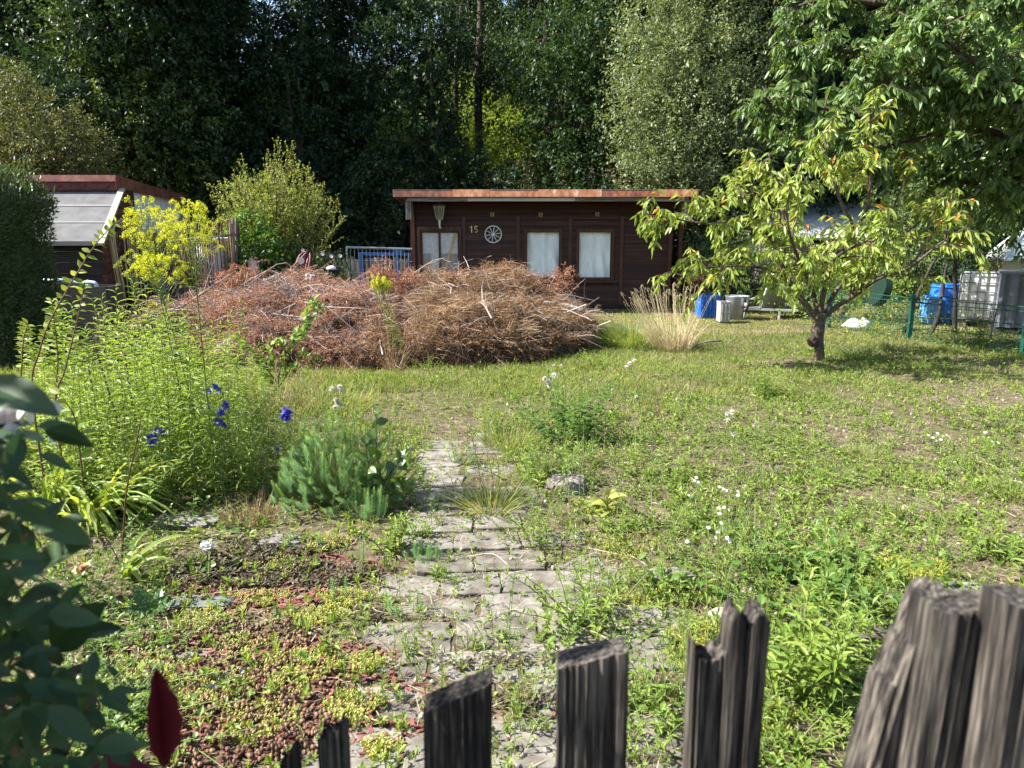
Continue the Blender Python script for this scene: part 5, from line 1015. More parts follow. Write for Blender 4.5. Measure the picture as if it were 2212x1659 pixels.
# neighbour's hut with grey roof behind the young cherry
YN = 18.0; nh = thing('neighbour_hut', 'small mauve hut with pale grey felt roof glimpsed through the young cherry tree', 'hut', at(1800, 600, YN+1.5)*(1, 1, 0)); nr = noisemat('pale_roof_felt', [(.4, (.3, .33, .34)), (.6, (.42, .45, .46))], nscale=8, rough=.8)
a = at(1640, 515, YN); b = at(1925, 512, YN); c = at(1905, 436, YN+2.4); d = at(1650, 440, YN+2.4); m = M(); quad(m, a, b, c, d, t=.06); m.build('roof', nr, nh)
m = M(); x0n, x1n = a[0]+.15, b[0]-.15; m.box(((x0n+x1n)/2, YN+1.5, (a[2]-.1)/2), (x1n-x0n, 2.4, a[2]-.12)); m.build('wall', paint('mauve_wall', (.24, .17, .18), .8), nh)
m = M(); wz0 = at(1840, 530, YN)[2]; m.box(((x0n+x1n)/2+.4, YN+.29, wz0-.35), (.6, .03, .5)); m.build('window', paint('hut_window', (.05, .06, .07), .2), nh)
# white sack and green lid behind the fence
c = at(1860, 638, 13.2); m = M(); loft(m, [np.stack([c[0]+r_*1.3*np.cos(np.arange(14)*.449)*(1+.18*np.sin(np.arange(14)*2.3+z*9)), 13.2+r_*np.sin(np.arange(14)*.449), np.full(14, z)*(1+.25*np.sin(np.arange(14)*1.7))], -1) for z, r_ in ((.0, .15), (.07, .2), (.13, .17), (.18, .08))]); ground_tag(m, 'white_sack', paint('sack_white', (.75, .76, .74), .7), (c[0], 13.2, 0), 'white sack lying behind the green fence', 'sack', smooth=True)
c = at(1905, 645, 13.1); m = M(); m.tube([c+(-.1, 0, .14), c+(.02, 0, .1)], .26, 18); ground_tag(m, 'green_tub', paint('dark_green_tub', (.005, .02, .012), .5), c, 'dark green tub tipped on its side next to the white sack', 'tub')
# ================================================================ GROUND COVER (uncountable: stuff)
def field(n, y0=1.3, y1=17, wx_=.8, pad=.8, pw=1.):
    y = y0+(y1-y0)*R.random(n)**pw; x = R.uniform(-1, 1, n)*(wx_*y+pad); return x, y
def bedmask(x, y):      # planted bed left of the path
    return (x < np.interp(y, ply, plx)) & (y < 4.7)
def blocked(x, y): return (hpile(x, y) > .06) & (y > 8) | ((y > 16.4) & (x > xl-.1) & (x < xr+.2)) | ((x < xh) & (y > 8.9)) | (y > 19.5)
def lush(x, y): return fbm(x, y, 1.6, 10)+np.clip((y-6.2)*.09, -.22, .28)
grass_m = leafmat('leaf_grass', [(.09, .15, .035), (.14, .2, .05), (.21, .26, .075), (.3, .31, .12), (.45, .4, .22)], .4, .6, .25)
# lawn grass
x, y = field(330000, 1.6, 19, pw=.85); l = lush(x, y)
k = ~blocked(x, y) & (R.random(len(x)) < np.clip((l-.42)*4, .24, 1)) & ~(inpath(x, y) & (R.random(len(x)) > .12)) & ~(bedmask(x, y) & (R.random(len(x)) > .05))
x, y, l = x[k], y[k], l[k]; n = len(x); tall = 1+.9*np.clip(fbm(x, y, .8, 20)-.5, 0, 1)*3+.5*((y > 7.6) & (y < 9.6) & (x < 1.5))
H = (.045+.035*np.clip(l*1.6-.6, 0, 1.2))*tall*R.uniform(.6, 1.6, n)*np.where(y > 13, .6, 1)
lean = unit(np.stack([fbm(x, y, .5, 23)-.45+R.normal(0, .35, n), R.normal(-.1, .4, n), np.ones(n)], -1)); m = M()
inst(m, *BLADE2, np.stack([x, y, hz(x, y)], -1), lean, R.normal(0, 1, (n, 3)), H, .0035+.0004*y, R.uniform(.1, .6, n), np.clip(fbm(x, y, .7, 27)*.55+R.random(n)*.45-.05+np.where(y > 12.5, .25, 0), 0, 1))
tag(m.build('lawn_grass', grass_m), kind='stuff')
# low weeds: little rosettes
x, y = field(44000, 1.5, 11, pw=.8); l = lush(x, y)
dn = np.where(inpath(x, y), .3, np.where(bedmask(x, y), .33, np.clip((fbm(x, y, .6, 40)-.3)*3.6, .12, 1)*np.clip(1.35-y*.1, .25, .85)))
k = ~blocked(x, y) & (R.random(len(x)) < dn); x, y = x[k], y[k]; n = len(x); nl = 8; s = R.uniform(.6, 1.5, n)*np.where(inpath(x, y), .75, 1.)
ang = R.random((n, 1))*6.28+np.arange(nl)*2.4+R.normal(0, .2, (n, nl)); el = R.uniform(.15, 1.4, (n, nl)); hgt = R.random((n, nl))*.035*s[:, None]
d = np.stack([np.cos(ang)*np.cos(el), np.sin(ang)*np.cos(el), np.sin(el)], -1); P = np.stack([np.repeat(x[:, None], nl, 1), np.repeat(y[:, None], nl, 1), hz(x, y)[:, None]+.004+hgt], -1)+d*.003
L = (.028*s)[:, None]*R.uniform(.6, 1.4, (n, nl)); m = M(); T = R.random(n)
inst(m, *LEAF4, P.reshape(-1, 3), d.reshape(-1, 3), np.tile([0, 0, 1.], (n*nl, 1))+R.normal(0, .2, (n*nl, 3)), L.ravel(), (L*R.uniform(.25, .6, (n, nl))).ravel(), .15, np.clip(np.repeat(T, nl)*.6+R.random(n*nl)*.4, 0, 1))
tag(m.build('low_weeds', G_WEED), kind='stuff')
# creeping yellow stonecrop
sed_m = leafmat('leaf_stonecrop', [(.13, .19, .03), (.24, .28, .04), (.42, .4, .06)], .35)
def sedum(m, x, y, n_pt=1):
    n = len(x); h = R.uniform(.012, .035, n); t = 9
    for q in range(t):
        a = q*2.4+R.random(n)*1; f = (q+1)/t; inst(m, *LEAF1, np.stack([x, y, hz(x, y)+h*f], -1), np.stack([np.cos(a), np.sin(a), .7+0*a], -1), (0, 0, 1), .009, .005, 0, np.clip(R.random(n)*.5+f*.5, 0, 1))
def blobpts(cx, cy, rx, ry, n): r = np.sqrt(R.random(n)); a = R.random(n)*6.28; return cx+rx*r*np.cos(a)*(1+.3*np.sin(3*a)), cy+ry*r*np.sin(a)
m = M()
for (u, v, rx, ry, n) in ((1520, 1390, .13, .18, 700), (1500, 1440, .1, .14, 350), (1960, 1238, .22, .16, 900), (600, 1230, .16, .12, 500), (700, 1180, .14, .1, 300), (520, 1400, .12, .09, 260), (680, 1330, .13, .09, 300), (450, 1500, .16, .12, 400), (640, 1460, .14, .16, 600), (740, 1290, .12, .1, 260), (790, 1440, .08, .08, 250), (560, 1570, .14, .12, 400), (760, 1540, .1, .1, 300), (820, 1630, .06, .06, 200), (430, 1340, .12, .1, 260), (1290, 1100, .14, .12, 360), (980, 1560, .05, .04, 60), (1660, 1560, .1, .1, 200), (560, 1290, .14, .08, 160), (330, 1450, .14, .12, 260), (1340, 1180, .2, .15, 260), (1420, 1300, .2, .12, 200)):
    c = g(u, v); sedum(m, *blobpts(c[0], c[1], rx, ry, n))
tag(m.build('yellow_stonecrop', sed_m), kind='stuff')
# spent brown seed balls, dark bugle leaves, red bark mulch
m = M(); ms = M(); P = []
for (u, v, rx, ry, n) in ((470, 1390, .3, .18, 330), (560, 1500, .3, .2, 380), (520, 1600, .3, .2, 330), (640, 1600, .2, .15, 140), (400, 1290, .2, .12, 80), (620, 1370, .2, .15, 140)):
    c = g(u, v); x, y = blobpts(c[0], c[1], rx, ry, n); P.append(np.stack([x, y, hz(x, y)+R.uniform(.01, .035, n)], -1))
P = np.concatenate(P); th = np.arange(6)
ico = [(0, 0, 1)]+[(.9*math.cos(a), .9*math.sin(a), .45) for a in np.arange(5)*1.2566]+[(.9*math.cos(a+.63), .9*math.sin(a+.63), -.45) for a in np.arange(5)*1.2566]+[(0, 0, -1)]
icf = [(0, 1+i, 1+(i+1) % 5) for i in range(5)]+[(11, 6+(i+1) % 5, 6+i) for i in range(5)]+[(1+i, 6+i, 1+(i+1) % 5) for i in range(5)]+[(6+i, 6+(i+1) % 5, 1+(i+1) % 5) for i in range(5)]
inst(m, ico, icf, P, (0, 1, 0), (0, 0, 1), R.uniform(.006, .011, len(P)), R.uniform(.006, .011, len(P)))
tag(m.build('brown_seed_balls', leafmat('seed_ball', [(.08, .045, .03), (.16, .1, .065), (.28, .19, .12)], 0, .9, .1)), kind='stuff')
m = M()
for (u, v, rx, ry, n) in ((690, 1225, .28, .16, 420), (560, 1290, .36, .14, 420), (640, 1440, .35, .2, 520), (540, 1560, .4, .25, 520), (760, 1600, .2, .1, 120), (480, 1250, .3, .2, 300), (400, 1420, .3, .2, 300), (850, 1480, .1, .1, 30), (950, 1560, .4, .3, 40)):
    c = g(u, v); x, y = blobpts(c[0], c[1], rx, ry, n); a = R.random(n)*6.28; inst(m, [(-.5, 0, 0), (.5, .05, 0), (.4, 1, 0), (-.35, .9, 0), (-.5, 0, .12), (.5, .05, .12), (.4, 1, .1), (-.35, .9, .1)], [(3, 2, 1, 0), (4, 5, 6, 7), (0, 1, 5, 4), (1, 2, 6, 5), (2, 3, 7, 6), (3, 0, 4, 7)], np.stack([x, y, hz(x, y)+R.uniform(.001, .012, n)], -1), np.stack([np.cos(a), np.sin(a), R.normal(0, .15, n)], -1), R.normal(0, .15, (n, 3))+(0, 0, 1), R.uniform(.02, .055, n), R.uniform(.008, .018, n))
tag(m.build('red_bark_mulch', leafmat('red_bark', [(.07, .025, .022), (.15, .045, .04), (.24, .09, .08), (.13, .08, .06)], 0, .8, .2)), kind='stuff')
m = M()
for (u, v, rx, ry, n) in ((540, 1230, .35, .2, 1500), (700, 1240, .25, .12, 700), (600, 1190, .3, .15, 700), (430, 1230, .2, .2, 500), (760, 1240, .12, .08, 200), (1100, 1530, .35, .04, 160), (1050, 1440, .25, .05, 100), (800, 1330, .1, .08, 80), (1340, 1350, .2, .08, 120)):
    c = g(u, v); x, y = blobpts(c[0], c[1], rx, ry, n); a = R.random(n)*6.28; inst(m, *LEAF4, np.stack([x, y, hz(x, y)+R.uniform(.003, .03, n)], -1), np.stack([np.cos(a), np.sin(a), R.uniform(.1, .9, n)], -1), (0, 0, 1), R.uniform(.02, .045, n), R.uniform(.012, .022, n), .1)
tag(m.build('dark_bugle_leaves', leafmat('leaf_bugle', [(.055, .04, .032), (.1, .07, .05), (.11, .12, .05)], .2, .6, .25)), kind='stuff')
# dry litter: straw and dead blades lying flat
x, y = field(95000, 1.5, 13, pw=.8); k = ~blocked(x, y) & (R.random(len(x)) < np.where(inpath(x, y), .5, np.clip(1.15-lush(x, y)*1.5, .12, 1))); x, y = x[k], y[k]; n = len(x); a = R.random(n)*6.28; m = M()
inst(m, *BLADE2, np.stack([x, y, hz(x, y)+R.uniform(.002, .02, n)], -1), np.stack([np.cos(a), np.sin(a), R.normal(.05, .12, n)], -1), (0, 0, 1), R.uniform(.025, .12, n), R.uniform(.002, .0045, n), .05)
tag(m.build('dry_litter', leafmat('dry_litter', [(.13, .09, .055), (.25, .19, .12), (.4, .33, .22), (.52, .45, .33)], .1, .8, .1, tc=(1, 1, 1))), kind='stuff')
x, y = field(150, 1.6, 6, wx_=.6); m = M()
for i in range(len(x)):
    if blocked(x[i:i+1], y[i:i+1])[0]: continue
    a = R.random()*6.28; q = R.uniform(.1, .32); p = np.array([x[i], y[i], float(hz(x[i], y[i]))+.012]); d = np.array([math.cos(a), math.sin(a), 0]); b = np.array([-d[1], d[0], 0])*R.normal(0, .15)*q
    m.tube(smooth([p-d*q/2, p+b+(0, 0, .012), p+d*q/2], 3), np.linspace(.0028, .0014, 7), 4, R.random(), cap=False)
tag(m.build('fallen_twigs', leafmat('pale_stem', [(.2, .15, .1), (.4, .34, .25), (.55, .48, .36)], 0, .7, .2)), kind='stuff')
m = M(); x, y = field(5200, 1.5, 8, pw=.9); k = ~blocked(x, y); x, y = x[k], y[k]; n = len(x); sz = .003+R.random(n)**3*.014
inst(m, ico, icf, np.stack([x, y, hz(x, y)+sz*.4], -1), rdir(n)*(1, 1, .2), (0, 0, 1), sz, sz*R.uniform(.6, 1, n)); tag(m.build('gravel', noisemat('pebbles', [(.3, (.14, .12, .1)), (.6, (.32, .29, .26)), (.8, (.5, .48, .45))], nscale=50)), kind='stuff')
# ================================================================ PLANTS (each a thing)
def fl_tag(t): return t
def weed(name, label, u, v, H, nst, spr, L, W, lm, per=60, cat='weed', tmpl=LANCE, lean=.25, up=.5, drp=.35, sm=None, group=None, bare=.0, taper=.6, org=None, tip=None, srad=.0022, fl=None, z=0):
    o = g(u, v) if org is None else np.array(org, float); o[2] = float(hz(o[0], o[1])); t = thing(name, label, cat, o, group); ms = M(); ml = M(); tops = []
    for s in range(nst):
        b = o+np.array([R.normal(0, spr), R.normal(0, spr), 0]); h = H*R.uniform(.6, 1.05) if s else H
        tpv = (np.array(tip)-b+R.normal(0, .03, 3)*(s > 0)) if tip is not None else np.array([R.normal(0, lean)*h+(b[0]-o[0])*1.5, R.normal(0, lean)*h+(b[1]-o[1])*1.5, h])
        Q = smooth([b-(0, 0, .01), b+tpv*.5*(.85, .85, 1.04), b+tpv], 6); ms.tube(Q, np.linspace(srad, srad*.45, len(Q)), 4, R.random(), cap=False)
        k = max(4, int(per*h)); P, T = along(Q[int(bare*len(Q)):], k); a = R.random()*6+np.arange(k)*2.4; f = np.arange(k)/k; e = up+R.normal(0, .15, k)+.5*f**3
        d = np.stack([np.cos(a)*np.cos(e), np.sin(a)*np.cos(e), np.sin(e)], -1); ls = (1-taper*f**1.6)*(.75+.25*np.minimum(1, f*6))*R.uniform(.8, 1.15, k)
        inst(ml, *tmpl, P, d, R.normal(0, .15, (k, 3))+(0, 0, 1), L*ls, W*ls, drp, np.clip(R.random()*.5+R.random(k)*.5, 0, 1)); tops.append((Q[-1], T[-1]))
    ms.build('stems', sm or stemg, t, smooth=True); ml.build('leaves', lm, t)
    if fl: fl(t, tops)
    return t
def golden(t, tops, spread=.17, hh=.26, nb=40, mt=None, one=None):
    m = M(); ms = M()
    for q, T in tops:
        for i in range(nb):
            f = i/nb; s = q-np.array(T)*hh*(1-f)*1.0; a = i*2.4; rr = spread*(.3+.7*math.sin(PI*min(1, .3+.62*f)))*R.uniform(.6, 1.15)
            e = s+np.array([rr*math.cos(a), rr*math.sin(a), hh*R.uniform(.62, .85)*(1.05-.4*f)]); e2 = e+np.array([rr*.3*math.cos(a), rr*.3*math.sin(a), -.012]); C_ = smooth([s, (s+e)/2+(0, 0, -.012), e, e2], 5); ms.tube(C_, .0012, 3, cap=False)
            P, D = along(C_[int(len(C_)*.55):], 90); k = len(P); P = P+R.normal(0, .0055, (k, 3))+(0, 0, .004); inst(m, *LEAF1, P, R.normal(0, 1, (k, 3))+(0, 0, .7), rdir(k), .009, .0055)
    ms.build('flower_stalks', stemg, t); m.build('flower_head', mt or Y_GOLD, t)
YG1 = 4.45
tp1 = at(315, 505, YG1); tp2 = at(412, 505, YG1-.15); tp3 = at(335, 590, YG1-.2); tp4 = at(290, 560+5, YG1+.2)
b1 = g(430, 1080); b2 = g(470, 1090); 
weed('goldenrod', 'tall goldenrod on the left with a wide plume of yellow flowers', 0, 0, 1.8, 1, 0, .13, .02, G_GOLD, per=52, cat='goldenrod', up=.25, drp=.35, org=b1, tip=tp1, srad=.006, taper=.55, fl=lambda t, tp: golden(t, tp, .13, .38, 62))
weed('goldenrod', 'tallest goldenrod with yellow plume in front of the reed screen', 0, 0, 1.8, 1, 0, .13, .02, G_GOLD, per=52, cat='goldenrod', up=.25, drp=.35, org=b2, tip=tp2, srad=.006, taper=.55, fl=lambda t, tp: golden(t, tp, .135, .38, 62))
weed('goldenrod', 'shorter goldenrod with small yellow plume between and below the two tall ones', 0, 0, 1.5, 1, 0, .12, .018, G_GOLD, per=50, cat='goldenrod', up=.25, org=g(455, 1060), tip=tp3, srad=.005, fl=lambda t, tp: golden(t, tp, .12, .24, 50))
weed('goldenrod', 'budding goldenrod with thin greenish plume left of the small yellow one', 0, 0, 1.5, 1, 0, .11, .016, G_GOLD, per=50, cat='goldenrod', up=.25, org=g(380, 1060), tip=at(280, 580, YG1), srad=.004, fl=lambda t, tp: golden(t, tp, .1, .16, 12, G_YELL))
pg = g(862, 785)
weed('goldenrod', 'yellow-tipped goldenrod leaning in front of the brush heaps', 0, 0, 1.2, 7, .07, .07, .012, G_GOLD, per=60, cat='goldenrod', up=.6, org=pg-(0, .1, 0), tip=at(820, 622, 9.1), srad=.004, fl=lambda t, tp: golden(t, tp, .08, .22, 14))
# leafy flowerless goldenrods of the stand
gpro = []
for i in range(3):
    gpro.append(weed('goldenrod', 'leafy goldenrod stem without flowers in the dense stand on the left', 430, 1080, 1.5-.1*i, 1, 0, .17, .025, G_GOLD, per=44, cat='goldenrod', lean=.08, up=.3, drp=.4, srad=.004, bare=.12, group='flowerless goldenrod stems in the left bed', taper=.45))
for k in range(96):
    u = R.uniform(60, 590); v = R.uniform(950, 1100); p = g(u, v); 
    if k < 3: o = gpro[k]; o.location = (p[0], p[1], float(hz(p[0], p[1])))
    else: o = dup(gpro[k % 3], (p[0], p[1], float(hz(p[0], p[1]))), R.random()*6.28, R.uniform(.62, 1.0)*np.interp(u, [60, 250, 440, 590], [.8, .95, .92, .5]))
    if k < 3: o.scale = (R.uniform(.7, 1),)*3
# small filler weeds of the bed, broad leaved
fpro = [weed('leafy_weed', 'bushy green weed filling the left bed between the goldenrods', 300, 1000, .5, 9, .09, .065, .026, G_WEED, per=46, lean=.35, group='leafy weeds in the left bed', tmpl=LEAFM), weed('leafy_weed', 'fine leaved green weed filling the left bed between the goldenrods', 300, 1000, .45, 14, .1, .05, .008, G_GOLD, per=70, lean=.35, group='fine leaved weeds in the left bed')]
for k in range(54):
    u = R.uniform(-60, 640); v = R.uniform(900, 1120); 
    if u > 560: v = min(v, 1000)
    p = g(u, v); lc = (p[0], p[1], float(hz(p[0], p[1])))
    if k < 2: fpro[k].location = lc
    else: dup(fpro[k % 2], lc, R.random()*6.28, R.uniform(.7, 1.25))
# dry grass and dead stems between bed and heap
G_LUSH = leafmat('leaf_lush_grass', [(.09, .16, .045), (.15, .23, .06), (.24, .3, .1), (.34, .35, .16)], .4)
straw_m = leafmat('pale_straw', [(.4, .32, .18), (.55, .47, .3), (.68, .6, .42)], .25, .7, .15, tc=(1.1, 1, .8))
def tuft(name, label, u, v, n, H, r, lm, W=.005, lean=.5, cat='grass tuft', drp=.6, bend=0, seeds=0, sm_=0, org=None, group=None):
    o = g(u, v) if org is None else np.array(org, float); o[2] = float(hz(o[0], o[1])); a = R.random(n)*6.28; q = np.sqrt(R.random(n))*r; P = o+np.stack([q*np.cos(a), q*np.sin(a), 0*a], -1); m = M()
    hh_ = H*R.uniform(.45, 1.1, n); d = np.stack([np.cos(a)*q/r*lean+R.normal(0, .12, n)+bend, np.sin(a)*q/r*lean+R.normal(0, .12, n), np.ones(n)], -1)
    inst(m, *BLADE, P, d, R.normal(0, 1, (n, 3)), hh_, W, drp*R.uniform(.2, 1.2, n)); 
    if seeds:
        t = thing(name, label, cat, o, group); m.build('blades', lm, t); m2 = M(); 
        for i in range(seeds):
            s = P[i]; e = s+unit(d[i])*H*R.uniform(.9, 1.2)+(bend*.2, 0, 0); Q = smooth([s, (s+e)/2+(0, 0, .03), e, e+(.06, 0, -.03)], 5); m2.tube(Q, .0018, 3, cap=False); T_, D_ = along(Q[-9:], 26); inst(m2, *LEAF1, T_, D_+R.normal(0, .35, (26, 3)), rdir(26), .022, .004, 0)
        m2.build('seed_heads', straw_m if sm_ else tan_m, t); return t
    return tag(m.build(name, lm, None, origin=o), label, cat, group)
tuft('dry_grass_tuft', 'tall bleached dry grass clump arching beside the cabin front', 1450, 752, 620, .85, .3, straw_m, .006, .42, bend=-.1, seeds=90, sm_=1)
tuft('dry_grass_tuft', 'thin dry grass clump in front of the flowering goldenrod by the heap', 850, 800, 110, .6, .12, tan_m, .004, .5, seeds=10)
tuft('green_grass_tuft', 'tall lush green grass clump at the right foot of the straw heap', 1365, 740, 2600, .62, .62, G_LUSH, .007, 1.0, drp=.6)
tuft('green_grass_tuft', 'long dark grass tuft at the right side of the young tree foot', 1860, 778, 240, .36, .22, G_WEEDD, .005, .7)
tuft('green_grass_tuft', 'sprawling grass tuft in the middle of the concrete path', 1060, 1105, 330, .34, .16, grass_m, .004, 1.1, drp=.5)
tuft('green_grass_tuft', 'round fine grass tuft on the bare soil right of the middle', 1880, 985, 420, .17, .15, grass_m, .003, 1.0)
tuft('green_grass_tuft', 'fine grass tuft at the right edge of the lawn', 2185, 1085, 420, .2, .15, grass_m, .003, .9)
tuft('green_grass_tuft', 'long grass beside the left foot of the brush heap', 700, 880, 900, .26, .55, grass_m, .005, .5)
tuft('green_grass_tuft', 'pale green grass tuft on the path just above the middle', 1100, 970, 500, .24, .2, grass_m, .004, .7)
tuft('dry_grass_tuft', 'dry thin yellow grass between the bellflowers and the lawn', 590, 900, 420, .42, .35, tan_m, .003, .6, seeds=25)
tuft('dry_grass_tuft', 'yellowed dry stems at the left foot of the spurge bush', 540, 1130, 300, .22, .16, tan_m, .003, .4)
# daylilies
def lily(label, org, n, L, r, dirx, W=.026, up=1.1):
    o = np.array(org, float); o[2] = float(hz(o[0], o[1])); m = M(); a = R.normal(dirx, .75, n); q = R.random(n)*r; P = o+np.stack([q*np.cos(a), q*np.sin(a), 0*a], -1)
    d = np.stack([np.cos(a)*R.uniform(.3, 1.1, n), np.sin(a)*R.uniform(.3, 1.1, n)-.1, up+0*a], -1); side = np.stack([-np.sin(a), np.cos(a), 0*a], -1)
    inst(m, *STRAP, P, d, np.cross(d, side), L*R.uniform(.6, 1.15, n), W*R.uniform(.7, 1.1, n), R.uniform(.45, .95, n)); return tag(m.build('daylily', G_LILY, None, origin=o), label, 'daylily')
lily('big daylily clump with long arching yellow-green strap leaves at the left', g(90, 1090), 120, 1.0, .28, .1)
lily('daylily clump arching to the right behind the blurred shrub', g(190, 1120), 80, .85, .2, .05)
lily('small daylily clump with a few long leaves above the white rose', g(255, 1250), 11, .55, .05, .35, .028, .9)
lily('daylily at the far left edge behind the blurred shrub', g(-20, 1030), 70, .95, .2, .25)
# arching branch with toothed leaves, and neighbours
def arch(label, pts, Yq, L, W, per=26, name='plum_shoot', lm=None, sub=(), rad=.008):
    b = at(*pts[0], Yq); b[2] = 0; t = thing(name, label, 'shoot', b); Q = smooth([b]+[at(u, v, Yq) for u, v in pts], 7); ms = M(); ml = M()
    def leafy(Q, r):
        ms.tube(Q, np.linspace(r, r*.3, len(Q)), 6, cap=False); ln = np.linalg.norm(np.diff(Q, axis=0), axis=1).sum(); k = int(per*ln); P, T = along(Q, k); sgn = np.where(np.arange(k) % 2, 1, -1)[:, None]; sd = unit(np.cross(T, (0, 1, .2)))
        inst(ml, *LEAFM, P, sd*sgn*.9+T*.5+R.normal(0, .22, (k, 3)), R.normal(0, .45, (k, 3))+(0, -.4, .8), L*R.uniform(.7, 1.15, k), W*R.uniform(.8, 1.1, k), .2)
    leafy(Q, rad)
    for s in sub: leafy(smooth([at(u, v, Yq) for u, v in s], 6), rad*.6)
    ms.build('stem', stemr, t, smooth=True); ml.build('leaves', lm or G_YOUNG, t); return t
arch('long arching shoot with bright toothed leaves against the dark hedge', [(70, 850), (85, 760), (110, 690), (155, 610), (205, 530), (250, 480)], 4.3, .062, .032, 30)
arch('upright shoot with bright round leaves right of the arching one', [(120, 880), (140, 800), (165, 700), (178, 640), (182, 610)], 4.4, .05, .028, 26)
arch('pale leafy stem below the arching shoot, left edge', [(30, 900), (45, 820), (50, 740), (60, 700)], 4.4, .06, .025, 36)
arch('leafy stem standing between hedge and daylilies', [(120, 900), (125, 780), (118, 700), (112, 650)], 4.6, .075, .018, 44, lm=G_GOLD)
arch('broad leaved shoot in the left bed among the weeds', [(170, 960), (160, 900), (130, 850)], 4.2, .12, .05, 20, lm=G_WEED)
# dead standing stems
for k, (u0, v0, u1, v1) in enumerate(((262, 940, 205, 745), (215, 930, 190, 790), (300, 960, 268, 760))):
    m = M(); Yq = 5.2; p = at(u0, v0, Yq); m.tube(smooth([p*(1, 1, 0), p, at((u0+u1)/2, (v0+v1)/2, Yq), at(u1, v1, Yq)], 5), np.linspace(.012, .007, 16), 6)
    for q in range(14): s = at(u1+(u0-u1)*q*.012, v1+(v0-v1)*q*.012, Yq); e = s+rdir(1)[0]*.1+(0, 0, .07); m.tube([s, (s+e)/2+R.normal(0, .01, 3), e], .0016, 3, cap=False)
    ground_tag(m, 'dead_stalk', noisemat('dead_stalk%d' % k, [(.4, (.06, .045, .03)), (.6, (.14, .11, .08))]), (p[0], Yq, 0), ['leaning dark dead stalk with fuzzy top in the left bed', 'shorter dead stalk at the left of the leaning one', 'dead stalk right of the leaning one, near the goldenrods'][k], 'stalk', smooth=True)
m = M()
p = g(262, 1225); m.tube(smooth([p, at(268, 1130, p[1]), at(275, 1050, p[1]), at(298, 940, p[1]), at(304, 905, p[1])], 5), np.linspace(.006, .0025, 21), 6); m.tube(smooth([at(270, 1110, p[1]), at(245, 1080, p[1]), at(225, 1050, p[1])], 4), .002, 5)
m.tube(smooth([p, at(240, 1180, p[1]), at(225, 1160, p[1])], 4), .003, 5); ground_tag(m, 'bare_rose_stem', paint('rose_stem', (.09, .035, .025), .5), p, 'bare reddish rose stem standing before the daylilies', 'stem', smooth=True)
for k, (u0, v0, u1, v1) in enumerate(((640, 1500, 735, 1290), (720, 1470, 735, 1300))): pass
# dead fluffy bush
bl = [B(*q) for q in ((225, 720, 6.2, 20), (250, 690, 6.2, 22), (290, 680, 6.3, 22), (215, 760, 6, 20), (330, 690, 6.4, 18), (240, 790, 6, 22))]
tree('withered_bush', 'grey-brown withered bush between the hedge and the goldenrods', 'bush', (at(245, 800, 6.2)[0], 6.2, 0), bl, .012, 2400, 9, .12, .03, .008, LEAF4, leafmat('withered_grey', [(.14, .11, .07), (.24, .2, .12), (.22, .26, .1)], .2))
# bellflowers
blue = leafmat('petal_blue_violet', [(.07, .055, .36), (.12, .1, .52), (.22, .2, .65)], .35, .5, .3, tc=(1, 1, 1.2)); fluff = leafmat('white_fluff', [(.6, .55, .5), (.8, .77, .73)], .3, .9, .05, tc=(1, 1, 1))
def bell(u, v, Yq, r, label, nb=5, sp=.03):
    c = at(u, v, Yq); b = np.array([c[0]+.02, Yq, 0.]); t = thing('bellflower', label, 'flower', b); m = M(); m.tube(smooth([b, (b+c)/2+(.02, 0, 0), c], 5), .003, 5); m.build('stem', stemg, t, smooth=True)
    for k in range(nb):
        o = c+R.normal(0, sp, 3)*(1, .6, 1); ax = unit(np.array([R.normal(0, .5), -.8, R.normal(.2, .4)])); e1 = unit(np.cross(ax, (0, 0, 1))); e2 = np.cross(e1, ax); a = np.arange(5)*1.2566; dr_ = np.cos(a)[:, None]*e1+np.sin(a)[:, None]*e2; m = M(); inst(m, *LEAF4, np.repeat(o[None], 5, 0), dr_+ax*.55, ax, r*1.1, r*.95, 0); inst(m, *LEAF4, np.repeat(o[None], 5, 0)+ax*.001, np.cos(a+.63)[:, None]*e1+np.sin(a+.63)[:, None]*e2+ax*.8, ax, r*.9, r*.8, 0); m.build('blossom', blue, t)
bell(340, 944, 4.5, .033, 'cluster of violet-blue bellflowers lowest in the left bed', 9, .035)
bell(470, 893, 4.6, .034, 'violet-blue bellflowers at the right of the tall goldenrod stems', 7, .04)
bell(478, 835, 4.7, .028, 'small violet-blue bellflowers, highest of all', 3, .03)
bell(428, 880, 4.6, .018, 'tiny bellflower partly hidden by goldenrod stems', 3, .03)
bell(616, 897, 4.9, .036, 'single violet-blue bellflower cluster above the spurge bush', 4, .018)
bell(598, 965, 4.6, .016, 'tiny blue blossom at the upper left of the spurge bush', 2, .01)
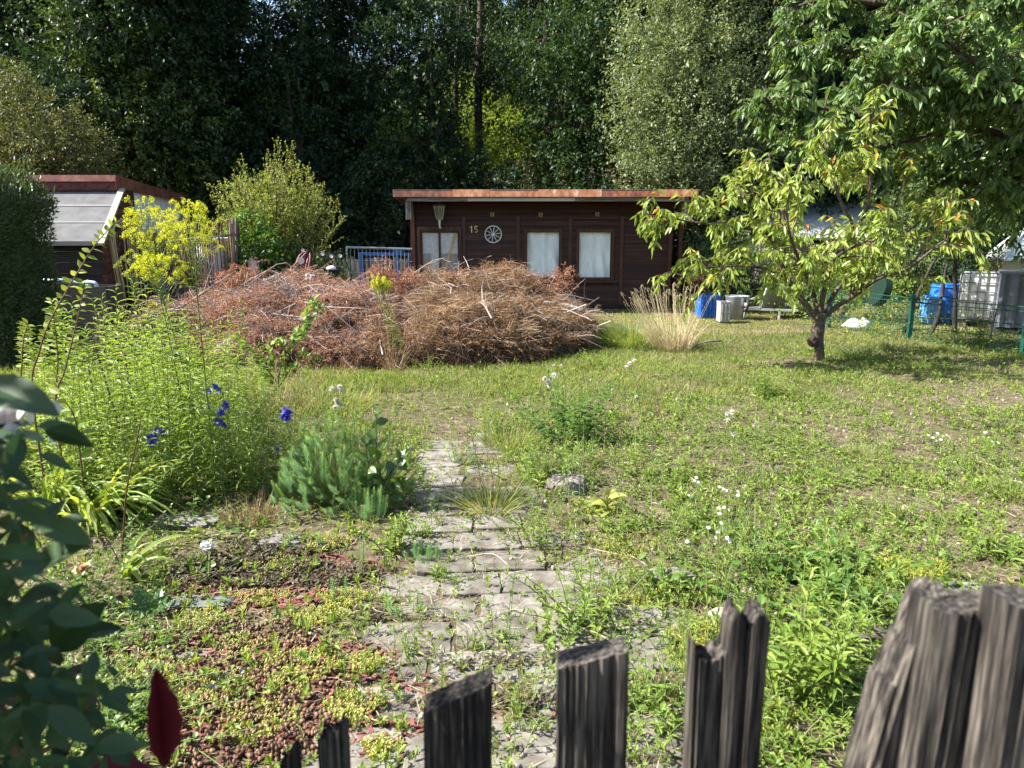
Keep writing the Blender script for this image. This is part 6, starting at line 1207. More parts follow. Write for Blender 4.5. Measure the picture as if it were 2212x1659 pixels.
# fluffy seed heads on stems
def seedhead(u, v, ub, vb, label, pts, r=.022):
    b = g(ub, vb); Yq = b[1]; t = thing('seeding_thistle', label, 'thistle', b); m = M(); c = at(u, v, Yq); m.tube(smooth([b, b*.4+c*.6+(.02, 0, 0), c], 5), .003, 5)
    for du, dv in pts: m.tube([c-(0, 0, .08), at(u+du, v+dv, Yq)], .0016, 4)
    m.build('stem', stemg, t, smooth=True)
    for du, dv in pts:
        m = M(); n = 70; o = at(u+du, v+dv, Yq); inst(m, *NEED, np.repeat(o[None], n, 0), rdir(n)+(0, 0, .35), rdir(n), r*R.uniform(.7, 1.15, n), r*.35); m.build('seed_tuft', fluff, t)
    m = M(); k = 16; Q = smooth([b, b*.4+c*.6+(.02, 0, 0), c], 8); P, T = along(Q, k); a = np.arange(k)*2.4; inst(m, *LANCE, P, np.stack([np.cos(a), np.sin(a), .5+0*a], -1), (0, 0, 1), .07, .014, .3); m.build('leaves', G_WEED, t)
seedhead(727, 850, 745, 960, 'thistle with two tufts of white seed fluff above the spurge bush', [(-10, -10), (6, -14), (10, -5), (2, 20), (-4, 30), (10, 24), (-2, 14)], .03)
seedhead(1183, 825, 1205, 930, 'thistle with white seed fluff left of the dark green weed', [(0, 0), (-6, -6), (4, 8), (14, -14)], .034)
seedhead(1212, 790, 1222, 900, 'small thistle with seed fluff near the straw heap', [(0, 0), (-16, 0), (2, 14)], .02)
seedhead(1360, 785, 1385, 900, 'thistle with seed fluff in front of the tall green grass', [(0, 0), (10, -6), (-6, 8)], .028)
seedhead(1575, 900, 1580, 1030, 'tall thistle with brownish seed fluff in the right half of the lawn', [(-4, -6), (4, 0), (-2, 8), (10, 38), (6, -10)], .024)
seedhead(486, 745, 505, 900, 'thistle with large white seed fluff before the red brush heap', [(0, -6), (-14, 4), (8, -10), (-20, 14), (6, 14), (-4, 10)], .03)
seedhead(1374, 857, 1378, 900, 'tiny white seed head in the lawn grass', [(0, 0)], .022)
seedhead(345, 790, 370, 900, 'pale seed fluff showing between the goldenrod stems', [(0, 0), (20, -12), (-10, -10), (50, 6)], .03)
# oak saplings
def oak(label, base, brs, per=34, L=.085):
    b = g(*base); Yq = b[1]; t = thing('oak_sapling', label, 'sapling', b); ms = M(); ml = M()
    for pts in brs:
        Q = smooth([at(u, v, Yq) for u, v in pts], 6); ms.tube(Q, np.linspace(.007, .002, len(Q)), 5, cap=False); ln = np.linalg.norm(np.diff(Q, axis=0), axis=1).sum(); k = int(per*ln)+4; P, T = along(Q[len(Q)//4:], k); inst(ml, *OAKL, P+R.normal(0, .015, (k, 3)), T*.4+R.normal(0, .7, (k, 3)), R.normal(0, .5, (k, 3))+(0, -.5, .7), L*R.uniform(.6, 1.15, k), L*R.uniform(.55, .85, k), .15)
    ms.build('stem', bark_young, t, smooth=True); ml.build('leaves', leafmat('leaf_oak', [(.1, .2, .035), (.16, .27, .045), (.25, .33, .06)], .42), t)
oak('oak sapling with bright lobed leaves slanting up before the red brush heap', (600, 850), [[(600, 850), (605, 800), (630, 740), (660, 690), (682, 645)], [(602, 830), (570, 790), (540, 760), (505, 722)], [(605, 810), (585, 780), (590, 740), (640, 730)], [(600, 840), (620, 810), (650, 770), (690, 770)], [(600, 845), (580, 820), (560, 800)], [(630, 740), (650, 720), (670, 700), (690, 655)]], per=62)
# alder sapling beside the spurge
b = g(822, 1105); t = thing('alder_sapling', 'young alder with dark glossy rounded leaves rising from the spurge bush', 'sapling', b); ms = M(); ml = M()
for pts in ([(822, 1105), (822, 1030), (815, 990), (812, 930), (814, 895)], [(820, 1060), (845, 1020), (870, 985)], [(820, 1070), (800, 1030), (790, 960)], [(822, 1090), (850, 1060), (860, 1030)], [(822, 1095), (800, 1065), (790, 1040)]):
    Q = smooth([at(u, v, b[1]-.05) for u, v in pts], 6); ms.tube(Q, np.linspace(.006, .002, len(Q)), 5, cap=False); k = 13; P, T = along(Q[2:], k); inst(ml, *LEAFM, P, T*.6+R.normal(0, .6, (k, 3)), R.normal(0, .6, (k, 3))+(0, -.5, .6), .085*R.uniform(.7, 1.1, k), .06*R.uniform(.8, 1.1, k), .1)
ms.build('stem', bark_young, t, smooth=True); ml.build('leaves', leafmat('leaf_alder', [(.05, .11, .02), (.08, .15, .03), (.12, .2, .04)], .35, .3, .6), t)
# cypress spurge
def spurge(label, org, n, rx, ry, H, name='cypress_spurge', lean=.35, group=None):
    o = np.array(org, float); o[2] = float(hz(o[0], o[1])); t = thing(name, label, 'spurge', o, group); ms = M(); ml = M()
    for i in range(n):
        a = R.random()*6.28; q = math.sqrt(R.random()) if n > 2 else 0; b = o+np.array([q*rx*math.cos(a), q*ry*math.sin(a), 0]); h = H*(1-.42*q*q)*R.uniform(.8, 1.12); d = np.array([q*math.cos(a)*lean+R.normal(0, .16), q*math.sin(a)*lean+R.normal(0, .16)-.04, 1])
        Q = smooth([b, b+np.array([d[0]*h*.75, d[1]*h*.75, h*.42]), b+np.array([d[0]*h*1.05, d[1]*h*1.05, h])], 6); ms.tube(Q, np.linspace(.002, .0012, len(Q)), 3, cap=False)
        k = int(520*h)+30; P, T = along(Q[4:], k); a2 = np.arange(k)*2.4; e1 = unit(np.cross(T, (0, 1, .3))); e2 = np.cross(e1, T); f = np.arange(k)/k
        inst(ml, *NEED, P, np.cos(a2)[:, None]*e1+np.sin(a2)[:, None]*e2+T*(.15+.9*f[:, None]**6), T, .026*(1-.5*f**5)*R.uniform(.7, 1.2, k), .0021, 0, np.clip(R.random()*.35+f**3*.6, 0, 1))
    ms.build('stems', stemg, t); ml.build('needle_leaves', G_SPUR, t); return t
c = g(735, 1085)
o = np.array(c, float); o[2] = float(hz(o[0], o[1])); t = thing('cypress_spurge', 'big rounded feathery blue-green spurge bush left of the path', 'spurge', o); ms = M(); ml = M()
for i in range(430):
    inner = i > 290; a = R.random()*6.28; zz = R.uniform(.02, 1)**.8; rr_ = math.sqrt(max(0, 1-zz*zz)); sc_ = R.uniform(.88, 1.1)*(.78 if inner else 1)*(1+.16*math.sin(a*3+1)); nrm = np.array([rr_*math.cos(a), rr_*math.sin(a), zz])
    tip = o+nrm*np.array([.47, .38, .5])*sc_+(0, 0, .03); d = unit(nrm*.55+np.array([0, 0, .55])+R.normal(0, .28, 3)); q = R.uniform(.1, .17); s = tip-d*q; b = o+nrm*np.array([.2, .16, 0])
    ms.tube(smooth([b*(1, 1, 0)+(0, 0, o[2]), (b+s)/2, s, tip], 4), np.linspace(.0022, .001, 13), 3, cap=False)
    k = 120; f = np.arange(k)/k; P = s+d*(q*f)[:, None]; a2 = np.arange(k)*2.4; e1 = unit(np.cross(d, (0, 1, .3))); e2 = np.cross(e1, d)
    inst(ml, *NEED, P, np.cos(a2)[:, None]*e1+np.sin(a2)[:, None]*e2+d*(.25+1.1*f[:, None]**4), d, .027*(.6+.6*f-.75*f**5)*R.uniform(.8, 1.15, k), .0024, 0, np.clip(R.random()*.3+f**2.5*.75, 0, 1))
ms.build('stems', stemg, t); ml.build('needle_leaves', G_SPUR, t)
spurge('low feathery spurge in front, right foot of the big spurge bush', g(800, 1125), 26, .1, .07, .2)
spurge('feathery spurge sprig in front of the big bush, beside the path', g(775, 1235), 3, .02, .02, .24)
spurge('small spurge sprig right below the tall sprig', g(745, 1285), 3, .03, .02, .13)
spurge('round feathery spurge tuft on the path edge', g(915, 1205), 20, .08, .05, .12)
spurge('spurge sprigs near the left path edge, halfway down', g(885, 1320), 6, .08, .04, .14)
spurge('spurge sprigs growing from the path behind the grass tuft', g(1000, 1010), 8, .1, .06, .14)
spurge('bluish spurge tuft beside the bright weed at the right path edge', g(1215, 1030), 16, .1, .08, .2)
spurge('tiny spurge sprig left of the tall sprig', g(690, 1185), 2, .02, .01, .08)
spurge('pair of tiny spurge sprigs near the flat grey stone', g(620, 1185), 3, .04, .01, .08)
# bright weeds of the path and the lawn
W_ = [('bright lance-leaved weed at the left path edge, next to the spurge', 850, 1190, .2, 4, .02, .09, .024, 60), ('small bright weed right beside the lance-leaved one', 905, 1160, .09, 6, .02, .045, .018, 70), ('little bright rosette weed on the path middle left', 945, 1240, .07, 3, .01, .06, .018, 70),
 ('bushy bright weed left of the dark leafy one in the mid lawn', 1060, 940, .28, 14, .1, .08, .013, 60), ('bright weed clump at the right path edge beside the bluish spurge', 1165, 1045, .3, 12, .08, .09, .014, 60), ('upright weed at the right edge of the path', 1170, 1170, .22, 7, .05, .06, .012, 60), ('clump of bright weeds at the right path edge nearer the camera', 1270, 1320, .26, 9, .07, .085, .016, 60),
 ('bright weed standing alone on the far lawn', 1650, 860, .34, 9, .09, .1, .016, 60), ('large bright-leaved weed behind the pickets at the lower right', 1735, 1500, .45, 8, .05, .13, .026, 52), ('weed sprig behind the first tall picket', 890, 1420, .1, 3, .02, .045, .01, 70), ('weed with narrow leaves low on the path', 1015, 1400, .08, 3, .02, .04, .008, 70),
 ('bright weed at the right edge before the pickets', 2150, 1225, .16, 8, .08, .11, .024, 50), ('thin upright weed on the bare soil', 1935, 1130, .2, 4, .03, .07, .012, 50), ('tall thin weed by the moss-dark stone', 1530, 1400, .5, 1, .0, .08, .016, 22), ('weed tuft in front of the moss-dark stone', 1440, 1290, .18, 8, .07, .06, .014, 60),
 ('weed by the yellow-leaved mullein', 1420, 1170, .24, 9, .1, .055, .014, 60), ('pale weeds right of the dark leafy weed', 1380, 1010, .2, 14, .15, .05, .014, 60), ('weed clump in the middle of the lawn', 1700, 975, .14, 20, .25, .06, .014, 60), ('flat leafy clump right of the lawn middle', 1800, 960, .12, 22, .28, .07, .018, 60),
 ('little weed low between the two middle pickets', 1130, 1560, .14, 3, .03, .045, .009, 60), ('weed right of the middle picket', 1415, 1600, .12, 4, .03, .06, .014, 60), ('grassy weed below the large bright-leaved weed', 1700, 1610, .12, 9, .07, .05, .012, 60), ('weed at the foot of the straw heap', 925, 800, .2, 6, .06, .06, .012, 60), ('yellowish weed near the foot of the brush heap', 950, 840, .2, 10, .15, .05, .012, 60),
 ('tall fine weed beside the daisies', 1640, 1240, .3, 8, .08, .05, .009, 60), ('weed left of the thistle in the right lawn', 1480, 990, .16, 14, .16, .05, .016, 60), ('far weed clump before the cabin grass', 1290, 800, .18, 10, .1, .07, .018, 60), ('pale weed patch near the green fence', 2000, 800, .15, 16, .25, .06, .022, 50), ('weeds under the right fence panel', 2080, 750, .3, 20, .3, .07, .035, 36), ('leafy weeds under the fence beside the middle post', 1880, 722, .35, 24, .35, .07, .04, 36), ('leafy weed climbing on the green fence panel', 2120, 745, .6, 10, .12, .08, .04, 36)]
for (lb, u, v, H, nst, spr, L, W, per) in W_: weed('weed', lb, u, v, H*1.12, int(nst*1.7)+1, spr*1.1, L*1.1, W*1.15, G_WEED, per=per*1.15, tmpl=LEAFM if W/L > .3 else LANCE, srad=.003)
weed('leafy_weed', 'tall dark green leafy weed in the middle of the lawn', 1240, 955, .52, 26, .13, .12, .036, G_WEEDD, per=56, lean=.3, tmpl=LEAFM)
weed('leafy_weed', 'dark green leafy bush at the edge of the paving, lower right', 1740, 1280, .26, 22, .13, .11, .05, G_WEEDD, per=50, lean=.5, tmpl=LEAFM)
weed('leafy_weed', 'bright green leafy clump right of the dark leafy bush', 1810, 1265, .22, 16, .09, .09, .03, G_WEED, per=50, lean=.4, tmpl=LEAFM)
# many small seedlings on path and lawn
sp_ = [weed('seedling', 'small upright green seedling scattered over path and lawn', 1000, 1300, .12, 2, .015, .035, .009, G_WEED, per=90, group='small seedlings on path and lawn', srad=.0015), weed('seedling', 'small narrow-leaved seedling scattered over path and lawn', 1000, 1300, .14, 3, .02, .028, .005, G_GOLD, per=110, group='small narrow seedlings on path and lawn', srad=.0015), weed('seedling', 'small wispy yellowish seedling scattered over path and lawn', 1000, 1300, .13, 3, .02, .02, .004, G_YELL, per=120, group='small wispy seedlings on path and lawn', srad=.0013)]
k = 0
while k < 210:
    u = R.uniform(640, 2212); v = 940+719*R.random()**1.1; p = g(u, v)
    if u < np.interp(v, [960, 1659], [920, 640]): continue
    lc = (p[0], p[1], float(hz(p[0], p[1])))
    if k < 3: sp_[k].location = lc
    else: dup(sp_[k % 3], lc, R.random()*6.28, R.uniform(.5, 1.5)*np.interp(v, [940, 1200], [1.5, 1.]))
    k += 1
mp_ = [weed('weed', 'medium bright lance-leaved weed in the weedy lawn', 1500, 1100, .22, 6, .05, .07, .014, G_WEED, per=60, group='medium weeds in the lawn', srad=.002), weed('weed', 'medium broad-leaved rosette weed in the weedy lawn', 1500, 1100, .1, 9, .05, .075, .026, G_WEED, per=80, tmpl=LEAFM, lean=.8, group='rosette weeds in the lawn'), weed('weed', 'medium feathery pale weed in the weedy lawn', 1500, 1100, .24, 8, .05, .035, .006, G_GOLD, per=110, group='feathery weeds in the lawn', srad=.0016), weed('weed', 'tall thin sparse weed stalk in the weedy lawn', 1500, 1100, .42, 2, .02, .06, .008, G_WEEDD, per=40, group='thin weed stalks in the lawn', srad=.002, lean=.15)]
k = 0
while k < 170:
    u = R.uniform(880, 2212); v = R.uniform(900, 1659)
    if u < np.interp(v, [900, 1100, 1659], [900, 1080, 1300]) and R.random() > .12: continue
    p = g(u, v); lc = (p[0], p[1], float(hz(p[0], p[1]))); j = k % 4
    if k < 4: mp_[k].location = lc
    else: dup(mp_[j], lc, R.random()*6.28, R.uniform(.5, 1.25))
    k += 1
bp_ = [weed('goldenrod', 'lower leafy goldenrod shoot at the far side of the left bed', 500, 900, .85, 1, 0, .14, .022, G_GOLD, per=50, cat='goldenrod', lean=.1, up=.3, srad=.0035, group='low goldenrod shoots at the back of the left bed', taper=.4)]
for k in range(60):
    u = R.uniform(150, 600); v = R.uniform(850, 955); p = g(u, v); lc = (p[0], p[1], float(hz(p[0], p[1])))
    if k == 0: bp_[0].location = lc
    else: dup(bp_[0], lc, R.random()*6.28, R.uniform(.6, 1.25)*np.interp(u, [150, 420, 600], [1.15, 1, .55]))
# daisies
def daisy(label, u, v, H, heads, r=.011):
    o = g(u, v); Yq = o[1]; t = thing('daisy_fleabane', label, 'daisy', o); ms = M()
    for du, dv in heads: c = at(u+du, v+dv, Yq+R.normal(0, .04)); ms.tube(smooth([o+R.normal(0, .02, 3)*(1, 1, 0), (o+c)/2+R.normal(0, .015, 3), c], 4), .0018, 4, cap=False)
    ms.build('stems', stemg, t)
    for du, dv in heads:
        c = at(u+du, v+dv, Yq); n = 18; a = np.arange(n)*2*PI/n; tl = unit(np.array([R.normal(0, .3), -.5, 1.])); e1 = unit(np.cross(tl, (0, 1, 0))); e2 = np.cross(e1, tl); m = M(); inst(m, *LEAF1, np.repeat(c[None], n, 0), np.cos(a)[:, None]*e1+np.sin(a)[:, None]*e2+tl*.15, tl, r, r*.32); pt = m.build('petals', paint('daisy_white', (.82, .82, .82), .6), t) if False else m.build('petals', DW, t)
        m = M(); th_ = np.arange(8)*PI/4; m.add(np.vstack([c+tl*.003+.0042*(np.cos(th_)[:, None]*e1+np.sin(th_)[:, None]*e2), [c+tl*.006]]), [[(i, (i+1) % 8, 8) for i in range(8)]]); m.build('flower_centre', DY, t)
    m = M(); k = 60; P = o+R.normal(0, 1, (k, 3))*(.05, .05, 0)+np.stack([0*np.arange(k), 0*np.arange(k), R.random(k)*H*.8], -1); inst(m, *LANCE, P, R.normal(0, .7, (k, 3))+(0, 0, .6), (0, 0, 1), .05, .011, .3); m.build('leaves', G_WEED, t)
DW = paint('daisy_white', (.85, .85, .85), .6); DY = paint('daisy_yellow', (.7, .5, .05), .7)
daisy('white daisies on thin stems, upper left group beside the bare soil', 1510, 1130, .3, [(-10, -92), (-2, -88), (-6, -98), (-22, -60), (2, -84)])
daisy('white daisies in the middle group, above the tall thin weed', 1570, 1220, .35, [(-16, -168), (-2, -160), (24, -158), (24, -150), (-8, -164), (-18, -122), (-6, -124), (4, -118)])
daisy('white daisies, lowest group above the moss-dark stone', 1550, 1290, .3, [(-66, -120), (8, -160), (0, -140), (20, -128), (-20, -150), (26, -120), (-4, -128), (4, -180)])
daisy('white daisies in the far right lawn', 2025, 980, .2, [(-20, -40), (-10, -34), (0, -44), (12, -36), (20, -40), (-4, -28), (8, -30)], .013)
daisy('few white daisies near the right edge of the lawn', 2140, 1000, .2, [(-12, -66), (4, -46), (16, -44)], .013)
# roses
def rose(label, u, v, Yq, r, mt, ub, vb):
    b = g(ub, vb); c = at(u, v, Yq); t = thing('rose', label, 'rose', b); m = M(); m.tube(smooth([b, (b+c)/2+(.01, 0, .02), c-(0, 0, .01)], 5), .003, 5); m.build('stem', stemg, t, smooth=True); m = M()
    for ly, (n, e, s) in enumerate(((7, .1, 1), (7, .5, .9), (6, .9, .75), (5, 1.25, .55))):
        a = np.arange(n)*2*PI/n+ly*.4; inst(m, *LEAFM, np.repeat(c[None], n, 0), np.stack([np.cos(a)*math.cos(e), np.sin(a)*math.cos(e)-.2, np.sin(e)+0*a], -1), R.normal(0, .3, (n, 3))+(0, 0, 1), r*s*R.uniform(.85, 1.1, n), r*s*.95, .15)
    m.build('petals', mt, t); m = M(); k = 14; P = b+(c-b)*R.uniform(.35, 1, (k, 1))+R.normal(0, .03, (k, 3)); inst(m, *LEAFM, P, R.normal(0, .8, (k, 3))+(0, 0, .2), R.normal(0, .3, (k, 3))+(0, 0, 1), .035, .024, .1); m.build('leaves', G_WEEDD, t)
rose('white double rose blossom low above the bugle leaves', 448, 1178, 3.55, .05, leafmat('petal_pure_white', [(.75, .75, .74), (.88, .88, .87)], .3, .6, .2, tc=(1, 1, 1)), 450, 1250)
rose('fading peach coloured rose beside the blurred shrub', 180, 1228, 3.2, .05, leafmat('petal_peach', [(.6, .36, .2), (.75, .55, .38)], .3, .6, .2, tc=(1, 1, 1)), 200, 1330)
weed('rose_bush', 'leafy small rose bush under the peach coloured rose', 190, 1300, .4, 9, .12, .045, .03, G_WEEDD, per=60, cat='bush', tmpl=LEAFM, lean=.5, sm=stemr)
weed('leafy_weed', 'dark heart-leaved plants under the daylilies', 400, 1130, .14, 14, .2, .06, .05, G_WEEDD, per=60, tmpl=LEAFM, lean=.4)
fl_ = [weed('ground_plant', 'small dark rounded-leaf ground plant in the lower left bed', 300, 1300, .07, 7, .04, .04, .028, G_WEEDD, per=90, tmpl=LEAFM, lean=.7, cat='plant', group='small dark ground plants in the lower left bed'), weed('ground_plant', 'small bright trailing ground plant in the lower left bed', 300, 1300, .09, 8, .05, .03, .014, G_WEED, per=100, tmpl=LEAFM, lean=.8, cat='plant', group='small bright ground plants in the lower left bed')]
for k in range(90):
    v = 1130+530*R.random(); u = R.uniform(40, np.interp(v, [1130, 1300, 1659], [560, 420, 330])); p = g(u, v); lc = (p[0], p[1], float(hz(p[0], p[1])))
    if k < 2: fl_[k].location = lc
    else: dup(fl_[k % 2], lc, R.random()*6.28, R.uniform(.6, 1.3))
# lungwort with spotted leaves
lw, nt = mat('leaf_lungwort'); tcn = nt.nodes.new('ShaderNodeTexCoord'); vo = nt.nodes.new('ShaderNodeTexVoronoi'); vo.inputs['Scale'].default_value = 90; nt.links.new(tcn.outputs['Object'], vo.inputs[0]); cr = ramp(nt, vo.outputs['Distance'], [(.2, (.3, .4, .25)), (.34, (.04, .1, .025))]); pb = nt.nodes.new('ShaderNodeBsdfPrincipled'); nt.links.new(cr, pb.inputs['Base Color']); pb.inputs['Roughness'].default_value = .5; oo = nt.nodes.new('ShaderNodeOutputMaterial'); nt.links.new(pb.outputs[0], oo.inputs[0])
o = g(335, 1330); t = thing('lungwort', 'lungwort with broad white-spotted leaves right of the blurred shrub', 'plant', o); m = M(); inst(m, *LEAFL, np.repeat(o[None], 5, 0)+(0, 0, .02), [(-.5, 0, .9), (.5, -.1, .7), (-.9, -.2, .3), (.7, .3, .5), (0, .6, .6)], [(0, -1, .4)]*5, [.17, .13, .13, .11, .12], [.08, .06, .055, .05, .05], .1); m.build('leaves', lw, t); m = M()
for a in range(4): m.tube([o, o+R.normal(0, .02, 3)*(1, 1, 0)+(0, 0, .03)], .002, 4)
m.build('stems', stemg, t)
# red-tinged potentilla, purple leaved rosette
weed('cinquefoil', 'creeping five-leaved plant with reddish leaves among the seed balls', 560, 1330, .07, 8, .05, .035, .014, leafmat('leaf_cinquefoil', [(.12, .2, .05), (.2, .24, .06), (.4, .12, .05)], .35), per=110, tmpl=LEAFM, lean=.8, cat='plant')
weed('bugle_rosette', 'dark glossy purplish rosette right of the red leaf', 470, 1490, .05, 5, .02, .05, .03, leafmat('leaf_dark_glossy', [(.03, .045, .035), (.07, .08, .06)], .1, .25, .8), per=120, tmpl=LEAFM, lean=.6, cat='plant')
weed('strawberry_plant', 'bright lobed-leaf plant among seed balls near the bottom left', 530, 1490, .06, 5, .03, .05, .035, G_WEED, per=110, tmpl=OAKL, lean=.7, cat='plant')
# mullein with yellowed leaves
o = g(1310, 1110); t = thing('mullein', 'yellowing mullein with big drooping leaves beside the tree stump', 'mullein', o); m = M(); n = 9
inst(m, *LEAFL, np.repeat(o[None], n, 0)+(0, 0, .06)+R.normal(0, .02, (n, 3)), [(-1, -.1, .75), (-.5, -.4, .9), (.6, -.3, .8), (1, .1, .2), (.9, -.5, -.1), (.2, .4, .9), (-.8, .3, .6), (.6, .2, 1), (-.9, -.3, .3)], R.normal(0, .2, (n, 3))+(0, -.3, 1), R.uniform(.15, .27, n), R.uniform(.06, .085, n), R.uniform(.4, .8, n)); m.build('leaves', leafmat('leaf_mullein', [(.16, .22, .06), (.26, .29, .08), (.36, .34, .1)], .35, .8, .1), t); m = M(); m.tube([o, o+(0, 0, .12)], .01, 7); m.build('stem', stemg, t)
# stones and stump
def rock(label, u, v, sx, sy, sz, mt, name='stone', seed=0, flat=.5, org=None):
    o = g(u, v) if org is None else org; o[2] = float(hz(o[0], o[1])); r_ = np.random.default_rng(seed); nu, nv = 14, 9; th_, ph = np.meshgrid(np.arange(nu)*2*PI/nu, np.linspace(.05, PI-.05, nv)); dv = np.stack([np.cos(th_)*np.sin(ph), np.sin(th_)*np.sin(ph), np.cos(ph)], -1); dv = np.sign(dv)*np.abs(dv)**flat
    k = 1+.28*(vn(dv[..., 0]*2+seed*3, dv[..., 1]*2+dv[..., 2]*3, .8, 60+seed)-.5); V = dv*k[..., None]*np.array([sx, sy, sz])+o+(0, 0, sz*.45); i = (np.arange(nv-1)[:, None]*nu+np.arange(nu)[None]); i2 = (np.arange(nv-1)[:, None]*nu+(np.arange(nu)[None]+1) % nu)
    m = M(); m.add(V.reshape(-1, 3), [np.stack([i, i+nu, i2+nu, i2], -1).reshape(-1, 4), np.arange(nu)[::-1]*1, np.arange(nu)+(nv-1)*nu]); return tag(m.build(name, mt, None, origin=o, smooth=False), label, 'stone')
pink = noisemat('pale_pink_stone', [(.3, (.28, .22, .2)), (.6, (.5, .42, .38)), (.8, (.62, .55, .5))], nscale=18, bump=.8, bdist=.01); grst = noisemat('grey_stone', [(.3, (.08, .075, .065)), (.55, (.18, .17, .155)), (.75, (.3, .29, .27))], nscale=16, detail=9, bump=.8, bdist=.01); mst = noisemat('mossy_stone', [(.3, (.015, .012, .01)), (.48, (.05, .035, .028)), (.6, (.16, .14, .12)), (.75, (.3, .28, .26))], nscale=14, detail=9, bump=1, bdist=.02)
rock('pale pink angular stone beside the tall thin weed', 1565, 1335, .075, .05, .035, pink, seed=1, flat=.8)
rock('long edging stone dark with dry moss behind the pickets', 1800, 1350, .2, .17, .03, mst, seed=2, flat=.5)
rock('flat pale paving stone behind the mossy edging stone', 1930, 1292, .2, .07, .02, grst, seed=3)
rock('pale flat stone right of the other flat one near the pickets', 2090, 1285, .14, .08, .02, grst, seed=4)
rock('grey stone under the daisies', 1450, 1245, .12, .06, .03, grst, seed=5)
rock('flat grey stone at the left foot of the spurge bush', 610, 1175, .12, .07, .022, grst, seed=6)
rock('broad flat pale slab under the long daylily leaf', 400, 1130, .2, .1, .02, grst, seed=7)
rock('bluish slate slab among the bugle leaves', 430, 1300, .16, .06, .018, noisemat('slate', [(.35, (.07, .08, .08)), (.65, (.15, .165, .16))], nscale=20), seed=8)
rock('small slate piece lower in the bed, left of the seed balls', 410, 1420, .09, .03, .014, grst, seed=9)
rock('small angular grey stone at the bottom between two pickets', 1095, 1625, .03, .02, .018, grst, seed=11)
rock('flat rust-red stone chip on the path', 985, 1580, .028, .012, .008, paint('red_chip', (.3, .12, .09), .8), seed=12)
o = g(1222, 1062); t = thing('tree_stump', 'low weathered grey stump with split bark beside the mullein', 'stump', o); m = M(); loft(m, [np.stack([o[0]+r_*np.cos(np.arange(20)*PI/10)*(1+.1*np.sin(np.arange(20)*2.9)), o[1]+r_*.8*np.sin(np.arange(20)*PI/10), np.full(20, z)+.02*np.sin(np.arange(20)*1.3)*(z > .05)], -1) for z, r_ in ((-.03, .15), (.03, .14), (.09, .13))]); m.build('stump_body', woodgrey, t)
m = M(); 
for a in range(16): m.tube([o+(.03*math.cos(a*.39), .025*math.sin(a*.39), .105), o+(.12*math.cos(a*.39), .095*math.sin(a*.39), .1)], .0035, 4)
m.build('splits', woodgrey, t)
m = M(); a = g(1500, 748)+(0, 0, .02); b = g(1556, 743)+(0, 0, .05); m.tube(smooth([a, (a+b)/2+(0, 0, .02), b], 4), [.012]*5+[.018]*4, 7); ground_tag(m, 'fallen_branch', grt_m, a, 'short bare branch lying in the grass right of the dry grass clump', 'branch', smooth=True)
# ================================================================ NEAR PICKET FENCE
near_w = noisemat('picket_wood_dark', [(.37, (.005, .004, .004)), (.47, (.02, .017, .015)), (.55, (.06, .052, .045)), (.64, (.11, .097, .083)), (.76, (.2, .175, .145)), (.9, (.33, .2, .11))], scale=(95, 95, 5), nscale=1.6, detail=12, rough=.9, bump=1, bdist=.004, var=.12)
pfn = thing('wooden_picket_fence', 'weathered dark wooden picket fence with broken tops right in front of the camera', 'picket fence', (.2, .75, 0))
def picket(u0, u1, v, Yq, dep, top, seed, leanx=0.):
    a = at(u0, v, Yq); b = at(u1, v, Yq); xa, xb = a[0], b[0]; r_ = np.random.default_rng(seed); nx, ny, nz = 22, 7, 30; gx_ = np.linspace(0, 1, nx+1); gy_ = np.linspace(0, 1, ny+1)
    gr = np.cumsum(r_.normal(0, .0006, nx+1)); gr = (gr-np.linspace(gr[0], gr[-1], nx+1))+r_.normal(0, .0009, nx+1)+np.where(r_.random(nx+1) < .12, .002, 0); gr2 = r_.normal(0, .0007, nx+1)
    def pt(i, j, z):
        x = xa+(xb-xa)*gx_[i]; y = Yq+dep*gy_[j]
        if j == 0: y += gr[i]
        if j == ny: y += gr2[i]
        if i in (0, nx): x += (1 if i == 0 else -1)*.0012*math.sin(j*2.3+seed)
        wob = .0018*math.sin(z*9+seed)
        return (x+wob+leanx*(z-1.0), y, z)
    tz = np.array([[top(gx_[i], gy_[j], r_) for j in range(ny+1)] for i in range(nx+1)])
    m = M(); V = [pt(i, j, tz[i, j]) for i in range(nx+1) for j in range(ny+1)]; idx = lambda i, j: i*(ny+1)+j
    F = [(idx(i, j), idx(i+1, j), idx(i+1, j+1), idx(i, j+1)) for i in range(nx) for j in range(ny)]
    per = [(i, 0) for i in range(nx)]+[(nx, j) for j in range(ny)]+[(i, ny) for i in range(nx, 0, -1)]+[(0, j) for j in range(ny, 0, -1)]; K = len(per); base = len(V)
    prev = [idx(i, j) for i, j in per]
    for k in range(1, nz):
        f = k/(nz-1); ring = []
        for i, j in per: V.append(pt(i, j, tz[i, j]*(1-f)+.0*f)); ring.append(len(V)-1)
        F += [(prev[q], ring[q], ring[(q+1) % K], prev[(q+1) % K]) for q in range(K)]; prev = ring
    m.add(V, [np.array(F)], r_.random()); return m.build('picket', near_w, pfn, smooth=False)
def vz(u, v, Yq): return at(u, v, Yq)[2]
def ramp_top(u0, v0, u1, v1, Yq, rough_=.0004, chips=()):
    za, zb2 = vz(u0, v0, Yq), vz(u1, v1, Yq)
    def f(s, t, r_):
        z = za+(zb2-za)*s+r_.normal(0, rough_)
        for c, w2, dpt in chips:
            if abs(s-c) < w2: z -= dpt*(1-abs(s-c)/w2)
        return z
    return f
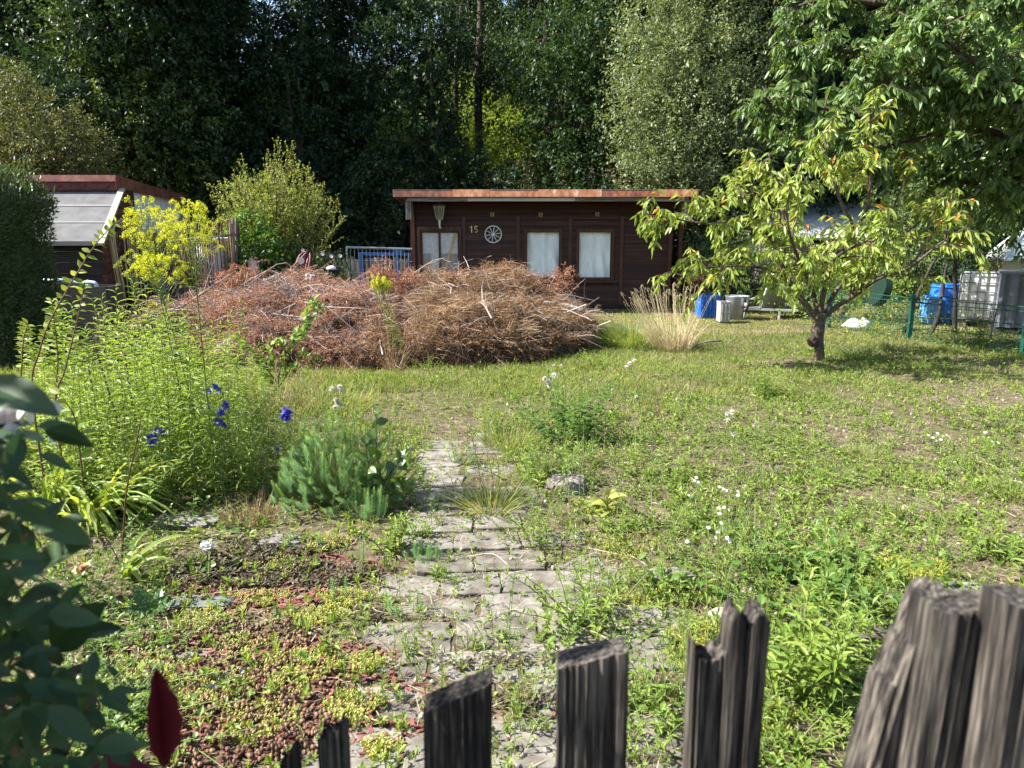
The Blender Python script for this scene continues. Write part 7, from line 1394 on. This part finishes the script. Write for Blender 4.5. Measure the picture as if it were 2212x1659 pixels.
def prof_top(pts, Yq, rough_=.006):
    us = [p[0] for p in pts]; zs = [vz(1500, p[1], Yq) for p in pts]
    def f(s, t, r_): return float(np.interp(s, us, zs))+r_.normal(0, rough_)-.01*t*r_.random()
    return f
picket(912, 1057, 1550, .76, .036, ramp_top(912, 1540, 1057, 1478, .76), 3)
picket(1205, 1353, 1500, .745, .036, ramp_top(1205, 1446, 1353, 1410, .745), 4)
picket(1497, 1572, 1550, .71, .04, prof_top([(0, 1395), (.08, 1420), (.3, 1425), (.5, 1432), (.8, 1415), (1, 1400)], .71, .0012), 5)
picket(1574, 1655, 1500, .70, .04, prof_top([(0, 1345), (.15, 1325), (.3, 1335), (.4, 1362), (.5, 1365), (.62, 1330), (.85, 1325), (1, 1345)], .70, .0014), 6)
picket(1852, 1990, 1400, .635, .045, prof_top([(0, 1485), (.07, 1480), (.1, 1400), (.2, 1392), (.24, 1330), (.3, 1295), (.42, 1283), (.6, 1290), (.75, 1300), (.88, 1325), (1, 1350)], .635, .0012), 7, leanx=.13)
picket(1986, 2165, 1450, .61, .045, ramp_top(1986, 1322, 2165, 1325, .61), 8, leanx=.02)
picket(2170, 2350, 1450, .57, .045, ramp_top(2170, 1312, 2350, 1330, .57), 9)
picket(686, 742, 1640, .80, .03, prof_top([(0, 1600), (.3, 1595), (.7, 1580), (1, 1570)], .80, .003), 10)
picket(604, 640, 1660, .81, .02, prof_top([(0, 1650), (.4, 1640), (.8, 1612), (1, 1618)], .81, .003), 11)
m = M(); m.bar((-1.2, .9, .62), (1.6, .62, .62), .05, .09); m.build('rail', near_w, pfn)
m = M(); m.bar((-1.2, .9, .25), (1.6, .62, .25), .05, .09); m.build('rail', near_w, pfn)
# ================================================================ NEAR SHRUB on the left (out of focus)
ns = thing('near_shrub', 'blurred dark green leafy shrub in the left foreground', 'shrub', (-.75, .8, 0)); ml = M(); ms = M(); n = 0
edge_u = lambda v: np.interp(v, [760, 800, 870, 930, 960, 1060, 1120, 1160, 1230, 1300, 1400, 1500, 1560, 1659, 1800], [0, 60, 60, 130, 90, 110, 150, 120, 110, 150, 190, 270, 250, 330, 360])
for k in range(620):
    v = R.uniform(880, 1850); u = edge_u(v)-50-abs(R.normal(0, 1))*190-R.random()*50+(R.random() < .16)*R.uniform(0, 120)+40*math.sin(v*.035)
    if u < -900: continue
    Yq = R.uniform(.55, .95) if u > -80 else R.uniform(.5, 1.2); p = at(u, v, Yq); d = np.array([R.normal(.35, .7), R.normal(-.1, .5), R.normal(-.05, .5)]); L = R.uniform(.03, .052)
    inst(ml, *LEAFL, [p], [d], [np.array([R.normal(0, .6), R.normal(-.4, .5), 1])], [L], [L*.42], .15)
for (u, v, du, dv, L, nr) in ((-60, 820, 190, 70, .11, (0, -.5, 1)), (90, 1130, 110, 40, .08, (0, -.7, 1)), (60, 1230, 130, -60, .085, (0, -.6, 1)), (230, 1600, 80, 60, .07, (0, -1, .5)), (110, 1400, 120, -110, .075, (0, -1, .3))):
    p = at(u, v, .7); q = at(u+du, v+dv, .68); inst(ml, *LEAFL, [p], [q-p], [nr], [np.linalg.norm(q-p)], [np.linalg.norm(q-p)*.4], .05)
for k in range(16):
    vt = 850+k*50; uu = edge_u(vt)-60; ms.tube(smooth([(-.85+R.normal(0, .08), .85, 0), at(-140, 1500, .8), at((uu-120), vt+120, .75), at(uu, vt, .72)], 5), np.linspace(.006, .0015, 16), 5, cap=False)
crown([((-1.75, .75, 1.9), (.45, .7, .5)), ((-1.7, .6, 1.3), (.45, .7, .5)), ((-1.9, 1.1, 1.5), (.5, .5, .7)), ((-1.5, .2, 1.7), (.4, .4, .6)), ((-2.1, .6, .9), (.5, .7, .6)), ((-1.35, .45, 2.0), (.3, .35, .35))], 1500, 8, .25, .06, .028, LEAFM, shell=.2, mleaf=ml)  # unseen foliage added left of the view to shade the shrub
for q in range(9): ms.tube(smooth([(-1.3, .75, 0), (-1.6+R.normal(0, .1), .6, 1), (-1.7+R.normal(0, .2), .6+R.normal(0, .3), 2)], 4), [.012]*5+[.006]*4, 5, cap=False)  # stems of the added foliage outside the view
ms.build('stems', stemr, ns, smooth=True); ml.build('leaves', G_NEAR, ns)
m = M(); p = at(335, 1440, .66); q = at(352, 1640, .64); inst(m, *rowleaf([(.08, .3), (.14, .5), (.2, .48), (.3, .85), (.42, .84), (.5, 1), (.66, .82), (.72, .84), (.85, .42), (.92, .3)], .3), [p], [q-p], [(.75, -1, 0)], [np.linalg.norm(q-p)], [.034], .12); m.build('red_leaf', leafmat('leaf_crimson', [(.09, .012, .016), (.14, .02, .024)], .25, .5, .3, tc=(1.3, .6, .6)), ns)
m = M(); m.tube([at(352, 1640, .64), at(358, 1700, .63), at(330, 1780, .66)], .0015, 5); inst(m, *LEAFL, [at(200, 1655, .62)], [(1, 0, -.15)], [(0, -.6, 1)], [.07], [.03], .2); m.build('red_leaf', bpy.data.materials['leaf_crimson'], ns)
m = M(); o = at(20, 912, .72); n = 40; inst(m, *LEAF4, np.repeat(o[None], n, 0)+R.normal(0, 1, (n, 3))*(.018, .01, .006), rdir(n)+(0, -.3, .5), rdir(n), .018, .012); m.build('flower', paint('near_white_petals', (.75, .68, .66), .6), ns)
